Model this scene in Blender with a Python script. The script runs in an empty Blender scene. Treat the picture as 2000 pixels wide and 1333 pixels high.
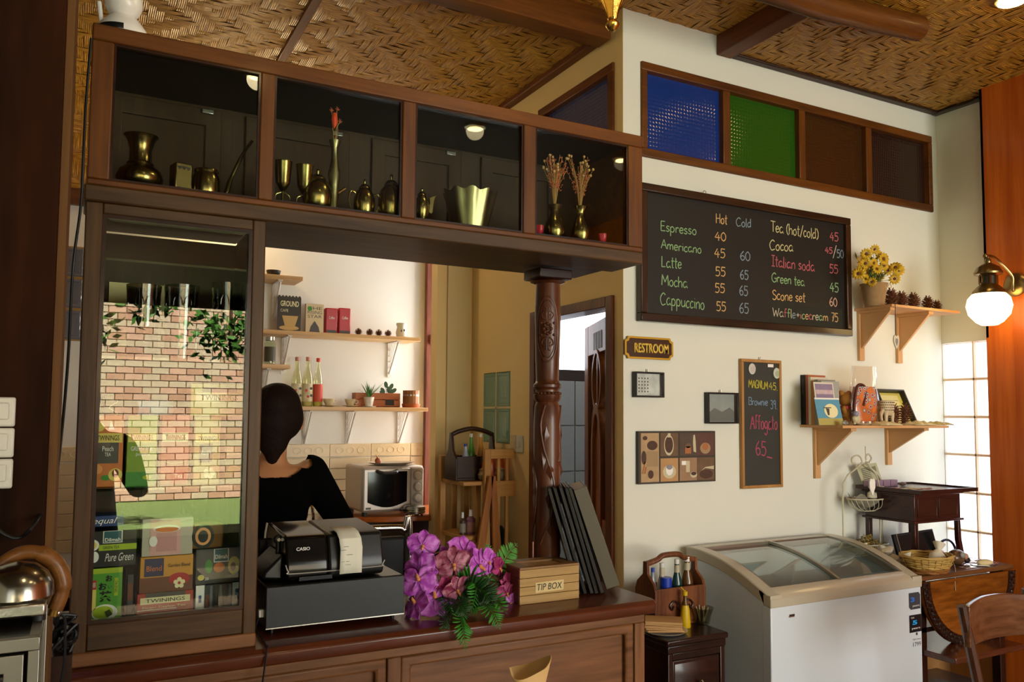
import bpy, bmesh, math, random
from mathutils import Vector, Matrix, Euler
random.seed(7)
SC = bpy.context.scene
COL = SC.collection
R = math.radians
PI = math.pi

# ------------------------------------------------------------------ camera
FPX = 1581.6; CX = 1000.0; CY = 666.5 + 44.4
EYE = Vector((0, 0, 1.5))
_yaw, _pit, _rol = 0.49, 0.0624, 0.0071
FW = Vector((math.sin(_yaw)*math.cos(_pit), math.cos(_yaw)*math.cos(_pit), math.sin(_pit)))
_r = Vector((math.cos(_yaw), -math.sin(_yaw), 0)); _u = _r.cross(FW)
RT = _r*math.cos(_rol) + _u*math.sin(_rol)
UP = -_r*math.sin(_rol) + _u*math.cos(_rol)
cam_d = bpy.data.cameras.new('camera'); cam = bpy.data.objects.new('camera', cam_d); COL.objects.link(cam)
M = Matrix.Identity(4)
for i in range(3):
    M[i][0] = RT[i]; M[i][1] = UP[i]; M[i][2] = -FW[i]; M[i][3] = EYE[i]
cam.matrix_world = M
cam_d.sensor_width = 36; cam_d.lens = FPX*36/2000; cam_d.shift_y = 44.4/2000; cam_d.clip_start = 0.02
SC.camera = cam
# measuring helpers: a pixel of the 2000x1333 photograph on a known plane of the room
def ray(x, y): return FW + RT*((x-CX)/FPX) - UP*((y-CY)/FPX)
def PY(x, y, Y): d = ray(x, y); return EYE + d*(Y/d.y)
def PX(x, y, X): d = ray(x, y); return EYE + d*(X/d.x)
def PZ(x, y, Z): d = ray(x, y); return EYE + d*((Z-1.5)/d.z)

# ------------------------------------------------------------------ look
SC.view_settings.view_transform = 'Standard'; SC.view_settings.look = 'None'
SC.view_settings.gamma = 1; SC.view_settings.exposure = 0.15; SC.view_settings.use_curve_mapping = False
SC.cycles.use_denoising = True
SC.cycles.max_bounces = 8; SC.cycles.diffuse_bounces = 4; SC.cycles.glossy_bounces = 4
SC.cycles.transparent_max_bounces = 16; SC.cycles.transmission_bounces = 6
SC.cycles.caustics_reflective = False; SC.cycles.caustics_refractive = False
SC.cycles.sample_clamp_indirect = 4.0
W = bpy.data.worlds.new('World'); SC.world = W; W.use_nodes = True
_n = W.node_tree.nodes; _bg = _n['Background']
_sky = _n.new('ShaderNodeTexSky'); _sky.sky_type = 'HOSEK_WILKIE'; _sky.turbidity = 4
_sky.sun_direction = Vector((0.25, 0.62, 0.72)).normalized()
W.node_tree.links.new(_sky.outputs[0], _bg.inputs[0]); _bg.inputs[1].default_value = 1.6

def sun(name, d, e, col):
    l = bpy.data.lights.new(name, 'SUN'); l.energy = e; l.color = col; l.angle = R(1)
    o = bpy.data.objects.new(name, l); COL.objects.link(o)
    o.rotation_euler = Vector(d).to_track_quat('-Z', 'Y').to_euler(); o.location = (0, 0, 8)
sun('sun', (-0.25, -0.62, -0.72), 40, (1, .95, .85))
def area(name, loc, d, sx, sy, e, col, spread=PI):
    l = bpy.data.lights.new(name, 'AREA'); l.shape = 'RECTANGLE'; l.size = sx; l.size_y = sy
    l.energy = e; l.color = col; l.spread = spread
    o = bpy.data.objects.new(name, l); COL.objects.link(o); o.location = loc
    o.rotation_euler = Vector(d).to_track_quat('-Z', 'Y').to_euler(); return o
# area lamps added as daylight at unseen windows behind the camera; kitchen's window light
area('daylight_lamp', (2.75, -2.5, 1.5), (0.0, 1, 0.0), 1.9, 1.9, 108, (.97, 1.0, .98))
area('daylight_lamp.001', (-1.25, -2.5, 1.5), (0.0, 1, 0.0), 1.5, 1.9, 14, (1.0, 1.0, .90))
area('kitchen_window_light', (2.5, 4.47, 1.7), (-1, 0.12, 0), 0.3, 1.5, 34, (1, 1, .98))

def spot(name, loc, d, e, col, size, blend=.6, rad=.04):
    l = bpy.data.lights.new(name, 'SPOT'); l.energy = e; l.color = col; l.spot_size = size; l.spot_blend = blend
    l.shadow_soft_size = rad
    o = bpy.data.objects.new(name, l); COL.objects.link(o); o.location = loc
    o.rotation_euler = Vector(d).to_track_quat('-Z', 'Y').to_euler()
def point(name, loc, e, col, rad=.05):
    l = bpy.data.lights.new(name, 'POINT'); l.energy = e; l.color = col; l.shadow_soft_size = rad
    o = bpy.data.objects.new(name, l); COL.objects.link(o); o.location = loc

# ------------------------------------------------------------------ materials
def lin(c):
    c = c/255.0
    return c/12.92 if c <= .04045 else ((c+.055)/1.055)**2.4
def rgb(h):
    if isinstance(h, str):
        h = h.lstrip('#'); return (lin(int(h[0:2], 16)), lin(int(h[2:4], 16)), lin(int(h[4:6], 16)), 1)
    return tuple(h)+(1,) if len(h) == 3 else tuple(h)
MC = {}
def mat(name, col, rough=.5, metal=0, emis=0, ecol=None, bump=0, bscale=60, var=0, vscale=4, coat=0, trans=0, ior=1.45, spec=.5, sss=0):
    """plain surface with optional colour variation (noise) and fine bump"""
    if name in MC: return MC[name]
    m = bpy.data.materials.new(name); m.use_nodes = True; MC[name] = m
    nt = m.node_tree; p = nt.nodes['Principled BSDF']; c = rgb(col)
    p.inputs['Base Color'].default_value = c; p.inputs['Roughness'].default_value = rough
    p.inputs['Metallic'].default_value = metal; p.inputs['IOR'].default_value = ior
    p.inputs['Specular IOR Level'].default_value = spec
    p.inputs['Coat Weight'].default_value = coat; p.inputs['Coat Roughness'].default_value = .08
    p.inputs['Transmission Weight'].default_value = trans
    if sss: p.inputs['Subsurface Weight'].default_value = sss; p.inputs['Subsurface Scale'].default_value = .02
    if emis:
        p.inputs['Emission Color'].default_value = rgb(ecol or col); p.inputs['Emission Strength'].default_value = emis
    tc = nt.nodes.new('ShaderNodeTexCoord')
    if var:
        no = nt.nodes.new('ShaderNodeTexNoise'); no.inputs['Scale'].default_value = vscale; no.inputs['Detail'].default_value = 5
        nt.links.new(tc.outputs['Object'], no.inputs['Vector'])
        hs = nt.nodes.new('ShaderNodeMix'); hs.data_type = 'RGBA'
        hs.inputs['A'].default_value = tuple(max(0, v*(1-var)) for v in c[:3])+(1,)
        hs.inputs['B'].default_value = tuple(min(1, v*(1+var)) for v in c[:3])+(1,)
        nt.links.new(no.outputs['Fac'], hs.inputs['Factor']); nt.links.new(hs.outputs['Result'], p.inputs['Base Color'])
    if bump:
        n2 = nt.nodes.new('ShaderNodeTexNoise'); n2.inputs['Scale'].default_value = bscale; n2.inputs['Detail'].default_value = 4
        nt.links.new(tc.outputs['Object'], n2.inputs['Vector'])
        b = nt.nodes.new('ShaderNodeBump'); b.inputs['Strength'].default_value = bump; b.inputs['Distance'].default_value = .004
        nt.links.new(n2.outputs['Fac'], b.inputs['Height']); nt.links.new(b.outputs['Normal'], p.inputs['Normal'])
    return m
def wood(name, c1, c2, axis='X', rough=.35, scale=9, coat=.15, stretch=12, bump=.15, spec=.28):
    """wood with grain running along one axis of the object"""
    if name in MC: return MC[name]
    m = bpy.data.materials.new(name); m.use_nodes = True; MC[name] = m
    nt = m.node_tree; p = nt.nodes['Principled BSDF']
    tc = nt.nodes.new('ShaderNodeTexCoord'); mp = nt.nodes.new('ShaderNodeMapping')
    s = {'X': (1/stretch, 1, 1), 'Y': (1, 1/stretch, 1), 'Z': (1, 1, 1/stretch)}[axis]
    mp.inputs['Scale'].default_value = tuple(scale*v for v in s)
    nt.links.new(tc.outputs['Object'], mp.inputs['Vector'])
    a = nt.nodes.new('ShaderNodeTexNoise'); a.inputs['Scale'].default_value = 1.3; a.inputs['Detail'].default_value = 6; a.inputs['Distortion'].default_value = .6
    b = nt.nodes.new('ShaderNodeTexNoise'); b.inputs['Scale'].default_value = 9; b.inputs['Detail'].default_value = 3
    for t in (a, b): nt.links.new(mp.outputs[0], t.inputs['Vector'])
    mx = nt.nodes.new('ShaderNodeMath'); mx.operation = 'MULTIPLY_ADD'; mx.inputs[1].default_value = .45
    ml = nt.nodes.new('ShaderNodeMath'); ml.operation = 'MULTIPLY'; ml.inputs[1].default_value = .6
    nt.links.new(a.outputs['Fac'], ml.inputs[0]); nt.links.new(b.outputs['Fac'], mx.inputs[0]); nt.links.new(ml.outputs[0], mx.inputs[2])
    cr = nt.nodes.new('ShaderNodeValToRGB'); cr.color_ramp.elements[0].position = .34; cr.color_ramp.elements[1].position = .68
    cr.color_ramp.elements[0].color = rgb(c1); cr.color_ramp.elements[1].color = rgb(c2)
    nt.links.new(mx.outputs[0], cr.inputs[0]); nt.links.new(cr.outputs[0], p.inputs['Base Color'])
    p.inputs['Roughness'].default_value = rough; p.inputs['Coat Weight'].default_value = coat; p.inputs['Coat Roughness'].default_value = .12
    p.inputs['Specular IOR Level'].default_value = spec
    bp = nt.nodes.new('ShaderNodeBump'); bp.inputs['Strength'].default_value = bump; bp.inputs['Distance'].default_value = .003
    nt.links.new(mx.outputs[0], bp.inputs['Height']); nt.links.new(bp.outputs['Normal'], p.inputs['Normal'])
    return m
def clear(name, tint='#ffffff', refl=1.0, base=.04, rough=0.0):
    """thin clear pane: see-through with a fresnel reflection"""
    if name in MC: return MC[name]
    m = bpy.data.materials.new(name); m.use_nodes = True; MC[name] = m
    nt = m.node_tree; nt.nodes.remove(nt.nodes['Principled BSDF']); out = nt.nodes['Material Output']
    t = nt.nodes.new('ShaderNodeBsdfTransparent'); t.inputs[0].default_value = rgb(tint)
    g = nt.nodes.new('ShaderNodeBsdfGlossy'); g.inputs['Roughness'].default_value = rough
    lw = nt.nodes.new('ShaderNodeLayerWeight'); lw.inputs[0].default_value = .5
    f = nt.nodes.new('ShaderNodeMath'); f.operation = 'POWER'; f.inputs[1].default_value = 4; nt.links.new(lw.outputs['Facing'], f.inputs[0])
    ad = nt.nodes.new('ShaderNodeMath'); ad.operation = 'MULTIPLY_ADD'; ad.inputs[1].default_value = .5*refl; ad.inputs[2].default_value = base
    ad.use_clamp = True
    mx = nt.nodes.new('ShaderNodeMixShader')
    nt.links.new(f.outputs[0], ad.inputs[0]); nt.links.new(ad.outputs[0], mx.inputs[0])
    nt.links.new(t.outputs[0], mx.inputs[1]); nt.links.new(g.outputs[0], mx.inputs[2]); nt.links.new(mx.outputs[0], out.inputs[0])
    return m
def patterned_glass(name, col, trans='#000000', scale=55, em=0):
    m = bpy.data.materials.new(name); m.use_nodes = True; MC[name] = m
    nt = m.node_tree; p = nt.nodes['Principled BSDF']; p.inputs['Base Color'].default_value = rgb(col)
    p.inputs['Roughness'].default_value = .12; p.inputs['Specular IOR Level'].default_value = .7
    tc = nt.nodes.new('ShaderNodeTexCoord'); v = nt.nodes.new('ShaderNodeTexVoronoi'); v.inputs['Scale'].default_value = scale
    v.inputs['Randomness'].default_value = .12
    nt.links.new(tc.outputs['Object'], v.inputs['Vector'])
    b = nt.nodes.new('ShaderNodeBump'); b.inputs['Strength'].default_value = .8; b.inputs['Distance'].default_value = .0022
    nt.links.new(v.outputs['Distance'], b.inputs['Height']); nt.links.new(b.outputs['Normal'], p.inputs['Normal'])
    if em: p.inputs['Emission Color'].default_value = rgb(trans); p.inputs['Emission Strength'].default_value = em  # weak emission stands in for light coming through the pane from behind
    return m
def glow(name, col, e):
    if name in MC: return MC[name]
    m = bpy.data.materials.new(name); m.use_nodes = True; MC[name] = m
    nt = m.node_tree; nt.nodes.remove(nt.nodes['Principled BSDF'])
    em = nt.nodes.new('ShaderNodeEmission'); em.inputs[0].default_value = rgb(col); em.inputs[1].default_value = e
    nt.links.new(em.outputs[0], nt.nodes['Material Output'].inputs[0]); return m

# ------------------------------------------------------------------ mesh building
class B:
    """collects shapes in one bmesh"""
    def __init__(s): s.b = bmesh.new()
    def mesh(s, vs, fs):
        vv = [s.b.verts.new(v) for v in vs]
        for f in fs:
            try: s.b.faces.new([vv[i] for i in f])
            except ValueError: pass
        return s
    def box(s, x0, x1, y0, y1, z0, z1, rot=None, piv=None):
        vs = [Vector((x, y, z)) for z in (z0, z1) for y in (y0, y1) for x in (x0, x1)]
        if rot:
            pv = Vector(piv) if piv else Vector(((x0+x1)/2, (y0+y1)/2, (z0+z1)/2)); e = Euler(rot).to_matrix()
            vs = [e @ (v-pv)+pv for v in vs]
        return s.mesh(vs, [(0, 2, 3, 1), (4, 5, 7, 6), (0, 1, 5, 4), (2, 6, 7, 3), (0, 4, 6, 2), (1, 3, 7, 5)])
    def lathe(s, prof, c=(0, 0, 0), seg=24, mtx=None, sx=1, sy=1, a0=0, a1=2*PI):
        c = Vector(c); full = abs(a1-a0-2*PI) < 1e-6; n = seg if full else seg+1; vs = []; fs = []
        for (r, z) in prof:
            for k in range(n):
                a = a0+(a1-a0)*k/seg; v = Vector((max(r, 1e-5)*math.cos(a)*sx, max(r, 1e-5)*math.sin(a)*sy, z))
                if mtx: v = mtx @ v
                vs.append(v+c)
        for i in range(len(prof)-1):
            for k in range(seg):
                k2 = (k+1) % n
                fs.append((i*n+k, i*n+k2, (i+1)*n+k2, (i+1)*n+k))
        if full:
            if prof[0][0] > 1e-4: fs.append(tuple(reversed(range(n))))
            if prof[-1][0] > 1e-4: fs.append(tuple(range((len(prof)-1)*n, len(prof)*n)))
        return s.mesh(vs, fs)
    def cyl(s, p0, p1, r, r2=None, seg=16):
        p0 = Vector(p0); p1 = Vector(p1); d = p1-p0; q = d.to_track_quat('Z', 'Y').to_matrix()
        return s.lathe([(r, 0), (r2 if r2 is not None else r, d.length)], p0, seg, q)
    def ball(s, c, r, sx=1, sy=1, sz=1, seg=16, rings=10, mtx=None):
        prof = [(r*math.sin(PI*i/rings), -r*sz*math.cos(PI*i/rings)) for i in range(rings+1)]
        return s.lathe(prof, c, seg, mtx, sx, sy)
    def tube(s, pts, r, seg=8, cap=True, flat=1.0):
        pts = [Vector(p) for p in pts]; n = len(pts)
        rs = r if isinstance(r, (list, tuple)) else [r]*n
        vs = []; fs = []; up = None
        for i, p in enumerate(pts):
            t = (pts[min(i+1, n-1)]-pts[max(i-1, 0)]).normalized()
            if up is None: up = t.orthogonal().normalized()
            else:
                up = (up-t*up.dot(t)); up = up.normalized() if up.length > 1e-6 else t.orthogonal().normalized()
            w = t.cross(up)
            for k in range(seg):
                a = 2*PI*k/seg; vs.append(p+up*math.cos(a)*rs[i]+w*math.sin(a)*rs[i]*flat)
        for i in range(n-1):
            for k in range(seg):
                k2 = (k+1) % seg; fs.append((i*seg+k, i*seg+k2, (i+1)*seg+k2, (i+1)*seg+k))
        if cap: fs += [tuple(reversed(range(seg))), tuple(range((n-1)*seg, n*seg))]
        return s.mesh(vs, fs)
    def prism(s, pts, a0, a1, plane='xz'):
        """extrude a 2-D outline; plane names the outline's axes, a0..a1 run on the third"""
        def P(u, v, a): return {'xz': (u, a, v), 'yz': (a, u, v), 'xy': (u, v, a)}[plane]
        n = len(pts); vs = [P(u, v, a0) for u, v in pts]+[P(u, v, a1) for u, v in pts]
        fs = [tuple(range(n)), tuple(range(2*n-1, n-1, -1))]+[(i, i+n, (i+1) % n+n, (i+1) % n) for i in range(n)]
        return s.mesh(vs, fs)
    def sheet(s, rows):
        """grid surface through rows of points"""
        n = len(rows[0]); vs = [p for r in rows for p in r]
        return s.mesh(vs, [(i*n+k, i*n+k+1, (i+1)*n+k+1, (i+1)*n+k) for i in range(len(rows)-1) for k in range(n-1)])
    def ring(s, pts_out, pts_in, a0, a1, plane='xz'):
        def P(u, v, a): return {'xz': (u, a, v), 'yz': (a, u, v), 'xy': (u, v, a)}[plane]
        n = len(pts_out); vs = [P(*p, a) for a in (a0, a1) for pp in (pts_out, pts_in) for p in pp]; fs = []
        for i in range(n):
            j = (i+1) % n
            fs += [(i, j, n+j, n+i), (2*n+i, 3*n+i, 3*n+j, 2*n+j), (i, 2*n+i, 2*n+j, j), (n+i, n+j, 3*n+j, 3*n+i)]
        return s.mesh(vs, fs)
    def go(s, name, m, par=None, bev=0, ang=35, loc=None, smooth=True, kind=None, solid=0, sub=0):
        if s.b.faces: bmesh.ops.recalc_face_normals(s.b, faces=s.b.faces)
        me = bpy.data.meshes.new(name); s.b.to_mesh(me); s.b.free()
        if smooth:
            me.shade_smooth(); me.set_sharp_from_angle(angle=R(ang))
        me.materials.append(m)
        o = bpy.data.objects.new(name, me); COL.objects.link(o)
        if par: o.parent = par
        if loc: o.location = loc
        if solid:
            md = o.modifiers.new('solid', 'SOLIDIFY'); md.thickness = solid; md.offset = 0
        if sub:
            md = o.modifiers.new('sub', 'SUBSURF'); md.levels = md.render_levels = sub
        if bev:
            md = o.modifiers.new('bevel', 'BEVEL'); md.width = bev; md.segments = 2; md.limit_method = 'ANGLE'; md.angle_limit = R(40)
        if kind: o['kind'] = kind
        return o
def blob(name, parts, m, par=None, vox=.008, sm=6, cut=None, solid=0):
    """one continuous surface round a list of tapered limbs (p0, r0, p1, r1[, flatness in y])"""
    b = B()
    for q in parts:
        p0, r0, p1, r1 = Vector(q[0]), q[1], Vector(q[2]), q[3]; fy = q[4] if len(q) > 4 else 1
        n = max(2, int((p1-p0).length/(min(r0, r1)*.35))+1)
        for i in range(n+1):
            f = i/n; b.ball(p0+(p1-p0)*f, r0+(r1-r0)*f, sy=fy, seg=20, rings=14)
    me = bpy.data.meshes.new(name); b.b.to_mesh(me); b.b.free(); o = bpy.data.objects.new(name, me); COL.objects.link(o)
    md = o.modifiers.new('r', 'REMESH'); md.mode = 'VOXEL'; md.voxel_size = vox
    s = o.modifiers.new('s', 'SMOOTH'); s.factor = .6; s.iterations = sm
    nm = bpy.data.meshes.new_from_object(o.evaluated_get(bpy.context.evaluated_depsgraph_get())); bpy.data.objects.remove(o)
    if cut:
        bm = bmesh.new(); bm.from_mesh(nm); bmesh.ops.delete(bm, geom=[v for v in bm.verts if cut(v.co)], context='VERTS')
        for _ in range(16): bmesh.ops.smooth_vert(bm, verts=[v for v in bm.verts if v.is_boundary], factor=.5, use_axis_x=True, use_axis_y=True, use_axis_z=True)
        bm.to_mesh(nm); bm.free()
    nm.name = name; nm.shade_smooth(); nm.materials.clear(); nm.materials.append(m)
    o = bpy.data.objects.new(name, nm); COL.objects.link(o); o.parent = par
    if solid: k = o.modifiers.new('k', 'SOLIDIFY'); k.thickness = solid; k.offset = -1
    return o
def rpx(px, py, Y, n):
    """radius of a round thing n pixels wide at that pixel and depth"""
    return n/2/FPX*(PY(px, py, Y)-EYE).dot(FW)
def thing(name, label, cat, loc=(0, 0, 0), rz=0, group=None, rot=None):
    o = bpy.data.objects.new(name, None); COL.objects.link(o); o.empty_display_size = .05
    o.location = loc; o.rotation_euler = rot if rot else (0, 0, rz)
    o['label'] = label; o['category'] = cat
    if group: o['group'] = group
    return o
def tag(o, label, cat, group=None):
    o['label'] = label; o['category'] = cat
    if group: o['group'] = group
    return o
def dup(root, loc, label, rz=None, scale=None):
    r = root.copy(); COL.objects.link(r); r.location = loc; r['label'] = label
    if rz is not None: r.rotation_euler = (0, 0, rz)
    if scale: r.scale = scale
    for ch in list(root.children):
        c = ch.copy(); COL.objects.link(c); c.parent = r
        for g in list(ch.children):
            d = g.copy(); COL.objects.link(d); d.parent = c
    return r
def lettering(par, s, x0, x1, z0, z1, y, m, name='lettering', depth=.0004, facing='y', bold=0, shear=0):
    """flat printed words fitted to a box on a face that looks to -Y (or on a plane X = y looking to -X)"""
    cu = bpy.data.curves.new('t', 'FONT'); cu.body = s; cu.size = 1; cu.offset = bold; cu.shear = shear; cu.resolution_u = 3
    ob = bpy.data.objects.new('t', cu); COL.objects.link(ob)
    dg = bpy.context.evaluated_depsgraph_get(); me = bpy.data.meshes.new_from_object(ob.evaluated_get(dg))
    bpy.data.objects.remove(ob); bpy.data.curves.remove(cu)
    if not me.vertices: return None
    xs = [v.co.x for v in me.vertices]; ys = [v.co.y for v in me.vertices]
    ax, bx, ay, by = min(xs), max(xs), min(ys), max(ys)
    for v in me.vertices:
        u = (v.co.x-ax)/(bx-ax+1e-9); w = (v.co.y-ay)/(by-ay+1e-9)
        if facing == 'y': v.co = (x0+u*(x1-x0), y-depth, z0+w*(z1-z0))
        elif facing == 'x': v.co = (y-depth, x0+u*(x1-x0), z0+w*(z1-z0))
        else: v.co = (x0+u*(x1-x0), z0+w*(z1-z0), y+depth)
    me.materials.clear(); me.materials.append(m)
    me.name = name
    o = bpy.data.objects.new(name, me); COL.objects.link(o); o.parent = par
    return o
def smooth_line(pts, n=4):
    """Catmull-Rom through 2-D or 3-D points"""
    pts = [Vector(p) for p in pts]
    if len(pts) < 3: return pts
    out = []; q = [pts[0]*2-pts[1]]+pts+[pts[-1]*2-pts[-2]]
    for i in range(1, len(q)-2):
        a, b, c, d = q[i-1:i+3]
        for k in range(n):
            t = k/n
            out.append(.5*((2*b)+(-a+c)*t+(2*a-5*b+4*c-d)*t*t+(-a+3*b-3*c+d)*t*t*t))
    return out+[pts[-1]]
def circ(cx, cy, r, n=20, ry=None, a0=0):
    return [(cx+r*math.cos(a0+2*PI*k/n), cy+(ry or r)*math.sin(a0+2*PI*k/n)) for k in range(n)]
def disc(par, name, cx, cz, r, y, m, ry=None, n=20, th=.0006):
    return B().prism(circ(cx, cz, r, n, ry), y-th, y, 'xz').go(name, m, par)
def patch(par, name, x0, x1, z0, z1, y, m, th=.0006):
    return B().box(x0, x1, y-th, y, z0, z1).go(name, m, par)
# ------------------------------------------------------------------ shared materials
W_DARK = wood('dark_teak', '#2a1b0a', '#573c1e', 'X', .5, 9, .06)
W_DARKZ = wood('dark_teak_upright', '#2a1b0a', '#573c1e', 'Z', .5, 9, .06)
W_RED = wood('red_teak', '#45240a', '#704010', 'X', .45, 8, .08)
W_REDZ = wood('red_teak_upright', '#45240a', '#704010', 'Z', .45, 8, .08)
W_REDY = wood('red_teak_deep', '#46210a', '#703a12', 'Y', .5, 8, .08)
W_CTR = wood('counter_teak', '#48290f', '#835733', 'X', .42, 7, .12)
W_CTRZ = wood('counter_teak_upright', '#48290f', '#835733', 'Z', .42, 7, .12)
W_LIGHT = wood('light_pine', '#c89a62', '#e2bd88', 'X', .5, 8, .05)
W_LIGHTZ = wood('light_pine_upright', '#b98a50', '#d9ae74', 'Z', .5, 8, .05)
W_MDF = mat('raw_mdf', '#cf9f6a', .7, bump=.1, var=.06)
W_EBONY = wood('near_black_wood', '#150b08', '#34190f', 'X', .3, 9, .35)
W_EBONYZ = wood('near_black_wood_upright', '#150b08', '#34190f', 'Z', .3, 9, .35)
PAINT_W = mat('white_wall_paint', '#e2e3d7', .8, bump=.12, bscale=90, var=.03, vscale=2)
PAINT_K = mat('kitchen_wall_paint', '#e8e4da', .8, bump=.1, bscale=90, var=.02, vscale=2)
PAINT_Y = mat('cream_wall_paint', '#eed397', .75, bump=.12, bscale=90, var=.04, vscale=2)
CREAM = mat('pale_cream_paint', '#d9c99a', .8, bump=.1, bscale=90)
GLASS = clear('clear_pane', '#fbfffb', .8, .03)
BLACK = mat('black_matt', '#0b0b0c', .5)
WHITE = mat('white_plain', '#eeeeea', .5)
STEEL = mat('brushed_steel', '#b9b6ad', .28, 1, bump=.05, bscale=200)
BRASS = mat('aged_brass', '#857648', .22, 1, bump=.12, bscale=40, var=.25, vscale=12)
BRASS_B = mat('bright_brass', '#cda44e', .2, 1, bump=.05)
PEWTER = mat('dull_pewter', '#8b8460', .33, 1, bump=.15, bscale=30, var=.2, vscale=10)
INK = mat('black_ink', '#1a1714', .6)
GOLDLAB = mat('yellow_label', '#e2cf6c', .5)

mat('straw_stem', '#a87f46', .8)
mat('rust_blossom', '#a8502c', .8); mat('chrome', '#c9c6be', .12, 1)
mat('spot_ring', '#d0c090', .3, .6); glow('warm_lens', '#ffd88a', 45)

def struct(name, b, m, par=None, bev=0, **k):
    return b.go(name, m, par, bev, kind=None if par else 'structure', **k)
# ------------------------------------------------------------------ room shell
CZ = 3.14           # underside of the woven ceiling
YW = 2.7            # menu wall
XS = 1.957          # side wall with the restroom door
XR = 4.02           # right wall
YK = 4.7           # kitchen back wall
struct('floor', B().box(-2.4, 5.2, -3.2, 6.2, -.1, 0), mat('floor_tile', '#8a7660', .35, var=.12))
# menu wall with the transom opening
TX0, TX1, TZ0, TZ1 = 2.046, 3.965, 2.587, 2.998
struct('wall_back', B().box(XS, TX0, YW, YW+.06, 0, 3.3).box(TX1, XR+.1, YW, YW+.06, 0, 3.3)
       .box(TX0, TX1, YW, YW+.06, 0, TZ0).box(TX0, TX1, YW, YW+.06, TZ1, 3.3), PAINT_W)
# side wall: door opening, side transom, glass blocks
DY0, DY1, DZ = 2.766, 3.458, 2.0
SX1 = XS+.1
GY0, GY1, GZ0, GZ1 = 3.685, 3.997, 1.347, 1.723
SW0, SW1, SZ0, SZ1 = 2.772, 3.384, 2.55, 2.999
struct('wall_side', B().box(XS, SX1, YW+.06, DY0, 0, 3.3).box(XS, SX1, DY0, DY1, DZ, SZ0).box(XS, SX1, DY0, DY1, SZ1, 3.3)
       .box(XS, SX1, SW1, DY1, SZ0, SZ1).box(XS, SX1, DY1, GY0, 0, 3.3).box(XS, SX1, GY1, 4.158, 0, 3.3)
       .box(XS, SX1, GY0, GY1, 0, GZ0).box(XS, SX1, GY0, GY1, GZ1, 3.3), PAINT_Y)
# thin coat of the side paint on the corner return, the short wall beside the kitchen and its pilaster
struct('wall_side_return', B().box(1.742, 2.1, 4.158, 4.24, 0, 3.3).box(XS-.001, XS, YW+.001, YW+.06, 0, 3.3), PAINT_Y)
struct('pilaster', B().box(1.80, 1.935, 4.14, 4.158, 0, 3.3), CREAM)
struct('wall_kitchen', B().box(-2.4, 2.7, YK, YK+.1, 0, 3.3), PAINT_K)
struct('wall_left', B().box(-2.4, -2.3, -2.6, YK, 0, 3.3), PAINT_W)
GBZ1 = 1.89; GBP = .1935
struct('wall_right', B().box(XR, XR+.1, 2.39, YW, GBZ1, 3.3).box(XR, XR+.1, 2.697, YW, 0, GBZ1).box(XR, XR+.1, 2.3, 2.697, 0, GBZ1-6*GBP)
       .box(XR, XR+.1, -2.6, 2.3, 0, 3.3), PAINT_W)
struct('wall_right_panelling', B().box(3.9, 3.925, -2.6, 2.387, 0, 3.3).box(3.9, XR, 2.375, 2.387, 0, GBZ1-6*GBP).box(3.9, XR, 2.375, 2.387, GBZ1, 3.3),
       wood('orange_veneer', '#a0460c', '#cc6a1e', 'Z', .4, 5, .15, 20, .05))
# wall behind the camera: wide doorway to the garden, a window on each side
struct('wall_front', B().box(-2.4, -2.1, -2.7, -2.6, 0, 3.3).box(-2.1, -.45, -2.7, -2.6, 0, .45).box(-2.1, -.45, -2.7, -2.6, 2.55, 3.3)
       .box(-.45, -.35, -2.7, -2.6, 0, 3.3).box(-.35, 1.7, -2.7, -2.6, 2.6, 3.3).box(1.7, 1.8, -2.7, -2.6, 0, 3.3)
       .box(1.8, 3.8, -2.7, -2.6, 0, .45).box(1.8, 3.8, -2.7, -2.6, 2.55, 3.3).box(3.8, 4.12, -2.7, -2.6, 0, 3.3), PAINT_W)
# bathroom behind the side wall
struct('wall_bathroom', B().box(2.06, 3.6, 4.3, 4.36, 0, 1.72).box(2.06, 2.2, 4.3, 4.36, 1.72, 2.75).box(3.4, 3.6, 4.3, 4.36, 1.72, 2.75).box(2.06, 3.6, 4.3, 4.36, 2.75, 3.3)
       .box(3.6, 3.7, 2.76, 4.4, 0, 3.3).box(2.06, 2.16, 4.16, 4.3, 0, 3.3), mat('grey_bathroom_tile', '#8d9298', .35))
bw = thing('window_bathroom', 'bright frosted restroom window above grey tiles', 'window', (0, 4.33, 0)); bw['kind'] = 'structure'
B().box(2.2, 3.4, -.005, .0, 1.72, 2.75).go('pane', glow('daylit_frosted_pane', '#f2f6ff', 3.2), bw)
B().box(2.2, 3.4, -.04, -.008, 1.70, 1.78).box(2.2, 2.25, -.04, -.008, 1.78, 2.75).box(3.35, 3.4, -.04, -.008, 1.78, 2.75).go('window_frame', mat('dark_brown_paint', '#2c1d17', .4), bw)
tj = mat('grey_tile_face', '#888e95', .3)
for i in range(5):
    for j in range(6):
        B().box(2.17+i*.285, 2.448+i*.285, 4.288, 4.3, .02+j*.283, .295+j*.283).go('tile', tj, bpy.data.objects['wall_bathroom'], .002)
# roof slab over everything (casts the shade), kept above the woven ceilings
struct('roof', B().box(-2.6, 5.3, -3.4, 6.4, 3.34, 3.42), mat('roof_board', '#2b190d', .7))
struct('wall_outer', B().box(3.7, 5.2, 4.4, 4.5, 0, 3.34).box(5.1, 5.2, 2.76, 4.4, 0, 3.34), mat('outer_render', '#b9ae98', .8))
# kitchen's window zone, behind the short wall
struct('wall_kitchen_end', B().box(2.6, 2.7, 4.36, YK, 0, 3.34), PAINT_K)

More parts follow.
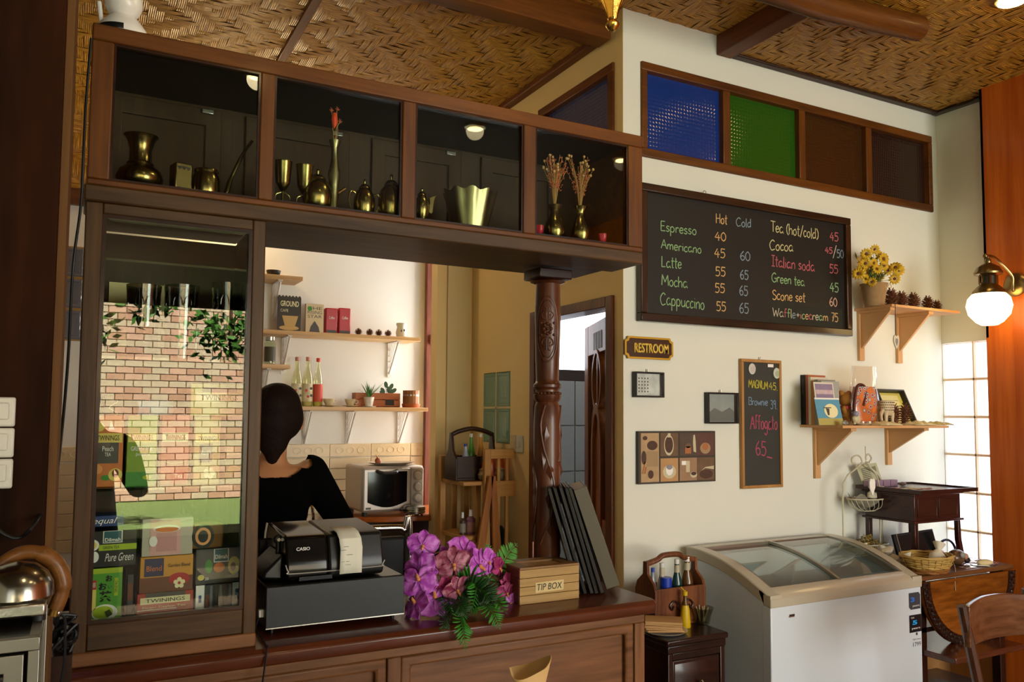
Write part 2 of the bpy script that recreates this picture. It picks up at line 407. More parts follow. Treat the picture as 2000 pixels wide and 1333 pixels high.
# woven bamboo: every over-float is a little domed strip bundle; twill zigzag
bam = bpy.data.materials.new('woven_bamboo'); bam.use_nodes = True
nt = bam.node_tree; p = nt.nodes['Principled BSDF']
uv = nt.nodes.new('ShaderNodeUVMap'); uv.uv_map = 'strip'
sp = nt.nodes.new('ShaderNodeSeparateXYZ'); nt.links.new(uv.outputs[0], sp.inputs[0])
wv = nt.nodes.new('ShaderNodeMath'); wv.operation = 'MULTIPLY'; wv.inputs[1].default_value = 8*PI
nt.links.new(sp.outputs['Y'], wv.inputs[0])
sn = nt.nodes.new('ShaderNodeMath'); sn.operation = 'COSINE'; nt.links.new(wv.outputs[0], sn.inputs[0])
mpn = nt.nodes.new('ShaderNodeMapping'); mpn.inputs['Scale'].default_value = (.25, 2.6, 1); nt.links.new(uv.outputs[0], mpn.inputs[0])
no = nt.nodes.new('ShaderNodeTexNoise'); no.inputs['Scale'].default_value = 2.0; no.inputs['Detail'].default_value = 3
nt.links.new(mpn.outputs[0], no.inputs['Vector'])
cr = nt.nodes.new('ShaderNodeValToRGB')
for e_, (po, c_) in zip((cr.color_ramp.elements[0], cr.color_ramp.elements[1]), ((.24, '#7a5010'), (.72, '#d8a544'))): e_.position = po; e_.color = rgb(c_)
x_ = cr.color_ramp.elements.new(.5); x_.color = rgb('#a87628')
nt.links.new(no.outputs['Fac'], cr.inputs[0]); nt.links.new(cr.outputs[0], p.inputs['Base Color'])
bp = nt.nodes.new('ShaderNodeBump'); bp.inputs['Strength'].default_value = .35; bp.inputs['Distance'].default_value = .003
nt.links.new(sn.outputs[0], bp.inputs['Height']); nt.links.new(bp.outputs['Normal'], p.inputs['Normal'])
p.inputs['Roughness'].default_value = .33; p.inputs['Specular IOR Level'].default_value = .4
def weave(name, x0, x1, y0, y1, z, cell=.033, par=None, vert=None):
    """twill of floats three cells long; z is the mat's face, floats dome 3 mm below it (vert=Y gives a mat hung on a wall)"""
    rnd = random.Random(5); vs = []; fs = []; uvs = []
    nx = int((x1-x0)/cell)+1; ny = int((y1-y0)/cell)+1; per = 5
    def zig(j): k = j % (2*per); return k if k < per else 2*per-k
    def hor(i, j): return ((i+zig(j)) % 6) < 3
    def fl(i, j, L, horiz):
        u0, u1 = (i*cell, (i+L)*cell) if horiz else (i*cell+.0008, (i+1)*cell-.0008)
        v0, v1 = (j*cell+.0008, (j+1)*cell-.0008) if horiz else (j*cell, (j+L)*cell)
        n = len(vs); ra = rnd.random()*40; rb = rnd.random()*20; t = rnd.uniform(-.0012, .0012)
        for k, (f, dz) in enumerate(((0, .0006), (.3, -.0022), (.7, -.0022), (1, .0006))):
            for s_ in (0, 1):
                a, b = ((u0+(u1-u0)*f, v1 if s_ else v0) if horiz else (u1 if s_ else u0, v0+(v1-v0)*f))
                a = min(a, x1-x0); b = min(b, y1-y0)
                dd = dz+(t if s_ else -t)-rnd.random()*.0012
                vs.append((x0+a, y0+b, z+dd) if vert is None else (x0+a, vert+dd, y0+b))
        for k in range(3):
            fs.append((n+2*k, n+2*k+1, n+2*k+3, n+2*k+2))
            fa, fb = (0, .3, .7, 1)[k], (0, .3, .7, 1)[k+1]
            uvs.extend([(ra+fa*L, rb), (ra+fa*L, rb+1), (ra+fb*L, rb+1), (ra+fb*L, rb)])
    for j in range(ny):
        i = 0
        while i < nx:
            if hor(i, j):
                L = 1
                while i+L < nx and hor(i+L, j) and L < 3: L += 1
                fl(i, j, L, True); i += L
            else: i += 1
    for i in range(nx):
        j = 0
        while j < ny:
            if not hor(i, j):
                L = 1
                while j+L < ny and not hor(i, j+L) and L < 4: L += 1
                fl(i, j, L, False); j += L
            else: j += 1
    me = bpy.data.meshes.new(name); me.from_pydata(vs, [], fs); ul = me.uv_layers.new(name='strip')
    ul.data.foreach_set('uv', [c for q in uvs for c in q])
    me.materials.append(bam); me.update()
    o = bpy.data.objects.new(name, me); COL.objects.link(o)
    if par: o.parent = par; o['kind'] = 'stuff'
    else: o['kind'] = 'structure'
    return o
dk = mat('ceiling_backing', '#7a5424', .7)
ck = struct('ceiling_kitchen', B().box(-2.3, 2.6, 2.84, YK, CZ+.006, CZ+.03), dk)
weave('bamboo_weave', -.7, XS, 2.9, YK, CZ, par=ck)
cr_ = struct('ceiling_right', B().box(2.56, XR, 1.2, YW, CZ, CZ+.03), dk)
weave('bamboo_weave', 2.56, XR, 1.5, YW, CZ-.006, par=cr_)
cm = struct('ceiling_raised', B().box(-2.3, 2.5, 1.2, YW+.06, 3.216, 3.235), dk)
weave('bamboo_weave', .9, 2.5, 1.9, YW+.06, 3.21, par=cm)
struct('ceiling_front', B().box(-2.3, XR, -2.6, 1.2, 3.14, 3.17), mat('plain_bamboo_ceiling', '#4a3216', .8, var=.3, vscale=8))
wk = bpy.data.objects['wall_kitchen']
wm = struct('wall_bamboo_panel', B().box(-.9, .2, YK-.008, YK-.002, 2.64, CZ), dk); weave('bamboo_weave', -.9, .2, 2.64, CZ, 0, par=wm, vert=YK-.012)
struct('trim_1', B().box(-.9, .2, YK-.03, YK, 2.56, 2.645), W_RED)
# ceiling timber
struct('beam_header', B().box(-2.3, 1.93, 2.745, 2.84, 3.085, 3.215), W_RED, bev=.006)
struct('beam_cross', B().box(2.47, 2.555, 1.3, YW, 3.118, 3.30), W_REDY, bev=.004)
struct('beam_log', B().tube([(1.2, 2.12, 3.10), (1.9, 2.11, 3.075), (2.45, 2.10, 3.07), (3.0, 2.08, 3.1)], [.05, .055, .052, .05], 12), W_RED)
struct('trim_2', B().box(.752, .79, 2.84, YK, CZ-.014, CZ+.002), W_REDY, bev=.003)
struct('trim_3', B().box(XS-.045, XS, 2.84, YK, CZ-.028, CZ+.002), W_REDY, bev=.006)
struct('trim_4', B().box(2.555, XR, YW-.04, YW, CZ-.02, CZ+.002), wood('black_brown_moulding', '#20110a', '#3a2112', 'X', .5), bev=.006)
struct('trim_5', B().box(XR-.04, XR, 2.39, YW, CZ-.022, CZ+.002), W_EBONY, bev=.006)
# transom over the menu board
def transom():
    t = struct('window_1', B().box(TX0, TX1, YW-.012, YW+.05, TZ1-.038, TZ1).box(TX0, TX1, YW-.012, YW+.05, TZ0, TZ0+.038)
               .box(TX0, TX0+.03, YW-.012, YW+.05, TZ0+.038, TZ1-.038).box(TX1-.03, TX1, YW-.012, YW+.05, TZ0+.038, TZ1-.038), W_RED, bev=.004)
    xs = [TX0+.03]
    for a, b in ((1410, 1424), (1558, 1570), (1688, 1699)):
        xa = PY(a, 250, YW).x; xb = PY(b, 250, YW).x; xs += [xa, xb]
        B().box(xa, xb, YW-.01, YW+.045, TZ0+.038, TZ1-.038).go('mullion', W_REDZ, t, .003)
    xs.append(TX1-.03)
    cols = [patterned_glass('blue_patterned_glass', '#183272', '#1a3c9c', 60, .05), patterned_glass('green_patterned_glass', '#235012', '#2a6a10', 60, .03),
            patterned_glass('brown_patterned_glass', '#3c2410', '#2a1606', 70, .05), patterned_glass('dark_brown_patterned_glass', '#2c1a14', '#1a0c08', 70, .04)]
    for k, nm in enumerate(('blue', 'green', 'brown', 'dark brown')):
        g = B().box(xs[2*k], xs[2*k+1], YW+.018, YW+.024, TZ0+.038, TZ1-.038).go('pane', cols[k], t); g['label'] = nm+' patterned pane'
transom()
t2 = struct('window_2', B().box(XS-.012, XS+.05, SW0-.012, SW1+.012, SZ1-.04, SZ1).box(XS-.012, XS+.05, SW0-.012, SW1+.012, SZ0, SZ0+.04)
            .box(XS-.012, XS+.05, SW0-.012, SW0+.028, SZ0+.04, SZ1-.04).box(XS-.012, XS+.05, SW1-.028, SW1+.012, SZ0+.04, SZ1-.04), W_REDY, bev=.004)
B().box(XS+.018, XS+.024, SW0+.028, SW1-.028, SZ0+.04, SZ1-.04).go('pane', patterned_glass('violet_patterned_glass', '#23305e', '#20306a', 60, .02), t2)
# restroom door frame and open leaf
struct('trim_6', B().box(XS-.015, XS+.09, DY0-.002, DY0+.045, 0, DZ).box(XS-.015, XS+.09, DY1-.045, DY1+.002, 0, DZ).box(XS-.015, XS+.09, DY0+.045, DY1-.045, DZ-.045, DZ), wood('door_frame_wood', '#3e1d0d', '#6b3718', 'Z', .4), bev=.003)
def restroom_door():
    d = thing('door_1', 'carved teak restroom door standing open', 'door', (SX1+.005, DY0+.05, 0), rz=R(0)); d['kind'] = 'structure'
    d.rotation_euler = (0, 0, R(-0.5))
    m = wood('carved_door_teak', '#6b3310', '#a8652c', 'Z', .45, 8, .15)
    # the leaf lies along +X from its hinge, 0.62 wide; face looks to -Y ... turned so its inner face shows
    w = .62; H = 1.93
    def q(u0, u1, z0, z1, t0=-.02, t1=.02): return B().box(u0, u1, t0, t1, z0, z1)
    q(0, .09, 0, H).go('stile', m, d, .004); q(w-.09, w, 0, H).go('stile', m, d, .004)
    q(.09, w-.09, 0, .2).go('rail', m, d, .004); q(.09, w-.09, 1.78, H).go('rail', m, d, .004)
    q(.09, .2, .95, 1.03).go('rail', m, d, .003); q(w-.2, w-.09, .95, 1.03).go('rail', m, d, .003)
    arch = [(.2, .2), (.42, .2)]+[(.31+.11*math.cos(a), 1.33+.22*math.sin(a)) for a in [PI*k/10 for k in range(11)]]
    inn = [(.235, .235), (.385, .235)]+[(.31+.075*math.cos(a), 1.33+.17*math.sin(a)) for a in [PI*k/10 for k in range(11)]]
    B().ring(arch, inn, -.028, .028, 'xz').go('arch_moulding', m, d, .003)
    B().prism([(.24, .24), (.38, .24)]+[(.31+.07*math.cos(a), 1.33+.165*math.sin(a)) for a in [PI*k/10 for k in range(11)]], -.012, .012, 'xz').go('door_panel', wood('door_panel_grain', '#5a2408', '#b8702e', 'Z', .45, 16, .1, 4), d)
    B().box(.09, .2, -.004, .004, .2, 1.78).box(.42, .53, -.004, .004, .2, 1.78).go('door_panel', mat('dark_door_glass', '#241510', .3), d)
    va = [(.31+.085*math.cos(a)*abs(math.cos(a))**.2, 1.65+.13*math.sin(a)) for a in [2*PI*k/20 for k in range(20)]]
    B().ring([((x-.31)*1.25+.31, (z-1.65)*1.15+1.65) for x, z in va], va, -.026, .026, 'xz').go('vesica_moulding', m, d, .002)
    B().prism(va, -.004, .004, 'xz').go('pane', mat('dark_door_glass2', '#1b1a20', .15), d)
    q(.3, .32, 1.52, 1.78, -.02, .02).go('glazing_bar', m, d)
    cols = (W_WHITEISH, mat('grey_print', '#5c6470', .5))
    for k in range(9):
        B().box(.2+k*.022, .2+k*.022+(.012 if k % 3 else .018), .0212, .0222, 1.80, 1.88).go('poster_stripe', cols[k % 2], d)
    return d
W_WHITEISH = mat('pale_print', '#b9bcc4', .5)
rd = restroom_door()
rd.location = (SX1-.045, DY0+.062, 0.005); rd.rotation_euler = (0, 0, R(67.5))
point('restroom_fill_light', (2.85, 3.4, 2.9), 26, (1, 1, 1), .12)  # lamp added to brighten the grey tiles, without a fitting
# glass blocks
def glass_block(par, c, u, v, w, h, m, th=.08, axis='X', lip=.012, name='glass_block'):
    """block whose face looks along -axis; c is the face centre; pillow face with a sunk field"""
    b = B(); a, e = w/2-.004, h/2-.004
    def P(s_, t_, d): return Vector(c)+Vector(u)*s_+Vector(v)*t_+Vector(u).cross(Vector(v))*d
    rr = [(a, e, 0), (a-.006, e-.006, .006), (a-lip, e-lip, .006), (a-lip-.008, e-lip-.008, .001), (a*.5, e*.5, .003)]
    vs = []; fs = []
    for (x, y, d) in rr: vs += [P(-x, -y, d), P(x, -y, d), P(x, y, d), P(-x, y, d)]
    for i in range(len(rr)-1):
        for k in range(4): fs.append((4*i+k, 4*i+(k+1) % 4, 4*i+4+(k+1) % 4, 4*i+4+k))
    n = 4*(len(rr)-1); fs.append((n, n+1, n+2, n+3))
    b.mesh(vs, fs)
    return b.go(name, m, par, smooth=False)
# side wall blocks (two by two)
gm = patterned_glass('sea_green_block', '#5f7256', '#5f7a5a', 45, .10)
w3 = struct('window_3', B().box(XS+.02, XS+.03, GY0, GY1, GZ0, GZ1).box(XS-.004, XS+.03, (GY0+GY1)/2-.005, (GY0+GY1)/2+.005, GZ0, GZ1).box(XS-.004, XS+.03, GY0, GY1, (GZ0+GZ1)/2-.006, (GZ0+GZ1)/2+.006), CREAM)
for i in (0, 1):
    for j in (0, 1):
        glass_block(w3, (XS+.002, GY0+(i+.5)*(GY1-GY0)/2, GZ0+(j+.5)*(GZ1-GZ0)/2), (0, -1, 0), (0, 0, 1), (GY1-GY0)/2, (GZ1-GZ0)/2, gm)
# right wall blocks, daylit
gl = glow('daylit_glass_block', '#eef4ff', 2.3)
w4 = struct('window_4', B().box(XR+.03, XR+.05, 2.30, 2.697, GBZ1-6*GBP, GBZ1), mat('pinkish_mortar', '#e0c2a8', .8))
bY = [(2.697, 2.535), (2.528, 2.30)]
for (a, b_) in bY:
    for j in range(6):
        z1 = GBZ1-j*GBP
        glass_block(w4, (XR+.012, (a+b_)/2, z1-GBP/2), (0, -1, 0), (0, 0, 1), a-b_, GBP-.008, gl)
B().box(XR-.002, XR+.03, 2.528, 2.535, GBZ1-6*GBP, GBZ1).go('mortar_joint', mat('backlit_mortar', '#eed8bc', .8), w4)  # joints coloured pale for daylight bleeding through from behind
for j in range(1, 6):
    B().box(XR-.002, XR+.03, 2.30, 2.697, GBZ1-j*GBP-.005, GBZ1-j*GBP+.005).go('mortar_joint', MC['backlit_mortar'], w4)
# kitchen left blocks seen past the post
gk = patterned_glass('dim_grey_block', '#6d6a6c', '#6d6a80', 40, .03)
k0 = PY(118, 480, YK); k1 = PY(160, 667, YK); kw = k1.x-k0.x+.06
w5 = struct('window_5', B().box(k0.x-.2, k1.x+.06, YK-.012, YK, k1.z, k0.z), mat('amber_mortar', '#a9803f', .7))
n_ = 0
for i in range(5):
    for j in range(3):
        hh = (k0.z-k1.z)/3
        glass_block(w5, (k0.x-.2+.052+i*.105, YK-.014, k1.z+(j+.5)*hh), (1, 0, 0), (0, 0, 1), .1, hh-.006, gk)
# tiles of the kitchen splashback
tA = mat('beige_stone_tile', '#d3ba90', .4, var=.12, vscale=9); tB = mat('cream_border_tile', '#d8bd90', .35, var=.12, vscale=30)
kz = PY(800, 866, YK).z
XPO = PY(828, 700, YK).x
for i in range(9):
    x0 = -.2+i*.25; x1 = min(x0+.249, XPO)
    if x0 >= XPO: break
    B().box(x0, x1, YK-.010, YK, kz-.075, kz).go('border_tile', tB, wk, .003)
    for (fx) in (.06, .125, .19):
        B().tube([(x0+fx+.022*math.cos(a), YK-.0105, kz-.037+.018*math.sin(a)) for a in [2*PI*k/10 for k in range(11)]], .0014, 5).go('scroll_relief', mat('pale_relief', '#e6d3ae', .4), wk)
    for j in range(7):
        B().box(x0, x1, YK-.008, YK, kz-.1435-j*.065, kz-.080-j*.065).go('tile', tA, wk, .004)
# tan panel added low round the right-hand corner for wall in shadow
struct('trim_8', B().box(3.1, XR, YW-.008, YW-.0005, 0, .60).box(XR-.008, XR-.0005, 2.39, YW-.008, 0, .60), mat('shaded_tan', '#a87a45', .7, var=.1))
# brown post at the kitchen's right edge
struct('door_2_frame', B().box(XPO, XPO+.1, YK-.035, YK, 0, 3.1).box(XPO+.02, XPO+.1, YK-.05, YK-.035, 1.93, 1.99), wood('reddish_post', '#4a2418', '#7d4634', 'Z', .4), bev=.004)
# garden outside, seen mirrored in the showcase glass
gd = thing('garden_wall', 'sunlit pale brick garden wall reflected in the showcase glass', 'wall', (0, -9.8, 0)); gd['kind'] = 'structure'
bks = [mat('brick_a', '#c9a088', .85, var=.2), mat('brick_b', '#dcc4a8', .85, var=.2), mat('brick_c', '#b98e74', .85, var=.2)]
B().box(-2.5, 5.2, -.2, 0, -.2, 3.3).go('mortar_core', mat('garden_mortar', '#b5a48e', .9), gd)
bme = {}
for j in range(30):
    for i in range(10):
        x = -.15+i*.25+(j % 2)*.125
        k = (i*7+j*5+i*j) % 3
        if k not in bme:
            bme[k] = B().box(0, .236, 0, .03, 0, .088).go('brick', bks[k], gd)
            o = bme[k]
        else:
            o = bme[k].copy(); COL.objects.link(o)
        o.location = (x, 0, .15+j*.102)
        o.parent = gd
struct('lawn', B().box(-3, 6, -9.8, -5.9, -.14, .13), mat('lawn_green', '#6f8448', .9, bump=.6, bscale=50, var=.4, vscale=30))
struct('terrace', B().box(-4, 7, -5.9, -2.7, -.14, -.02), mat('terrace_stone', '#6b6052', .8, var=.2))
struct('garden_ground', B().box(-14, 18, -22, -2.7, -.3, -.15), mat('garden_soil', '#6d7a48', .9))
struct('awning', B().box(-1.2, 3.4, -4.4, -2.75, 2.62, 2.68).box(-1.2, 3.4, -4.45, -4.4, 2.5, 2.68), mat('dark_awning', '#17201a', .8))
# ------------------------------------------------------------------ counter
YC = 1.9
ZC = .978
ZR = PY(1000, 1253, YC).z
XS1, XS2 = PY(757, 1300, YC).x, PY(784, 1300, YC).x
def counter():
    t = thing('counter', 'long polished teak counter with raised front panels', 'counter', (0, YC, 0))
    L, Rr = -.10, 1.45
    B().prism([(-.035, ZC-.03), (-.035, ZC-.012), (-.025, ZC-.002), (-.01, ZC), (.55, ZC), (.55, ZC-.04), (-.03, ZC-.04)], L-.01, Rr+.016, 'yz').go('countertop', wood('counter_top_teak', '#34150a', '#5c2c16', 'X', .3, 7, .3), t, .003)
    B().box(L, Rr-.01, .03, .52, .05, ZC-.04).go('carcass', W_CTR, t)
    B().box(L, Rr, 0, .03, ZR, ZC-.041).go('rail', W_CTR, t, .003)
    B().box(L, Rr, 0, .03, .05, .17).go('rail', W_CTR, t, .003)
    for (a, b) in ((L, L+.06), (XS1, XS2), (Rr-.035, Rr)):
        B().box(a, b, .0, .03, .17, ZR).go('stile', W_CTRZ, t, .003)
    B().box(Rr-.02, Rr, .03, .52, .05, ZC-.04).go('end_panel', W_CTRZ, t)
    for (a, b) in ((L+.06, XS1), (XS2, Rr-.035)):
        z0, z1 = .17, ZR
        o = [(a, z0), (b, z0), (b, z1), (a, z1)]; i_ = [(a+.028, z0+.028), (b-.028, z0+.028), (b-.028, z1-.028), (a+.028, z1-.028)]
        B().ring(o, i_, .004, .03, 'xz').go('moulding', W_CTR, t, .006)
        B().box(a+.028, b-.028, .02, .03, z0+.028, z1-.028).go('front_panel', W_CTR, t)
counter()
# ------------------------------------------------------------------ upper glazed cabinet
UX0, UX1 = -.003, 1.447
ZB0, ZB1 = 1.942, 1.978      # shelf beam
ZT = 2.328
S = [(-.003, .036), (.338, .372), (.688, .724), (1.042, 1.076), (1.397, 1.447)]
S = [(UX0, PY(218, 230, YC).x), (PY(508, 260, YC).x, PY(535, 270, YC).x), (PY(786, 310, YC).x, PY(812, 320, YC).x),
     (PY(1023, 340, YC).x, PY(1047, 350, YC).x), (PY(1228, 380, YC).x, UX1)]
def upper():
    t = thing('glazed_cabinet', 'long dark teak glazed cabinet of four panes above the counter', 'cabinet', (0, YC, 0))
    D = .345
    B().box(UX0, UX1, 0, .03, ZT-.036, ZT).go('top_rail', W_RED, t, .003)
    B().box(UX0, UX1, 0, .03, ZB1, ZB1+.014).go('bottom_rail', W_RED, t, .003)
    for a, b in S: B().box(a, b, 0, .03, ZB1+.014, ZT-.036).go('stile', W_REDZ, t, .003)
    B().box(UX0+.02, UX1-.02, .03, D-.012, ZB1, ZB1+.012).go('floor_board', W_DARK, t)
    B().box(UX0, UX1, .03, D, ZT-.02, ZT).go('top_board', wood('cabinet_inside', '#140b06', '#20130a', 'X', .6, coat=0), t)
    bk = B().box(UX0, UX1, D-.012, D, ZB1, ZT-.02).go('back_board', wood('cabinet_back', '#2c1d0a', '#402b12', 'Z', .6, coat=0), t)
    for i in range(4):
        a, b = S[i][1]-.01, S[i+1][0]+.01; mid = a+(b-a)*.86
        f = B()
        for (p0, p1) in ((a, mid-.004), (mid+.004, b+.02)):
            if p1-p0 < .07: continue
            f.ring([(p0, ZB1), (p1, ZB1), (p1, ZT-.03), (p0, ZT-.03)], [(p0+.04, ZB1+.04), (p1-.04, ZB1+.04), (p1-.04, ZT-.075), (p0+.04, ZT-.075)], D-.022, D-.012, 'xz')
        f.go('back_door_frame', MC['cabinet_back'], t, .002)
        B().box(mid-.055, mid-.025, D-.03, D-.022, ZT-.045, ZT-.032).go('hinge', STEEL, t, .002)
    for a, b in ((UX0, UX0+.02), (UX1-.02, UX1)): B().box(a, b, .03, D-.012, ZB1, ZT-.02).go('end_board', W_RED, t)
    for i in range(4):
        a, b = S[i][1], S[i+1][0]
        B().box(a, b, .012, .015, ZB1+.014, ZT-.036).go('pane', GLASS, t)
        z0, z1 = ZB1+.014, ZT-.036
        B().ring([(a, z0), (b, z0), (b, z1), (a, z1)], [(a+.005, z0+.005), (b-.005, z0+.005), (b-.005, z1-.005), (a+.005, z1-.005)], .004, .012, 'xz').go('glazing_bead', W_EBONY, t)
    # shelf beam with the two-board soffit
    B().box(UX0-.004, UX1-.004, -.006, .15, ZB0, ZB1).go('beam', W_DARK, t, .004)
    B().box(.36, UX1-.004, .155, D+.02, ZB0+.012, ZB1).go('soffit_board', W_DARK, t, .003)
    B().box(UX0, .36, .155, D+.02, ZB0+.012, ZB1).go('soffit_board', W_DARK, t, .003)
upper()
# ------------------------------------------------------------------ showcase on the counter's left
def showcase():
    t = thing('showcase', 'tall teak showcase with glass door holding tea boxes', 'cabinet', (0, YC, 0))
    z0, z1 = ZC, ZB0; a, b = -.003, .367
    ia, ib, jz0, jz1 = .030, .338, 1.062, 1.918
    B().box(a, ia, 0, .03, z0, z1).go('stile', W_DARKZ, t, .003)
    B().box(ib, b, 0, .03, z0, z1).go('stile', W_DARKZ, t, .003)
    B().box(ia, ib, 0, .03, jz1, z1).go('rail', W_DARK, t, .003)
    B().box(ia, ib, 0, .03, z0+.03, jz0).go('rail', W_DARK, t, .003)
    B().box(a-.01, b, -.006, .03, z0, z0+.03).go('plinth', W_CTR, t, .004)
    B().ring([(ia, jz0), (ib, jz0), (ib, jz1), (ia, jz1)], [(ia+.008, jz0+.008), (ib-.008, jz0+.008), (ib-.008, jz1-.008), (ia+.008, jz1-.008)], .002, .012, 'xz').go('glazing_bead', W_EBONY, t)
    B().box(ia, ib, .013, .016, jz0, jz1).go('pane', clear('showcase_pane', '#fbfffb', 1.6, .085), t)
    B().box(a, a+.015, .03, .34, z0, z1).box(b-.015, b, .03, .34, z0, z1).go('side_board', W_DARKZ, t)
    B().box(a+.015, b-.015, .325, .34, z0, z1).go('back_board', wood('showcase_back', '#2b1a10', '#46301e', 'Z', .6), t)
    B().box(a+.015, b-.015, .03, .325, z0, 1.035).go('bottom_board', W_DARK, t)
    B().box(.055, .26, .320, .3245, 1.66, 1.82).go('paper_lining', mat('cream_paper', '#f6e8b0', .8), t)
    for z in (1.62, 1.335, 1.05):
        B().box(a+.016, b-.016, .05 if z > 1.1 else .034, .32, z-.006, z).go('glass_shelf', clear('shelf_glass', '#dcefe2', 1.2, .06), t)
showcase()
YB = 1.985    # face of the front row of boxes
def boxthing(name, label, px0, py0, px1, py1, col, depth=.07, Y=YB, group=None, cat='box', rough=.45, par=True, base=None):
    a = PY(px0, py1, Y); b = PY(px1, py0, Y); z0 = base if base is not None else a.z
    w = b.x-a.x; h = b.z-z0
    t = thing(name, label, cat, (a.x+w/2, Y, z0), 0, group)
    B().box(-w/2, w/2, 0, depth, 0, h).go('carton', mat('carton_'+col.strip('#'), col, rough), t, .0015)
    return t, w, h
F_YEL = mat('print_yellow', '#e6d068', .5); F_CREAM = mat('print_cream', '#efe6b4', .5); F_GREY = mat('print_charcoal', '#4b4640', .5)
F_WHITE = mat('print_white', '#f2f0e8', .5); F_GREEN = mat('print_green', '#3f8a2a', .5); F_ORANGE = mat('print_orange', '#d9731f', .5)
F_RED = mat('print_red', '#b3201c', .5); F_BLUE = mat('print_blue', '#1f4c86', .5); F_TEAL = mat('print_teal', '#12555c', .5); F_BROWN = mat('print_brown', '#6b3618', .5)
F_LIME = mat('print_lime', '#a8c21e', .5); F_PINK = mat('print_pink', '#d9a6a0', .5); F_PEACH = mat('print_peach', '#e39a5a', .5)
def brandband(t, w, z, h, y=0, col=None, word='TWININGS'):
    patch(t, 'label_band', -w*.46, w*.46, z, z+h, y-.0002, col or F_YEL)
    lettering(t, word, -w*.36, w*.36, z+h*.22, z+h*.78, y-.0012, INK)
Z1s, Z2s, Z3s = 1.335, 1.05, 1.62
# upper shelf row
t, w, h = boxthing('tea_box', 'orange peach tea box with yellow band and halved peach', 178, 812, 243, 942, '#c9702c', base=Z1s)
brandband(t, w, h*.62, h*.13)
patch(t, 'label_plate', -w*.35, w*.35, h*.33, h*.62, -.0004, F_GREY)
lettering(t, 'Peach', -w*.18, w*.18, h*.5, h*.57, -.0012, F_WHITE); lettering(t, 'TEA', -w*.1, w*.1, h*.43, h*.48, -.0012, F_WHITE)
disc(t, 'peach_slice', -w*.3, h*.84, w*.17, -.0003, F_YEL); disc(t, 'peach_print', -w*.32, h*.25, w*.17, -.0003, F_PEACH)
disc(t, 'peach_print', w*.27, h*.17, w*.23, -.0004, F_YEL); disc(t, 'peach_stone', w*.27, h*.19, w*.11, -.0012, F_BROWN, ry=w*.15)
disc(t, 'leaf_print', -w*.04, h*.13, w*.16, -.0003, F_GREEN, ry=w*.1)
B().prism([(0.0, h*.80), (w*.06, h*.93), (w*.2, h*.8)], -.0008, -.0002, 'xz').go('sail_emblem', F_WHITE, t)
t, w, h = boxthing('tea_box', 'green tea box with yellow band and green leaves beside the peach one', 245, 812, 308, 942, '#7d9c1c', base=Z1s)
brandband(t, w, h*.62, h*.13); lettering(t, 'GREEN TEA', -w*.36, w*.36, h*.50, h*.56, -.0012, F_WHITE); lettering(t, 'Jasmine', -w*.2, w*.28, h*.42, h*.47, -.0012, F_WHITE)
patch(t, 'field_print', -w*.5, w*.5, 0, h*.2, -.0002, F_GREEN); disc(t, 'leaf_print', w*.2, h*.12, w*.15, -.0012, F_LIME, ry=w*.08)
t, w, h = boxthing('tea_box', 'red tea box with yellow band between green and vanilla boxes', 312, 812, 371, 942, '#a24634', base=Z1s)
brandband(t, w, h*.62, h*.13, 0, F_CREAM)
B().tube([(w*.36*math.sin(a), -.0008, h*.36-h*.05*math.cos(a)+.0) for a in [(-1+2*k/10)*1.3 for k in range(11)]], .0007, 5).go('gold_line', F_CREAM, t)
patch(t, 'leaflet_print', -w*.1, w*.42, h*.02, h*.22, -.0004, F_RED); lettering(t, 'Tea', -w*.0, w*.3, h*.1, h*.16, -.0012, F_WHITE)
t, w, h = boxthing('tea_box', 'pale vanilla tea box with flower print at shelf right', 377, 815, 432, 942, '#a89a52', base=Z1s)
brandband(t, w, h*.62, h*.12); patch(t, 'label_plate', -w*.3, w*.2, h*.32, h*.6, -.0004, F_GREY); lettering(t, 'Vanilla', -w*.25, w*.15, h*.44, h*.5, -.0012, F_WHITE)
for k in range(5): disc(t, 'petal_print', w*.1+w*.14*math.cos(k*1.257), h*.16+w*.14*math.sin(k*1.257), w*.1, -.0003-.0002*k, F_CREAM, n=12)
t, w, h = boxthing('tea_box', 'narrow pale green carton at the far right of the tea shelf', 438, 835, 476, 942, '#8f9a6a', base=Z1s)
patch(t, 'label_band', -w*.4, w*.4, h*.5, h*.66, -.0003, F_CREAM); disc(t, 'orange_print', 0, h*.25, w*.36, -.0003, F_YEL, ry=w*.2)
t, w, h = boxthing('tea_box', 'large yellow-green tea box lying on top of the shelf row', 371, 752, 484, 817, '#a8a657', base=PY(371, 813, YB).z)
brandband(t, w*.9, h*.42, h*.3, 0, F_CREAM); patch(t, 'label_strip', -w*.3, w*.3, h*.74, h*.9, -.0003, F_GREY)
t, w, h = boxthing('black_carton', 'plain black carton on top of the yellow-green tea box', 412, 698, 468, 752, '#0c0c0b', base=PY(371, 752, YB).z+.002)
t, w, h = boxthing('hourglass_box', 'brown patterned carton above the peach tea box', 200, 775, 243, 812, '#4a3420', base=Z1s+.1475, Y=YB+.01)
B().tube([(w*.2*math.sin(k*.9), -.0008, h*(.1+.08*k)) for k in range(10)], .001, 5).go('scroll_print', F_CREAM, t)
t, w, h = boxthing('tea_box', 'blue and white striped carton behind the red tea box', 268, 760, 340, 838, '#7f93a8', Y=YB+.08, depth=.06, base=Z1s+.1)
patch(t, 'label_band', -w*.5, w*.5, h*.55, h*.8, -.0003, F_WHITE)
t.location.z = Z1s; t.scale = (1, 1, 1.6)
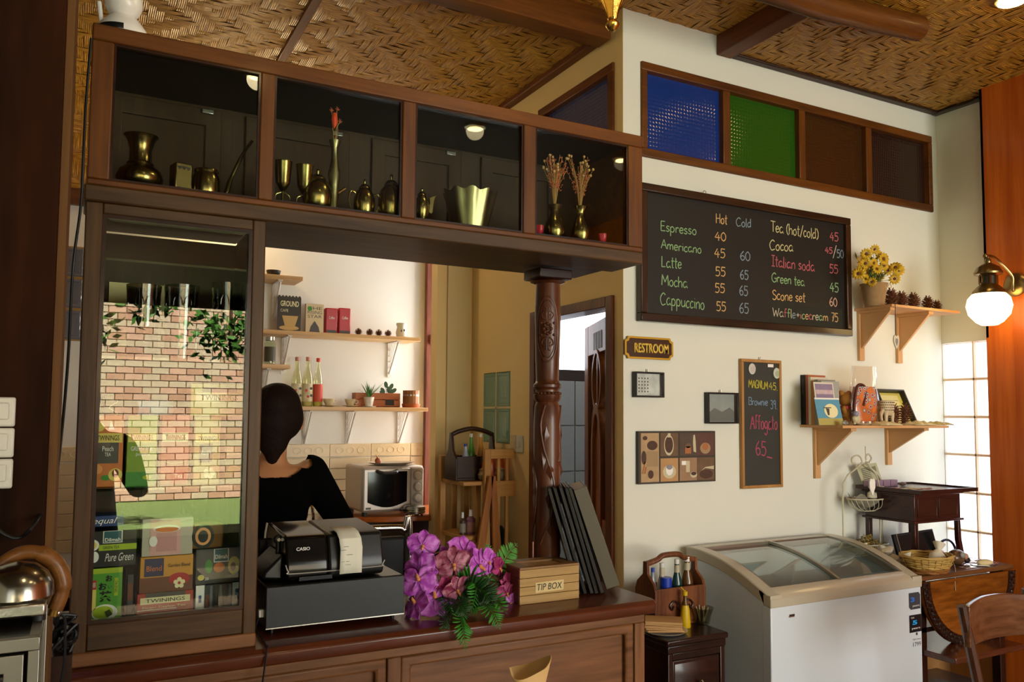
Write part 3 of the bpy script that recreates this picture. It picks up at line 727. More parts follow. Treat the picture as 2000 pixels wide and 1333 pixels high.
# lower stack
zb = Z2s
t, w, h = boxthing('tea_carton', 'bright green tea carton with Japanese lettering', 170, 1108, 240, 1218, '#4f9a22', base=zb, depth=.08)
lettering(t, 'お', w*.0, w*.2, h*.74, h*.86, -.0012, INK, bold=.03); lettering(t, 'お', -w*.2, w*.04, h*.58, h*.72, -.0012, INK, bold=.03)
lettering(t, '茶', -w*.18, w*.2, h*.34, h*.56, -.0012, INK, bold=.03); lettering(t, 'い', w*.08, w*.18, h*.6, h*.66, -.0012, INK)
patch(t, 'yellow_strip', -w*.42, -w*.27, h*.2, h*.6, -.0003, F_YEL); patch(t, 'red_strip', -w*.42, -w*.27, h*.6, h*.78, -.0004, F_RED)
lettering(t, '緑茶', -w*.40, -w*.29, h*.64, h*.74, -.0014, F_WHITE)
patch(t, 'pale_strip', w*.26, w*.38, h*.45, h*.8, -.0003, F_LIME); lettering(t, '日本のお茶', w*.28, w*.36, h*.5, h*.76, -.0012, INK)
disc(t, 'cup_print', 0, h*.14, w*.38, -.0003, F_WHITE, ry=h*.16); disc(t, 'tea_print', -w*.05, h*.15, w*.3, -.0012, F_LIME, ry=h*.12)
B().prism([(w*.0, h*.16), (w*.14, h*.2), (w*.24, h*.1), (w*.08, h*.04)], -.003, -.002, 'xz').go('teabag_print', mat('print_olive', '#3f4a18', .5), t)
patch(t, 'top_flap', -w*.5, w*.5, h*.9, h, -.0004, F_LIME)
t, w, h = boxthing('tea_box', 'black green-tea box with lime band and teal badge', 170, 1034, 268, 1106, '#17130f', base=zb+h+.0015, depth=.08)
patch(t, 'lime_band', -w*.28, w*.5, h*.46, h*.62, -.0003, F_LIME); lettering(t, 'GREEN TEA', -w*.2, w*.14, h*.5, h*.58, -.0012, INK)
patch(t, 'badge', -w*.2, w*.2, h*.66, h*.99, -.0003, F_WHITE); patch(t, 'badge_field', -w*.18, w*.18, h*.68, h*.98, -.001, F_TEAL)
lettering(t, 'Dilmah', -w*.16, w*.16, h*.7, h*.8, -.002, F_WHITE, bold=.02); lettering(t, 'Pure Green', -w*.15, w*.44, h*.16, h*.38, -.0012, F_WHITE, shear=.4)
disc(t, 'cup_print', -w*.42, h*.62, w*.15, -.0003, F_WHITE, ry=h*.16); disc(t, 'tea_print', -w*.43, h*.62, w*.11, -.0012, F_YEL, ry=h*.11); disc(t, 'spoon_print', -w*.36, h*.3, w*.09, -.0003, F_WHITE, ry=h*.15)
hz = zb+.1105+.0015+h
t, w, h = boxthing('sweetener_box', 'blue sweetener box with white script on black box', 174, 1006, 243, 1032, '#1d3c74', base=PY(170, 1034, YB).z+.002, Y=YB+.006)
lettering(t, 'equal', -w*.4, w*.3, h*.12, h*.82, -.0012, F_WHITE, shear=.35)
t, w, h = boxthing('carton', 'dark grey carton squeezed beside the green carton', 246, 1122, 262, 1218, '#2c3038', base=zb, depth=.09)
patch(t, 'picture_print', -w*.4, w*.4, h*.4, h*.8, -.0003, F_BROWN)
t, w, h = boxthing('tea_box', 'red tea box with cream band at bottom centre of showcase', 266, 1152, 378, 1213, '#a83423', base=zb)
brandband(t, w*.96, h*.5, h*.3, 0, F_CREAM); patch(t, 'dark_label', -w*.35, w*.35, h*.8, h, -.0003, F_GREY); lettering(t, 'Finest Ceylon Tea', -w*.4, w*.36, h*.28, h*.4, -.0012, F_CREAM)
patch(t, 'white_strip', -w*.5, w*.2, h*.22, h*.25, -.0003, F_WHITE)
z_ = zb+h+.001
t, w, h = boxthing('tea_box', 'orange and brown tea box with flower cup print', 272, 1083, 378, 1152, '#c98a1c', base=z_)
patch(t, 'brown_print', -w*.5, w*.5, 0, h*.42, -.0003, F_BROWN); patch(t, 'blue_print', -w*.42, -w*.06, h*.45, h*.95, -.0004, mat('print_navy', '#1a1c4a', .5))
lettering(t, 'Blend', -w*.38, -w*.1, h*.6, h*.75, -.0014, F_ORANGE); lettering(t, 'Garden Blend', w*.02, w*.44, h*.68, h*.78, -.0012, INK)
disc(t, 'cup_print', w*.24, h*.34, w*.2, -.0012, F_RED, ry=h*.17)
for k in range(5): disc(t, 'petal_print', w*.24+w*.07*math.cos(k*1.257+.3), h*.22+w*.07*math.sin(k*1.257+.3), w*.045, -.002-.0002*k, F_CREAM, n=10)
z_ += h+.001
t, w, h = boxthing('tea_box', 'white tea box with pink cup picture on its front', 276, 1010, 378, 1081, '#b9b2a0', base=z_)
patch(t, 'picture', -w*.34, w*.26, h*.02, h*.96, -.0003, F_PINK); disc(t, 'cup_print', -w*.02, h*.72, w*.27, -.0012, F_WHITE, ry=h*.1); disc(t, 'tea_print', -w*.02, h*.7, w*.23, -.002, F_ORANGE, ry=h*.07)
patch(t, 'cup_body', -w*.22, w*.18, h*.12, h*.62, -.0012, mat('print_rose', '#c98f8f', .5)); disc(t, 'handle_print', -w*.28, h*.4, w*.08, -.002, F_WHITE, ry=h*.14)
t, w, h = boxthing('tea_box', 'stack-edged white and black tea box at bottom right', 381, 1137, 474, 1203, '#38383a', base=zb)
for k in range(5): patch(t, 'stripe', -w*.2+k*w*.1, -w*.15+k*w*.1, h*.05, h*.95, -.0003, F_GREY if k % 2 else mat('print_steel', '#7d8388', .5))
patch(t, 'white_end', w*.28, w*.5, 0, h, -.0003, F_WHITE); patch(t, 'side_badge', w*.34, w*.45, h*.3, h*.75, -.0012, F_TEAL); lettering(t, 'Dilmah', w*.35, w*.44, h*.45, h*.6, -.002, F_WHITE)
patch(t, 'white_end', -w*.5, -w*.32, 0, h, -.0003, F_WHITE); patch(t, 'blue_figure', -w*.44, -w*.38, h*.3, h*.6, -.0012, F_BLUE); patch(t, 'picture_print', -w*.3, -w*.2, h*.1, h*.6, -.0003, F_BROWN)
z_ = zb+h+.001
t, w, h = boxthing('tea_box', 'charcoal tea box with teal badge and peach print', 381, 1068, 474, 1137, '#3c3a36', base=z_)
patch(t, 'badge', -w*.12, w*.2, h*.6, h*.98, -.0003, F_WHITE); patch(t, 'badge_field', -w*.10, w*.18, h*.63, h*.97, -.001, F_TEAL); lettering(t, 'Dilmah', -w*.09, w*.17, h*.7, h*.82, -.002, F_WHITE, bold=.02)
disc(t, 'peach_print', w*.32, h*.48, w*.13, -.0003, F_YEL, ry=h*.26); disc(t, 'peach_stone', w*.30, h*.45, w*.06, -.0012, F_BROWN, ry=h*.13); disc(t, 'fruit_print', 0, h*.45, w*.12, -.0003, F_ORANGE, ry=h*.14)
disc(t, 'leaf_print', -w*.22, h*.5, w*.08, -.0003, F_GREEN, ry=h*.2); disc(t, 'cup_print', -w*.38, h*.2, w*.07, -.0003, F_YEL, ry=h*.08); lettering(t, '20', -w*.3, -w*.22, h*.12, h*.2, -.0012, F_WHITE)
z_ += h+.001
t = thing('paper_pouch', 'brown paper pouch with round black seal', 'bag', (PY(405, 1068, YB).x, YB, z_))
B().prism([(-.034, 0), (.034, 0), (.036, .05), (.030, .058), (.012, .062), (-.03, .060), (-.036, .03)], 0, .05, 'xz').go('pouch', mat('kraft_brown', '#7a5224', .7, bump=.3), t, .004)
disc(t, 'seal', -.010, .028, .024, -.0003, INK, ry=.028); disc(t, 'seal_face', -.010, .028, .017, -.0012, F_PEACH, ry=.02); disc(t, 'seal_mark', -.010, .028, .011, -.002, INK, ry=.014)
# brown packet behind, between the shelves
t = thing('kraft_packet', 'dark brown packet standing behind the blue sweetener box', 'bag', (PY(222, 990, 2.06).x, 2.07, zb))
B().prism([(-.06, 0), (.06, 0), (.062, .15), (.055, .22), (.06, .28), (-.06, .28)], 0, .04, 'xz').go('packet', mat('dark_kraft', '#3c2a18', .7, bump=.3), t, .004)
# stacked tumblers
def tumbler(px, py0, py1, px_w, label, Y=2.02, stack=True):
    c = PY(px, py1, Y); top = PY(px, py0, Y).z; r = px_w/2/FPX*Y*1.02
    H = top-Z3s
    m = clear('tumbler_glass', '#a8957a', 2.2, .10, .03)
    t = thing('glass_tumbler', label, 'glass', (c.x, Y+.03, Z3s+.0005), 0, 'stacked tumblers in the showcase')
    B().lathe([(r*.72, 0), (r*.8, .004), (r*.95, H*.68)], (0, 0, 0), 28).go('lower_glass', m, t)
    B().lathe([(r*.75, H*.30), (r*.98, H), (r*.93, H), (r*.7, H*.33)], (0, 0, 0), 28).go('upper_glass', m, t)
    b = B()
    for k in range(10):
        a0 = 2*PI*k/10
        b.tube([((r*.9)*math.cos(a0+.28*math.cos(q)), (r*.9)*math.sin(a0+.28*math.cos(q)), H*.72+H*.13*math.sin(q)) for q in [PI*j/6 for j in range(7)]], .0014, 5)
    b.go('pressed_arches', m, t)
    return t
tumbler(279, 555, 690, 60, 'stacked brownish pressed-glass tumblers at shelf left')
tumbler(354, 556, 690, 62, 'stacked pressed-glass tumblers in the middle of the shelf')
tumbler(445, 552, 690, 58, 'stacked pressed-glass tumblers at shelf right, nearly clear')
t = thing('glass_tumbler', 'single clear tapered tumbler behind the middle stack', 'glass', (PY(382, 650, 2.1).x, 2.13, Z3s+.0005))
B().lathe([(.018, 0), (.028, .09), (.026, .09), (.017, .004)], (0, 0, 0), 24).go('bowl', MC['tumbler_glass'], t)
t = thing('glass_tumbler', 'small clear tumbler standing below the vanilla tea box', 'glass', (PY(393, 960, 1.962).x, 2.09, z_+.062 if False else zb))
B().lathe([(.018, 0), (.03, .24), (.028, .24), (.017, .004)], (0, 0, 0), 24).go('bowl', MC['tumbler_glass'], t)

# ------------------------------------------------------------------ brass and flowers in the upper cabinet
YU = 1.968
ZU = ZB1+.0125
def base_x(px, Y=YU): return PY(px, 380, Y).x
def topz(px, py, Y=YU): return PY(px, py, Y).z
def pxw(n, Y=YU, px=500): # n pixels wide at that place -> metres
    return PY(px+n/2, 380, Y).x-PY(px-n/2, 380, Y).x
def brass_lathe(name, label, cat, px, prof, m=BRASS, Y=YU, scale=1, grp=None, part='body'):
    t = thing(name, label, cat, (base_x(px, Y), Y, ZU), 0, grp)
    B().lathe([(r*scale, z*scale) for r, z in prof], (0, 0, 0), 32).go(part, m, t)
    return t
H = topz(274, 262)-ZU
t = brass_lathe('brass_vase', 'squat brass vase with flared neck in leftmost pane', 'vase', 272, [(.02, 0), (.03, .004), (.046, .02), (.050, .035), (.044, .052), (.028, .064), (.024, .072), (.023, .10), (.03, .125), (.037, H), (.034, H), (.028, .126), (.02, .1)], Y=1.985)
B().lathe([(.026, .064), (.029, .068), (.026, .072)], (0, 0, 0), 28).go('collar', BRASS, t)
t = thing('tea_light_box', 'square brass box pierced with small hearts', 'box', (base_x(352), YU, ZU), .25)
w = pxw(36, px=352)/2; h = topz(352, 322)-ZU
B().box(-w, w, -w, w, 0, h).go('body', BRASS, t, .003)
for k in (-1, 0, 1):
    for zz in (.86, .22):
        B().prism([(k*w*.5, h*zz-.006), (k*w*.5+.005, h*zz), (k*w*.5+.0025, h*zz+.003), (k*w*.5, h*zz+.001), (k*w*.5-.0025, h*zz+.003), (k*w*.5-.005, h*zz)], -w-.001, -w+.0005, 'xz').go('heart_hole', INK, t)
t = brass_lathe('spouted_pot', 'round brass pot with a very long curved spout', 'pot', 402, [(.024, 0), (.028, .004), (.031, .02), (.031, .05), (.026, .062), (.028, .066), (.027, .070), (.012, .074), (.001, .078)])
t_x = base_x(440)-base_x(402); tz = topz(490, 275)-ZU; tx = base_x(490)-base_x(402)
B().tube(smooth_line([(.026, 0, .012), (t_x, -.004, .02), (t_x+.012, 0, .06), (tx*.8, 0, tz*.78), (tx, 0, tz)], 6), [.007]*6+[.006]*6+[.0045]*6+[.0035]*7, 10).go('spout', BRASS, t)
def goblet(px, label, py0):
    h = topz(px, py0)-ZU
    t = brass_lathe('goblet', label, 'goblet', px, [(.02, 0), (.02, .002), (.006, .006), (.0035, .012), (.0035, h*.38), (.008, h*.42), (.017, h*.55), (.021, h*.97), (.0225, h), (.019, h), (.015, h*.6)], grp='brass goblets', part='bowl')
    for s in (-1, 1): B().tube(smooth_line([(s*.004, 0, h*.36), (s*.016, 0, h*.30), (s*.018, 0, h*.16), (s*.012, 0, h*.08)], 4), .0013, 6).go('scroll', BRASS, t)
goblet(552, 'left brass goblet on scrolled stem', 316); goblet(594, 'right brass goblet, its base hidden behind the rail', 324)
def teapot(px, label, hpy, r, knob=True, spout=0, handles=(), name='brass_teapot', body=None, sq=1.0):
    h = topz(px, hpy)-ZU
    t = thing(name, label, 'teapot', (base_x(px), YU, ZU))
    B().lathe([(r*.6, 0), (r*.72, .004), (r*.95, h*.18), (r*1.04, h*.36), (r*1.02, h*.5), (r*.82, h*.66), (r*.5, h*.76)], (0, 0, 0), 28).go('body', BRASS, t)
    B().lathe([(r*.56, h*.755), (r*.55, h*.78), (r*.35, h*.85), (r*.08, h*.88), (r*.1, h*.91), (r*.14, h*.95), (r*.09, h*.99), (.0005, h)], (0, 0, 0), 24).go('lid', BRASS, t)
    if spout:
        B().tube(smooth_line([(r*.8, 0, h*.18), (r*1.25, 0, h*.25), (r*1.4, 0, h*.5), (r*1.95, 0, h*.66)], 5), [.007]*5+[.0055]*5+[.004]*6, 10).go('spout', BRASS, t)
    for s in handles:
        B().tube(smooth_line([(s*r*.75, 0, h*.6), (s*r*1.35, 0, h*.66), (s*r*1.55, 0, h*.45), (s*r*1.15, 0, h*.18), (s*r*.8, 0, h*.16)], 5), .0022, 8).go('handle', BRASS, t)
    return t
teapot(620, 'round brass teapot with curved spout behind the goblets', 330, .036, spout=1)
teapot(712, 'small brass sugar pot with two curling handles', 350, .026, handles=(-1, 1))
teapot(764, 'large lidded brass canister at right end of second pane', 340, .033)
def dried(par, n, h0, spread, cols, seed, z0, orange=False):
    rn = random.Random(seed)
    st = B(); hd = {}
    for k in range(n):
        a = rn.uniform(0, 2*PI); l = h0*rn.uniform(.55, 1); dx = spread*rn.uniform(-1, 1)*l/h0; dy = spread*.4*math.sin(a)
        tip = Vector((dx, dy, z0+l)); st.tube([(0, 0, z0-.02), (dx*.3, dy*.3, z0+l*.5), tip], .0006, 4)
        c = rn.choice(cols); b = hd.setdefault(c, B())
        if c == 'bead': b.ball(tip, .0042, seg=8, rings=6)
        else:
            for q in range(9):
                f = rn.uniform(.35, 1.0); p_ = Vector((dx*f, dy*f, z0+l*f)); d = Vector((rn.uniform(-1, 1), rn.uniform(-1, 1), rn.uniform(.2, 1.2))).normalized()*.008
                b.tube([p_, p_+d*.5, p_+d], [.0004, .0016, .0003], 4)
    st.go('stems', mat('straw_stem', '#a87f46', .8), par)
    mm = {'bead': mat('tan_seed_head', '#c69a63', .7), 'rust': mat('rust_blossom', '#a8502c', .8), 'coral': mat('coral_blossom', '#c9643c', .8)}
    for c, b in hd.items(): b.go('seed_heads' if c == 'bead' else 'blossoms', mm[c], par, kind='stuff')
h = topz(652, 275)-ZU
t = brass_lathe('bud_vase', 'tall slim pewter bud vase with orange dried flowers', 'vase', 652, [(.012, 0), (.014, .003), (.009, .02), (.012, h*.4), (.016, h*.55), (.009, h*.72), (.008, h*.9), (.015, h), (.013, h), (.007, h*.93)], PEWTER)
B().tube(smooth_line([(0, 0, h-.02), (-.006, 0, h+.03), (-.010, 0, h+.075)], 4), .0008, 5).tube(smooth_line([(0, 0, h-.02), (.006, 0, h+.03), (.004, .004, h+.08)], 4), .0008, 5).tube(smooth_line([(0, 0, h-.02), (.002, -.004, h+.03), (.012, 0, h+.05)], 4), .0008, 5).go('stems', MC['straw_stem'], t)
b = B()
b.lathe([(.0005, -.022), (.006, -.012), (.008, 0), (.007, .010), (.004, .018)], (-.003, -.003, h+.052), 10).go('tulip_blossom', mat('orange_blossom', '#d9451c', .6), t)
b = B()
for (x, z) in ((-.010, h+.075), (.005, h+.08), (.012, h+.05)):
    for q in range(6): a = q*1.05; b.tube([(x, 0, z), (x+.006*math.cos(a), .003*math.sin(a*2), z+.006*math.sin(a)+.003)], [.0015, .0006], 4)
b.go('dried_heads', MC['rust_blossom'], t)
# third pane
h = topz(824, 368)-ZU
t = thing('cream_jug', 'small lidded brass jug with a flared lip', 'jug', (base_x(824), YU, ZU))
B().lathe([(.012, 0), (.014, .004), (.009, .010), (.018, h*.3), (.021, h*.5), (.018, h*.68), (.010, h*.8)], (0, 0, 0), 24).go('body', BRASS, t)
B().lathe([(.012, h*.8), (.010, h*.86), (.003, h*.92), (.004, h*.96), (.0005, h)], (0, 0, 0), 18).go('lid', BRASS, t)
B().prism([(.012, h*.45), (.022, h*.62), (.020, h*.78), (.04, h*.86), (.034, h*.74), (.03, h*.4), (.026, h*.35)], -.003, .003, 'xz').go('lip', BRASS, t, .001)
t = thing('scalloped_bowl', 'wide dull pewter bowl with scalloped rim', 'bowl', (base_x(929), YU+.035, ZU))
hb = topz(929, 380, YU+.035)-ZU; rb = pxw(96, YU, 929)/2*1.02; rows = []
for (f, z) in ((.55, 0), (.62, .004), (.78, hb*.45), (.9, hb*.8), (1.0, hb), (.97, hb), (.86, hb*.8), (.6, .01)):
    rows.append([(rb*f*(1+.05*math.cos(10*a)*min(1, z/hb*1.1))*math.cos(a), rb*.9*f*(1+.05*math.cos(10*a)*min(1, z/hb))*math.sin(a), z+(.004*math.cos(10*a) if z > hb*.9 else 0)) for a in [2*PI*k/60 for k in range(61)]])
B().sheet(rows).go('bowl', PEWTER, t)
# fourth pane
PINK = mat('pink_glass_cup', '#b8283c', .25, spec=.7)
def candlecup(px, label):
    t = thing('candle_cup', label, 'cup', (base_x(px, 1.95), 1.95, ZU), 0, 'pink candle cups')
    B().lathe([(.010, 0), (.010, .002), (.003, .004), (.003, .012), (.006, .015)], (0, 0, 0), 16).go('foot', BRASS, t)
    b = B(); rows = []
    for (r, z) in ((.003, .014), (.009, .019), (.011, .028), (.0125, .040), (.011, .040), (.009, .028)):
        rows.append([(r*(1+.12*math.cos(4*a)*(z > .02))*math.cos(a), r*(1+.12*math.cos(4*a)*(z > .02))*math.sin(a), z) for a in [2*PI*k/24 for k in range(25)]])
    b.sheet(rows).go('cup', PINK, t)
candlecup(1054, 'pink cup candle holder at left of fourth pane'); candlecup(1177, 'pink cup candle holder at right of fourth pane')
for px, py, ty, lab, sd in ((1083, 402, 303, 'round brass vase with rust flowers and seed heads', 3), (1133, 405, 306, 'second round brass vase with taller rust spray', 9)):
    h = topz(px, py, 1.962)-ZU
    t = thing('flower_vase', lab, 'vase', (base_x(px, 1.962), 1.962, ZU), 0, 'brass vases of dried flowers')
    B().lathe([(.018, 0), (.02, .003), (.029, h*.25), (.030, h*.4), (.022, h*.62), (.015, h*.74), (.014, h*.86), (.023, h), (.021, h), (.011, h*.85)], (0, 0, 0), 24).go('vase', BRASS, t)
    H2 = topz(px, ty, 1.962)-ZU
    dried(t, 44, H2-h, .046, ['bead', 'bead', 'rust', 'coral'], sd, h)
t = thing('security_camera', 'white domed security camera with stub aerial on cabinet top', 'camera', (PY(240, 55, 1.95).x, 1.95, ZT+.0005)); t.scale = (1.22, 1.22, 1.25)
B().lathe([(.042, 0), (.043, .006), (.040, .014), (.030, .028), (.022, .036)], (0, 0, 0), 32, sy=.9).go('base', mat('gloss_white', '#eceae4', .25), t)
B().lathe([(.0425, .0), (.0436, .005), (.041, .0105)], (0, -.0012, 0), 16, a0=PI*.95, a1=PI*1.5, sy=.9).go('black_foot', BLACK, t)
B().ball((0, 0, .062), .032, seg=28, rings=16).go('head', MC['gloss_white'], t)
B().lathe([(.0, 0), (.011, .0005), (.012, .002)], (-.004, -.031, .070), 20, Euler((R(90), 0, 0)).to_matrix()).go('lens', BLACK, t)
B().tube([(-.035, 0, .02), (-.040, 0, .055)], .004, 8).go('aerial', MC['gloss_white'], t)
# carved column between counter and cabinet
def column():
    cx, cy = PY(1070, 540, 2.13).x, 2.13
    t = thing('carved_column', 'turned and carved teak column under the cabinet', 'column', (cx, cy, ZC))
    Ht = ZB0-ZC; m = wood('column_teak', '#3a1c0e', '#6b3c22', 'Z', .36, 9, .2)
    def z(py): return PY(1068, py, cy).z-ZC
    r = .036
    P = [(r*1.0, .0), (.055, .0), (.055, .06), (.050, .065), (.052, .075), (.044, .085), (.040, .095), (.042, .11)]
    P += [(.0385, z(1000)), (.0415, z(900)), (.0415, z(830)), (.0395, z(795)), (.034, z(786)), (.041, z(780)), (.043, z(772)), (.036, z(766)), (.036, z(762)), (.043, z(757)), (.043, z(752)), (.037, z(748)), (.035, z(742)),
          (.037, z(700)), (.040, z(620)), (.0375, z(556)), (.033, z(549)), (.037, z(545)), (.041, z(538)), (.040, z(530)), (.043, z(528)), (.054, Ht-.036), (.055, Ht-.03)]
    P = sorted(P[1:], key=lambda q: q[1])
    B().lathe(P, (0, 0, 0), 40).go('shaft', m, t)
    B().box(-.058, .058, -.05, .05, Ht-.03, Ht).go('capital', W_EBONY, t, .004)
    for zz, rr in ((z(533), .0405), (z(769), .0395)):
        b = B()
        for k in range(22): b.ball((rr*math.cos(2*PI*k/22), rr*math.sin(2*PI*k/22), zz), .0045, seg=8, rings=6)
        b.go('bead_ring', m, t)
    # a relief drawn on the round shaft: u = angle*radius from the side that faces the camera, v = height
    fa = math.atan2(-cy, -cx)
    def on(u, v, rr=.0405): return (rr*math.cos(fa+u/rr), rr*math.sin(fa+u/rr), v)
    def line(b, pts, r_, rr=.0405): b.tube([on(p[0], p[1], rr) for p in smooth_line(pts, 3)], r_, 6)
    zc = z(645); a, bb = .034, (z(582)-z(708))/2
    b = B(); line(b, [(a*math.cos(q), zc+bb*math.sin(q)) for q in [2*PI*k/20 for k in range(21)]], .0025, .0385)
    line(b, [(a*.8*math.cos(q), zc+bb*.88*math.sin(q)) for q in [2*PI*k/20 for k in range(21)]], .0014, .0392)
    b.go('oval_border', m, t)
    b = B()
    for k in range(8):
        q = 2*PI*k/8
        b.ball(on(.011*math.cos(q), zc+.015*math.sin(q), .040), .0055, sz=1.1, seg=8, rings=6)
    b.ball(on(0, zc, .042), .005, seg=8, rings=6)
    for s in (-1, 1):
        for sv in (-1, 1):
            line(b, [(s*.003, zc+sv*.025), (s*.014, zc+sv*.032), (s*.018, zc+sv*.045), (s*.009, zc+sv*.052), (s*.005, zc+sv*.045), (s*.010, zc+sv*.041)], .002, .040)
            line(b, [(s*.004, zc+sv*.03), (s*.003, zc+sv*.06), (s*.008, zc+sv*.066)], .0018, .040)
            b.ball(on(s*.02, zc+sv*.018, .040), .0042, seg=8, rings=6)
    b.go('flower_carving', m, t)
    b = B()
    for k in range(4):
        o = k*.066
        line(b, [(o-.02, z(1060)), (o+.016, z(1000)), (o+.022, z(940)), (o-.008, z(880)), (o-.02, z(830)), (o-.006, z(792))], .0034, .041)
        for (u, py, dr) in ((o+.005, 975, 1), (o+.012, 920, -1), (o-.008, 850, 1), (o+.014, 1030, -1), (o-.012, 900, -1)):
            v = z(py)
            vs = [on(u, v-.026, .0410), on(u+dr*.016, v-.002, .0415), on(u+dr*.006, v+.03, .0410), on(u-dr*.010, v+.006, .0415), on(u+dr*.001, v, .0475)]
            b.mesh(vs, [(0, 1, 4), (1, 2, 4), (2, 3, 4), (3, 0, 4)])
    b.go('vine_carving', m, t)
column()
# ------------------------------------------------------------------ cash register
def register():
    x0, x1 = .402, .743; yf = 1.965
    t = thing('cash_register', 'black cash register with a paper receipt on its lid', 'cash register', ((x0+x1)/2, yf, ZC))
    w = (x1-x0)/2
    md = mat('drawer_grey_black', '#1f2526', .5, bump=.05, bscale=300); mb = mat('gloss_black_plastic', '#0c0b09', .12, spec=.6); mm = mat('matt_black_plastic', '#131312', .35)
    B().box(-w, w, 0, .006, .018, .112).go('drawer_front', md, t, .0015)
    B().box(-w, w, .006, .36, .016, .113).go('drawer_case', mat('drawer_top_black', '#15130f', .3), t, .003)
    B().box(-w, w, -.001, .0, .016, .0185).go('bottom_trim', STEEL, t)
    for sx in (-1, 1):
        for y in (.03, .3): B().cyl((sx*(w-.02), y, 0), (sx*(w-.02), y, .017), .005).go('foot', BLACK, t)
    # head: rounded-rectangle face swept back
    a0, a1 = PY(560, 1100, yf+.02).x-t.location.x, PY(750, 1100, yf+.02).x-t.location.x
    zt = PY(560, 1049, yf+.03).z-ZC; zb = .116
    prof = [(.0, zb+.012), (-.001, zb+.03), (.004, zb+.05), (.022, zt-.005), (.04, zt), (.22, zt+.01), (.235, zt-.02), (.24, zb)]
    prof = [(y+.02, z) for y, z in prof]+[(.04, zb), (.026, zb+.002)]
    def cap(a_, b_, m, nm):
        B().prism(prof, a_, b_, 'yz').go(nm, m, t, .006)
    cap(a0, a0+(a1-a0)*.42, mb, 'display_cover'); cap(a0+(a1-a0)*.42+.0008, a1, mm, 'printer_cover')
    zz = zb+.020
    def P(x, z): return (x, .0175, z)
    pts = [P(a0-.003, zz+.022), P(a0+.004, zz+.006), P(a0+.02, zz), P(a1-.02, zz+.001), P(a1-.006, zz+.005), P(a1+.001, zz+.016)]
    B().tube(smooth_line(pts, 6), .0016, 6).go('silver_line', mat('silver_plastic', '#c9c9c2', .3, .6), t)
    lettering(t, 'CASIO', a0+.022, a0+.055, zt-.034, zt-.026, .0195, mat('silver_print', '#cfcfca', .4), bold=.02)
    B().box(a0+.03, a0+.11, .016, .0195, zb+.002, zb+.011).go('display_window', mat('dark_display', '#2a2c33', .15), t)
    b = B(); rows = []
    rx0, rx1 = PY(665, 1040, yf).x-t.location.x, PY(708, 1040, yf).x-t.location.x
    for (y, z, sh) in ((.09, zt+.008, -.004), (.055, zt+.007, -.003), (.035, zt+.0015, 0), (.018, zt-.012, .002), (.012, zt-.035, .004), (.010, zt-.06, .003), (.006, zb+.012, .001)):
        rows.append([(rx0+sh+(rx1-rx0)*k/4, y-(.002 if k in (0, 4) else 0), z) for k in range(5)])
    b.sheet(rows).go('receipt', mat('receipt_paper', '#dcdccb', .7), t, solid=.0006)
    for (u, v, l) in ((.012, .030, .012), (.004, .038, .014), (.02, .05, .014), (.004, .066, .010), (.018, .066, .008), (.016, .074, .014)):
        B().box(rx0+u, rx0+u+l, .0075, .0085, zt-v-.0012, zt-v).go('receipt_print', mat('faint_print', '#8f8f86', .7), t)
    # keyboard wedge and left-hand flap behind, customer display knob on its stalk
    B().prism([(.26, .114), (.33, .114), (.33, .15), (.27, .19)], a0-.02, a1-.02, 'yz').go('keyboard_hood', mm, t, .006)
    B().prism([(a0-.002, .117), (a0-.05, .122), (a0-.045, .14), (a0-.002, .18)], .05, .2, 'xz').go('side_flap', mm, t, .006)
    B().cyl((a0-.004, .10, .17), (a0-.004, .10, .205), .006).ball((a0-.004, .10, .208), .012, sy=.5, seg=14, rings=10).go('display_stalk', mm, t)
    B().lathe([(.0, .0), (.004, .0), (.004, .002)], (a0-.004, .093, .208), 12, Euler((R(90), 0, 0)).to_matrix()).go('lens_dot', STEEL, t)
    B().box(-w-.012, -w, .02, .035, .04, .058).go('plug', WHITE, t, .002)
    B().tube(smooth_line([(-w-.005, .03, .05), (-w-.02, .01, .02), (-w-.012, -.03, .0035), (-w-.015, -.085, .004), (-w-.02, -.108, -.02), (-w-.05, -.116, -.25)], 6), .0022, 6).go('cable', BLACK, t)
register()
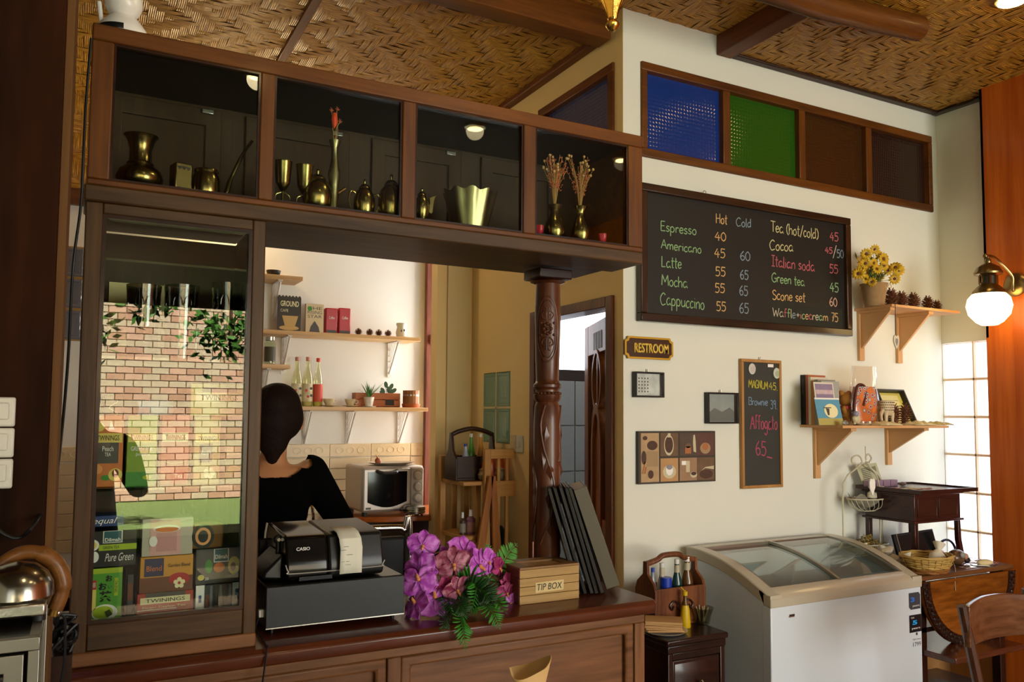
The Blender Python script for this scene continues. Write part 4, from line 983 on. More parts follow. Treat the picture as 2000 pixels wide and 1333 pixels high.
# ------------------------------------------------------------------ orchids
def orchid_arrangement():
    c = PY(900, 1120, 2.02); t = thing('orchid_arrangement', 'purple silk orchids with green fern fronds on the counter', 'flowers', (c.x, 2.02, ZC))
    loc = t.location
    P1 = bpy.data.materials.new('orchid_petal'); P1.use_nodes = True; nt = P1.node_tree; p = nt.nodes['Principled BSDF']
    def petmat(nm, c1, c2):
        m = bpy.data.materials.new(nm); m.use_nodes = True; nt = m.node_tree; p = nt.nodes['Principled BSDF']
        tc = nt.nodes.new('ShaderNodeTexCoord'); n = nt.nodes.new('ShaderNodeTexNoise'); n.inputs['Scale'].default_value = 55; n.inputs['Detail'].default_value = 3
        cr = nt.nodes.new('ShaderNodeValToRGB'); cr.color_ramp.elements[0].position = .4; cr.color_ramp.elements[1].position = .65
        cr.color_ramp.elements[0].color = rgb(c1); cr.color_ramp.elements[1].color = rgb(c2)
        nt.links.new(tc.outputs['Object'], n.inputs['Vector']); nt.links.new(n.outputs['Fac'], cr.inputs[0]); nt.links.new(cr.outputs[0], p.inputs['Base Color'])
        p.inputs['Roughness'].default_value = .55; p.inputs['Subsurface Weight'].default_value = .15; p.inputs['Subsurface Scale'].default_value = .01
        return m
    mv = petmat('violet_petal', '#ab3cb4', '#d680da'); mg = petmat('magenta_petal', '#8a1f55', '#b83a7c'); ms = petmat('speckled_petal', '#7a1840', '#c07a90'); ml = mat('orchid_lip', '#d08a50', .5)
    vein = mat('dark_orchid_throat', '#4a0f28', .5)
    def flower(px, py, Y, size, yaw, pit, roll, m, lbl=None):
        size *= 1.12
        p = PY(px, py, Y)-loc
        E_ = Euler((R(pit), R(roll), R(yaw)), 'ZYX').to_matrix()
        f = bpy.data.objects.new('orchid', None); COL.objects.link(f); f.parent = t; f.location = p
        f.rotation_euler = Euler((R(pit), R(roll), R(yaw)), 'ZYX'); 
        s = size
        def petal(ang, L, Wd, cup, bnd):
            rows = []
            for i in range(7):
                v = i/6; ww = Wd*math.sin(PI*min(1, v*.93+.05))**.6*(.5+.5*min(1, v*2.2)) if i < 6 else Wd*.12
                rw = []
                for k in range(5):
                    u = (k-2)/2; x = u*ww; z = L*v; y = -cup*(u*u)*L*.5+bnd*L*v*v-.02*L*math.sin(3*u+5*v)
                    ca, sa = math.cos(ang), math.sin(ang)
                    rw.append((x*ca+z*sa, y, -x*sa+z*ca))
                rows.append(rw)
            B().sheet(rows).go('petal', m, f, solid=.0008)
        for a_ in (0, 2.25, -2.25): petal(a_, s*.50, s*.20, .25, .25)
        for a_ in (1.25, -1.25): petal(a_, s*.55, s*.30, .2, .18)
        b = B(); b.ball((0, -s*.05, -s*.03), s*.06, seg=10, rings=6); b.tube([(0, -s*.06, -s*.05), (0, -s*.14, -s*.10), (0, -s*.16, -s*.17)], [s*.05, s*.045, s*.01], 8)
        b.go('lip', ml, f)
        B().lathe([(s*.05, 0), (s*.09, -s*.01), (s*.07, -s*.03)], (0, -.001, 0), 12, Euler((R(90), 0, 0)).to_matrix()).go('throat', vein, f)
    F_ = [(826, 1066, 2.05, .075, -25, -10, 5, mv), (822, 1112, 2.03, .085, -50, 5, -30, mv), (818, 1135, 1.99, .085, -35, 20, 170, mv), (850, 1170, 1.97, .09, 10, 35, 160, mv), (812, 1180, 1.975, .075, -60, 30, 150, mv),
          (868, 1098, 2.04, .07, 30, 0, 60, mv), (886, 1102, 1.99, .085, -15, -5, 0, ms), (907, 1082, 2.03, .095, 15, -20, 20, mv), (872, 1150, 1.985, .06, 25, 20, 40, mg), (892, 1152, 1.965, .07, 5, 15, -20, ms),
          (935, 1105, 2.0, .09, 40, -5, -15, mv), (955, 1098, 2.03, .065, 20, 0, 60, mv), (975, 1110, 2.04, .06, 35, 0, 30, mg), (992, 1140, 2.03, .05, 20, 10, 60, mg), (990, 1158, 2.02, .055, 0, 10, 0, mg), (1000, 1178, 2.01, .045, 10, 20, 90, mv), (912, 1122, 2.05, .06, 30, 10, 60, mg)]
    for a in F_: flower(*a)
    b = B(); base = Vector((0, .05, .01))
    for a in F_:
        p = PY(a[0], a[1], a[2])-loc; b.tube(smooth_line([base, (base+p)/2+Vector((0, .03, .02)), p+Vector((0, .012, 0))], 4), .0018, 6)
    b.go('stems', mat('orchid_stem', '#2f4a1c', .6), t)
    fm = mat('fern_green', '#2f7a1e', .5, var=.4, vscale=30, sss=.05); fd = mat('dark_fern_green', '#123a12', .5, var=.3, vscale=30)
    def frond(pts, n, L, m, seed=0):
        L *= 1.3; n = int(n*1.6)
        """pts: axis points as pixels (px,py,Y); paired toothed leaflets"""
        ax = smooth_line([PY(*q)-loc for q in pts], 8); N = len(ax); b = B(); rn = random.Random(seed)
        b.tube(ax, [.0013*(1-.7*i/N) for i in range(N)], 5)
        for i in range(n):
            f = (i+.6)/n; j = min(N-2, int(f*(N-1))); p = ax[j]; tg = (ax[j+1]-ax[j]).normalized()
            side = tg.cross(Vector((0, -1, .15))).normalized(); l = L*math.sin(PI*min(1, .25+f*.75))**.8
            for s in (-1, 1):
                d = (side*s*.9+tg*.45+Vector((0, rn.uniform(-.25, .1), -.1))).normalized(); up = tg*.32
                vs = [p]; m_ = 5
                for q in range(1, m_+1):
                    c_ = p+d*l*q/m_; hw = l*.14*math.sin(PI*(q/m_)*.85+.25)
                    vs += [c_-up*hw*3-d*l*.03, c_+up*hw*3+d*l*.05]
                vs.append(p+d*l*1.12)
                fs = [(0, 1, 2)]+[(2*q-1, 2*q+1, 2*q+2, 2*q) for q in range(1, m_)]+[(2*m_-1, 2*m_+1, 2*m_)]
                b.mesh(vs, fs)
        b.go('fern_frond', m, t, solid=.0005)
    frond([(880, 1170, 1.98), (895, 1190, 1.93), (903, 1225, 1.85), (911, 1276, 1.84)], 17, .030, fm, 1)
    frond([(895, 1165, 1.98), (935, 1175, 1.93), (960, 1195, 1.86), (978, 1232, 1.84)], 14, .030, fm, 2)
    frond([(880, 1165, 1.99), (872, 1190, 1.92), (868, 1215, 1.85), (866, 1235, 1.84)], 11, .022, fd, 3)
    frond([(905, 1150, 1.97), (930, 1150, 1.93), (950, 1160, 1.9), (965, 1185, 1.87)], 12, .032, fd, 4)
    frond([(900, 1140, 1.99), (922, 1128, 1.96), (930, 1150, 1.93), (920, 1200, 1.88)], 14, .03, fm, 5)
    frond([(860, 1160, 2.0), (880, 1175, 1.93), (900, 1185, 1.88), (915, 1205, 1.86)], 12, .028, fd, 6)
    frond([(955, 1130, 2.06), (980, 1100, 2.06), (995, 1078, 2.06), (1010, 1062, 2.06)], 12, .026, mat('light_fern', '#4f8f3a', .5, var=.3, vscale=30), 7)
    frond([(845, 1110, 2.08), (846, 1080, 2.08), (847, 1060, 2.08), (847, 1040, 2.08)], 10, .018, fd, 8)
    frond([(940, 1115, 2.08), (950, 1090, 2.08), (952, 1075, 2.08), (948, 1062, 2.08)], 8, .016, MC['light_fern'], 9)
    frond([(940, 1165, 1.97), (960, 1170, 1.93), (975, 1180, 1.9), (990, 1200, 1.87)], 10, .024, fm, 10)
    B().lathe([(.03, 0), (.045, .01), (.05, .035), (.044, .035), (.035, .012)], (0, .05, .0005), 20).go('bowl', BLACK, t)
orchid_arrangement()
for (px, py, c, lab) in ((953, 1085, '#9fb0b8', 'thin pale blue rod standing behind the orchids'), (1041, 1080, '#c98a78', 'thin pink rod standing behind the tip box')):
    p = PY(px, py, 2.12); q = PY(px, py-21, 2.12)
    t = thing('incense_stick', lab, 'stick', (p.x, 2.12, ZC)); B().cyl((0, 0, 0), (0, 0, q.z-ZC), .0018, seg=8).go('rod', mat('rod_'+c[1:], c, .5), t)
    B().lathe([(.012, 0), (.014, .006), (.004, .010)], (0, 0, 0), 12).go('foot', W_DARKZ, t)
# tip box
def tip_box():
    x0, x1 = PY(1015, 1188, 1.975).x, PY(1131, 1174, 1.975).x; w = (x1-x0)/2
    t = thing('tip_box', 'slatted pine tip box with a hand-lettered tag', 'box', ((x0+x1)/2, 1.975, ZC))
    h = PY(1131, 1104, 1.975).z-ZC; n = 4; m = wood('tip_box_pine', '#90703c', '#b8955a', 'X', .5, 8, .1)
    for k in range(n):
        hh = h/n
        B().box(-w, w, 0, .008, k*hh+.0006, (k+1)*hh-.0006).go('plank', m, t, .0008)
        B().box(-w, -w+.008, .008, .12, k*hh+.0006, (k+1)*hh-.0006).go('side_plank', wood('tip_box_side', '#5a3018', '#7a4826', 'Y', .5), t, .0008); B().box(w-.008, w, .008, .12, k*hh+.0006, (k+1)*hh-.0006).go('side_plank', MC['tip_box_side'], t, .0008)
    B().box(-w, w, .12, .128, 0, h).go('back_board', m, t)
    B().ring([(-w, 0), (w, 0), (w, .128), (-w, .128)], [(-w+.035, .022), (w-.035, .022), (w-.035, .09), (-w+.035, .09)], h, h+.006, 'xy').go('lid_frame', wood('tip_box_lid', '#6b4a2c', '#94703f', 'X', .45), t, .001)
    B().box(-w+.035, w-.035, .022, .09, h-.004, h+.001).go('lid_insert', m, t)
    B().prism([(-w*.5, h*.3), (w*.45, h*.32), (w*.46, h*.62), (-w*.49, h*.6)], -.0012, -.0004, 'xz').go('paper_tag', mat('tag_paper', '#cdb983', .7), t)
    lettering(t, 'TIP BOX', -w*.44, w*.40, h*.37, h*.56, -.0016, INK, shear=.15)
tip_box()
# menu folders leaning together
def folders():
    xs = [(1128, 1166, 1078, 958), (1141, 1167, 1089, 957), (1154, 1168, 1101, 956), (1163, 1169, 1112, 956), (1174, 1170, 1120, 957), (1188, 1171, 1131, 961)]
    mk = [mat('black_cover', '#090807', .35, bump=.1, bscale=200), mat('grey_black_cover', '#211f1a', .4, bump=.1, bscale=200), mat('page_edges', '#b9b2a0', .7)]
    lab = ['leftmost slim black menu folder of the leaning row', 'second menu folder from the left, dark grey-black cover', 'third menu folder from the left in the leaning row', 'fourth menu folder, glossy black cover', 'fifth menu folder, next to the thick grey one', 'thick grey-faced menu folder at the right of the row']
    for i, (bx, by, tx, ty) in enumerate(xs):
        Y = 1.985+.004*(5-i)
        b_ = PY(bx, by, Y); tp = PY(tx, ty, Y); ang = math.atan2(b_.x-tp.x, tp.z-ZC); L = math.hypot(b_.x-tp.x, tp.z-ZC)
        th = .040 if i == 5 else .009
        t = thing('menu_folder', lab[i], 'menu', (b_.x, Y, ZC), group='leaning menu folders'); t.rotation_euler = (0, -ang, R(-28))
        z0 = th*math.tan(ang)+.0005 if i == 5 else th*math.sin(ang)+.0005
        b = B().box(0, .0025, 0, .21, z0, L)
        b.box(th-.0025, th, 0, .21, z0, L)
        b.go('cover', mk[1 if i in (1, 5) else 0], t, .0008)
        B().box(0, th, -.0012, .0025, z0, L-.001).go('spine', mat('spine_grey', '#5c5648', .35) if i == 5 else mk[(i+1) % 2], t, .0006)
        B().box(.0026, th-.0026, .004, .205, z0+.004, L-.002).go('pages', mk[2], t)
folders()
# chrome-framed chair behind the till
def chrome_chair():
    Y = 2.46; a = PY(690, 1035, Y); b = PY(800, 1060, Y)
    t = thing('bar_chair', 'black chair with bent chrome tube back behind the till', 'chair', (a.x, Y, 0))
    w = b.x-a.x; zt = PY(770, 1031, Y).z
    pts = [(-.26, 0, 0), (-.26, 0, zt-.06), (-.23, 0, zt-.01), (-.18, 0, zt), (w-.07, 0, zt), (w-.02, 0, zt-.012), (w, 0, zt-.06), (w, 0, 0)]
    B().tube(smooth_line(pts, 6), .011, 12).go('tube_frame', mat('chrome', '#c9c6be', .12, 1), t)
    B().box(-.25, w-.01, .004, .03, zt-.30, zt-.03).go('backrest', mat('black_vinyl', '#101012', .5), t, .01)
    B().box(-.25, w-.01, .03, .27, .62, .68).go('seat', MC['black_vinyl'], t, .015)
    for x in (-.25, w-.01): B().cyl((x, .25, 0), (x, .25, .62), .011).go('leg', MC['chrome'], t)
chrome_chair()
# ------------------------------------------------------------------ the barista
def skin(name, joints, bones, m, par=None, root=0, sub=2):
    me = bpy.data.meshes.new(name); me.from_pydata([j[:3] for j in joints], bones, []); o = bpy.data.objects.new(name, me); COL.objects.link(o)
    md = o.modifiers.new('s', 'SKIN'); me.skin_vertices.new() if not me.skin_vertices else None
    for i, j in enumerate(joints):
        r = j[3]; me.skin_vertices[0].data[i].radius = r if isinstance(r, tuple) else (r, r)
        me.skin_vertices[0].data[i].use_root = (i == root)
    s2 = o.modifiers.new('u', 'SUBSURF'); s2.levels = s2.render_levels = sub
    dg = bpy.context.evaluated_depsgraph_get(); dg.update(); nm = bpy.data.meshes.new_from_object(o.evaluated_get(dg))
    bpy.data.objects.remove(o); nm.name = name; nm.shade_smooth(); nm.materials.clear(); nm.materials.append(m)
    o = bpy.data.objects.new(name, nm); COL.objects.link(o)
    if par: o.parent = par
    return o
def person():
    Y = 2.9; h = PY(543, 820, Y); X = PY(530, 950, Y).x
    t = thing('person', 'person in a black scoop-back top seen from behind, dark hair pinned up', 'person', (X, Y, 0))
    sk = mat('skin', '#b98258', .5, sss=.1); bk = mat('black_jersey', '#040404', 1, spec=.08); hr = mat('dark_hair', '#1a0d08', .75, bump=.8, bscale=70, spec=.2)
    def L(px, py, dy=0): p = PY(px, py, Y+dy); return (p.x-X, dy, p.z)
    sz = L(590, 912)[2]; nz = L(545, 905)[2]; hx, _, hz = L(546, 835)
    ex, _, ez = L(672, 1022, .02); W0 = .92
    elb, elb2 = (ex-.012, .02, ez+.01), (-.25, .04, ez)
    sh1, sh2 = (.135, 0, sz-.02), (-.135, 0, sz-.02); wr1, wr2 = (ex+.05, .24, ez-.07), (-.12, .26, ez-.03)
    blob('body', [((0, 0, W0), .125, (0, 0, 1.08), .105, .72), ((0, 0, 1.08), .105, (0, 0, sz-.10), .125, .68), ((-.10, 0, sz-.045), .055, (.10, 0, sz-.045), .055), ((0, .005, sz-.03), .055, (.006, .008, nz+.03), .046),
                  ((hx-.005, .03, hz-.015), .058, (hx, .02, hz+.05), .080), ((hx, .06, hz-.045), .035, (hx, .055, hz+.01), .055), (sh1, .05, elb, .036), (elb, .036, wr1, .024), (sh2, .05, elb2, .036), (elb2, .036, wr2, .024),
                  ((.085, 0, .86), .095, (.09, 0, .48), .058), ((.09, 0, .48), .058, (.09, .01, .08), .040), ((.09, .01, .04), .038, (.09, .14, .03), .03), ((-.085, 0, .86), .095, (-.09, 0, .48), .058), ((-.09, 0, .48), .058, (-.09, .01, .08), .040), ((-.09, .01, .04), .038, (-.09, .14, .03), .03)], sk, t, .011)
    for s, (hx_, hy_, hz_) in ((1, wr1), (-1, wr2)):
        blob('palm', [((hx_, hy_, hz_), .022, (hx_, hy_+.05, hz_-.002), .026), ((hx_-s*.022, hy_+.03, hz_), .012, (hx_+s*.02, hy_+.05, hz_), .012)], sk, t, .005)
        for k in range(5):
            if k == 4: pts = [(hx_-s*.012, hy_+.01, hz_, .011), (hx_-s*.035, hy_+.03, hz_+.004, .010), (hx_-s*.045, hy_+.055, hz_+.0, .008)]
            else:
                o_ = (k-1.5)*.017; l = (.07, .08, .076, .06)[k]
                pts = [(hx_+o_, hy_+.04, hz_, .011), (hx_+o_*1.1, hy_+.07, hz_-.002, .009), (hx_+o_*1.1, hy_+.07+l*.45, hz_-.012, .008), (hx_+o_, hy_+.07+l*.75, hz_-.03, .007)]
            skin('finger', pts, [(i, i+1) for i in range(len(pts)-1)], sk, t, sub=1)
    g = .013
    scoop = lambda v: v.z > sz-.022+.03*min(1, abs(v.x)/.085)**3 and abs(v.x) < .118 or (v.y > .17)
    blob('black_top', [((0, 0, .86), .15, (0, 0, 1.08), .105+g, .74), ((0, 0, 1.08), .105+g, (0, 0, sz-.10), .125+g, .72), ((-.10, 0, sz-.045), .055+g, (.10, 0, sz-.045), .055+g), (sh1, .05+g, elb, .036+g), (elb, .036+g, wr1, .026+g), (sh2, .05+g, elb2, .036+g), (elb2, .036+g, wr2, .026+g)], bk, t, .009, 6, scoop)
    blob('trousers', [((-.05, 0, .88), .125, (.05, 0, .88), .125, .8), ((.085, 0, .84), .105, (.09, 0, .48), .072), ((.09, 0, .48), .072, (.09, .01, .1), .055), ((-.085, 0, .84), .105, (-.09, 0, .48), .072), ((-.09, 0, .48), .072, (-.09, .01, .1), .055)], bk, t, .012)
    tz = L(540, 749)[2]
    blob('hair', [((hx-.008, -.004, hz+.035), .090, (hx-.012, -.012, hz+.075), .082), ((hx-.022, -.045, hz+.075), .062, (hx-.018, -.035, tz-.045), .046), ((hx-.022, -.03, hz+.02), .072, (hx-.028, -.03, hz-.05), .052), ((hx-.028, -.036, hz-.05), .046, (hx-.03, -.036, nz+.015), .020)], hr, t, .008, 5, lambda v: v.y > .072 and v.z < hz+.075)
    blob('ear', [((hx+.077, .022, hz+.0), .012, (hx+.079, .026, hz+.03), .014, .6)], sk, t, .004, 2)
    B().tube([(hx+.0, .105, hz+.03), (hx+.0, .128, hz+.0), (hx+.0, .108, hz-.008)], [.008, .013, .006], 8).go('nose', sk, t)
    for s in (-1, 1): B().ball((hx+s*.030, .098, hz+.03), .011, seg=10, rings=8).go('eye', WHITE, t)
    B().ball((hx, .098, hz-.035), .02, sy=.5, sz=.35, seg=12, rings=6).go('mouth', mat('lips', '#9a4a3c', .5), t)
person()
# ------------------------------------------------------------------ kitchen shelves
SHM = wood('shelf_board_pine', '#c99a62', '#e2bb86', 'X', .5, 7, .05)
def wall_shelf(label, pxl, pxr, py, Y=YK, dep=.2, th=.022, brk=(), left=None):
    a = PY(pxl, py, Y-dep); b = PY(pxr, py, Y-dep); x0 = left if left is not None else a.x
    t = thing('wall_shelf', label, 'shelf', (x0, Y, b.z)); w = b.x-x0
    B().box(0, w, -dep, -.001, -th, 0).go('board', SHM, t, .002)
    for bp_ in brk:
        x = PY(bp_, py, Y-.03).x-x0
        f = B(); f.box(x-.012, x+.012, -.006, -.001, -th-.21, -th).box(x-.012, x+.012, -dep*.85, -.006, -th-.005, -th)
        f.tube([(x, -.006, -th-.19), (x, -dep*.8, -th-.008)], .006, 6)
        for q in range(4): f.tube([(x, -.02-.028*q, -th-.004), (x, -.006, -th-.05-.035*q)], .0025, 5)
        f.go('bracket', mat('white_enamel', '#ddd6cb', .4), t)
    return t, a.z if False else b.z
s1, zs1 = wall_shelf('middle kitchen shelf with pine cones and red tins', 516, 822, 660, brk=(556, 764), left=PY(500, 645, YK-.2).x-.3)
s2, zs2 = wall_shelf('lowest long kitchen shelf with bottles and potted plants', 575, 836, 797, brk=(598, 682, 783))
s0, zs0 = wall_shelf('short upper kitchen shelf at the left', 515, 592, 541, brk=(538,), left=PY(500, 541, YK-.2).x-.3)
s3, zs3 = wall_shelf('short lower kitchen shelf holding a jar', 515, 568, 713, brk=(516,), left=PY(500, 713, YK-.2).x-.3)
YS = YK-.11
def kx(px, Y=YS): return PY(px, 700, Y).x
def kz(px, py, Y=YS): return PY(px, py, Y).z
def kthing(name, label, cat, px, zs, grp=None, Y=YS): return thing(name, label, cat, (kx(px, Y), Y, zs+.0005), 0, grp)
def kw(n): return n/FPX*YS/1.045*1.13*.93
t = kthing('black_bowl', 'small black bowl on the short upper shelf', 'bowl', 530, zs0); B().lathe([(.02, 0), (.035, .015), (.04, .035), (.036, .035), (.02, .008)], (0, 0, 0), 20).go('bowl', BLACK, t)
t = kthing('tin_sign', 'dark brown scalloped tin sign with GROUND lettering and teacup', 'sign', 563, zs1)
wd = kx(586)-kx(540); hh = kz(563, 578)-zs1-.01
n = 7; out = [(-wd/2, 0), (wd/2, 0), (wd/2, hh)]
for k in range(n):
    for q in range(5): out.append((wd/2-wd*(k+(q+.5)/5)/n, hh+.012*math.sin(PI*(q+.5)/5)))
out.append((-wd/2, hh)); B().prism(out, 0, .006, 'xz').go('sheet', mat('dark_olive_brown', '#33260f', .5), t)
lettering(t, 'GROUND', -wd*.38, wd*.4, hh*.74, hh*.9, 0, F_CREAM, bold=.02); lettering(t, 'CAFE', -wd*.38, -wd*.05, hh*.58, hh*.66, 0, F_CREAM)
B().prism([(-wd*.32, hh*.47), (wd*.38, hh*.47), (wd*.24, hh*.16), (-wd*.18, hh*.16)], -.003, 0, 'xz').go('cup_print', mat('print_straw', '#c9a45c', .5), t, .001)
disc(t, 'saucer_print', 0, hh*.12, wd*.42, -.0003, MC['print_straw'], ry=hh*.07)
t = kthing('book', 'cream book with ornate black lettering beside the tin sign', 'book', 613, zs1)
wd = kx(631)-kx(596); hh = kz(613, 594)-zs1
B().box(-wd/2, wd/2, 0, .03, 0, hh).go('cover', mat('cream_cover', '#dcc9a0', .6), t, .001)
for i, s_ in enumerate(('THE', 'RISING', 'STAR')): lettering(t, s_, -wd*.4, wd*.4, hh*(.80-.14*i), hh*(.90-.14*i), 0, F_GREY)
disc(t, 'tree_print', -wd*.28, hh*.83, wd*.13, -.0004, F_GREEN)
B().prism([(-wd*.3, .004), (-wd*.22, hh*.22), (0, hh*.42), (wd*.22, hh*.22), (wd*.3, .004)], -.0015, 0, 'xz').go('gate_print', F_GREY, t)
for i, (px, lb) in enumerate(((646, 'left red tin with a white script and grey foot'), (672, 'right red tin with a white script and grey foot'))):
    t = kthing('tea_tin', lb, 'tin', px, zs1, 'red tins on the kitchen shelf'); wd = kw(24); hh = kz(px, 602)-zs1
    B().box(-wd/2, wd/2, 0, .07, 0, hh).go('tin', mat('red_tin', '#b5161c', .35), t, .006)
    patch(t, 'skyline_print', -wd*.42, wd*.42, .004, hh*.16, -.0003, F_GREY); lettering(t, 'Coffee', -wd*.22, wd*.26, hh*.58, hh*.68, -.001, F_WHITE)
def pine_cone(px, zs, Y, r, label, grp, standing=True, place=None, par=None, open_=1.0):
    loc = place if place else (PY(px, 700, Y).x, Y, zs+.0005)
    t = thing('pine_cone', label, 'pine cone', loc, 0, grp)
    b = B(); b.lathe([(r*.2, 0), (r*.45, r*.3), (r*.42, r*1.0), (r*.15, r*1.7)], (0, 0, 0), 10)
    n = 9
    for k in range(n):
        f = k/(n-1); z = r*(.12+1.6*f); rr = r*(.95*math.sin(PI*(.18+.74*f))**.8+.05); cnt = max(4, int(9*math.sin(PI*(.2+.7*f))))
        for q in range(cnt):
            a = 2*PI*(q+.5*(k % 2))/cnt; ca, sa = math.cos(a), math.sin(a); w_ = rr*.30*open_
            up = r*(.10+.16*f)
            b.mesh([(ca*rr*.3, sa*rr*.3, z-r*.05), (ca*rr-sa*w_, sa*rr+ca*w_, z+up), (ca*rr+sa*w_, sa*rr-ca*w_, z+up), (ca*rr*1.08, sa*rr*1.08, z+up*1.3), (ca*rr*.3, sa*rr*.3, z+r*.10)],
                   [(0, 1, 3), (0, 3, 2), (4, 3, 1), (4, 2, 3), (0, 4, 1), (0, 2, 4)])
    b.go('scales', mat('cone_brown', '#6b3f26', .7, var=.35, vscale=60), t)
    return t
for px, lb in ((699, 'leftmost small pine cone on the kitchen shelf'), (721, 'second small pine cone on the kitchen shelf'), (739, 'third small pine cone on the kitchen shelf'), (757, 'rightmost small pine cone, nearest the white jar')):
    pine_cone(px, zs1, YS-.02, .021, lb, 'pine cones on the kitchen shelf')
t = kthing('lidded_jar', 'white pierced ceramic jar at the end of the middle shelf', 'jar', 783, zs1); hh = kz(783, 632)-zs1
B().lathe([(.022, 0), (.030, .01), (.034, hh*.35), (.028, hh*.65), (.026, hh*.75), (.032, hh*.92), (.030, hh), (.001, hh)], (0, 0, 0), 24).go('jar', mat('cream_ceramic', '#cfc9b4', .35), t)
for (x, z) in ((-.01, .45), (.008, .5), (.0, .3)): B().ball((x, -.031, hh*z), .005, sy=.3, sz=1.6, seg=8, rings=6).go('cutout', F_GREY, t)
t = kthing('storage_jar', 'tall clear jar with dark label on the short lower shelf', 'jar', 527, zs3); B().lathe([(.028, 0), (.03, .01), (.03, .12), (.024, .13), (.024, .135)], (0, 0, 0), 20).go('jar', clear('bottle_glass', '#e6ebd8', 1.5, .08), t)
B().lathe([(.026, .135), (.027, .155), (.001, .157)], (0, 0, 0), 20).go('lid', STEEL, t); B().lathe([(.0305, .02), (.0305, .10)], (0, 0, 0), 20).go('label', mat('olive_label', '#4a4630', .6), t)
def bottle(px, zs, hpx, r, label, grp, glass, lab, cap, Y=YS, liquid=None, name='syrup_bottle', x=None, z=None, H=None):
    H = H or kz(px, hpx, Y)-zs
    t = thing(name, label, 'bottle', (x if x is not None else PY(px, 750, Y).x, Y, (z if z is not None else zs)+.0005), 0, grp)
    B().lathe([(r*.9, 0), (r, .006), (r, H*.52), (r*.9, H*.6), (r*.45, H*.78), (r*.4, H*.93), (r*.36, H*.93)], (0, 0, 0), 24).go('glass_body', glass, t)
    if liquid: B().lathe([(r*.85, .003), (r*.93, .01), (r*.93, H*.45), (.001, H*.45)], (0, 0, 0), 20).go('liquid', liquid, t)
    if lab: B().lathe([(r*1.02, H*.10), (r*1.02, H*.46)], (0, 0, 0), 24).go('label', lab, t)
    B().lathe([(r*.42, H*.92), (r*.43, H), (.001, H)], (0, 0, 0), 16).go('cap', cap, t)
    return t
SY = clear('syrup_glass', '#f2f2dc', 1.5, .08); LB = mat('cream_floral_label', '#cfc29a', .6, var=.5, vscale=35)
for px, lb in ((580, 'left clear syrup bottle with floral label'), (601, 'right clear syrup bottle with floral label')):
    t = bottle(px, zs2, 698, .030, lb, 'floral syrup bottles', SY, LB, mat('pinkish_cap', '#c98a7a', .5), liquid=mat('pale_syrup', '#c9c48c', .3))
    H = kz(px, 698)-zs2
    for k in range(4): disc(t, 'flower_print', (-.014, .012, -.004, .014)[k], H*(.32, .36, .2, .22)[k], .008, -.0303, F_GREY if k % 2 else F_RED, n=10)
t = bottle(621, zs2, 700, .027, 'syrup bottle with orange cap and red label', None, SY, mat('red_orange_label', '#c9503a', .6), mat('orange_cap', '#d0431c', .5), liquid=mat('yellow_syrup', '#d0c060', .3))
for px, lb in ((644, 'left floral teacup on saucer on the kitchen shelf'), (686, 'right floral teacup on saucer on the kitchen shelf')):
    t = kthing('teacup', lb, 'cup', px, zs2, 'teacups on the kitchen shelf', Y=YS-.03)
    CER = mat('floral_china', '#cdbb92', .3, var=.3, vscale=60)
    B().lathe([(.018, 0), (.03, .004), (.046, .009), (.044, .006), (.02, .002)], (0, 0, 0), 24).go('saucer', CER, t)
    B().lathe([(.014, .006), (.02, .010), (.030, .030), (.034, .045), (.032, .045), (.018, .014)], (0, 0, 0), 24).go('cup', CER, t)
    B().tube(smooth_line([(.031, 0, .038), (.044, 0, .036), (.042, 0, .022), (.028, 0, .018)], 4), .0022, 6).go('handle', CER, t)
LEAF = mat('leaf_green', '#2f5a22', .5, var=.3, vscale=20)
t = kthing('wooden_crate', 'low reddish wooden crate behind the potted plants', 'crate', 740, zs2, Y=YS+.0)
wd = kx(784)-kx(697); CR = wood('crate_wood', '#8a4a26', '#b0683c', 'X', .6)
for k in range(2): B().box(-wd/2, wd/2, .0, .008, .004+k*.042, .042+k*.042).go('slat', CR, t, .001)
B().box(-wd/2, -wd/2+.008, .008, .07, 0, .084).box(wd/2-.008, wd/2, .008, .07, 0, .084).box(-wd/2, wd/2, .062, .07, 0, .084).go('crate_sides', CR, t)
patch(t, 'dark_tag', wd*.16, wd*.36, .012, .045, -.0005, INK)
t = kthing('spiky_plant', 'spiky-leaved plant in a white flowered pot', 'plant', 722, zs2, Y=YS-.05)
hp = .058
B().lathe([(.018, 0), (.020, .002), (.031, hp), (.028, hp), (.002, hp-.008)], (0, 0, 0), 24).go('pot', mat('white_flowered_pot', '#d9d0c0', .35, var=.3, vscale=50), t)
B().lathe([(.03, 0), (.042, .005), (.040, .002)], (0, 0, -.0), 24).go('saucer', MC['white_flowered_pot'], t)
b = B(); rn = random.Random(4)
for k in range(16):
    a = rn.uniform(0, 2*PI); l = rn.uniform(.06, .11); sp_ = rn.uniform(.3, 1.0); d = Vector((math.cos(a)*sp_, math.sin(a)*sp_*.6, 0)); s_ = Vector((-math.sin(a), math.cos(a), 0))*.004
    p = [Vector((0, 0, hp-.01))+d*l*f+Vector((0, 0, l*(1.2*f-.35*f*f*sp_))) for f in (0, .35, .7, 1)]
    b.mesh([p[0]-s_*.6, p[0]+s_*.6, p[1]-s_, p[1]+s_, p[2]-s_*.8, p[2]+s_*.8, p[3]], [(0, 1, 3, 2), (2, 3, 5, 4), (4, 5, 6)])
b.go('leaves', mat('striped_leaf', '#4a7a3a', .5, var=.4, vscale=30), t, solid=.0006)
t = kthing('leafy_plant', 'small round-leaved plant standing in the crate', 'plant', 757, zs2, Y=YS+.035)
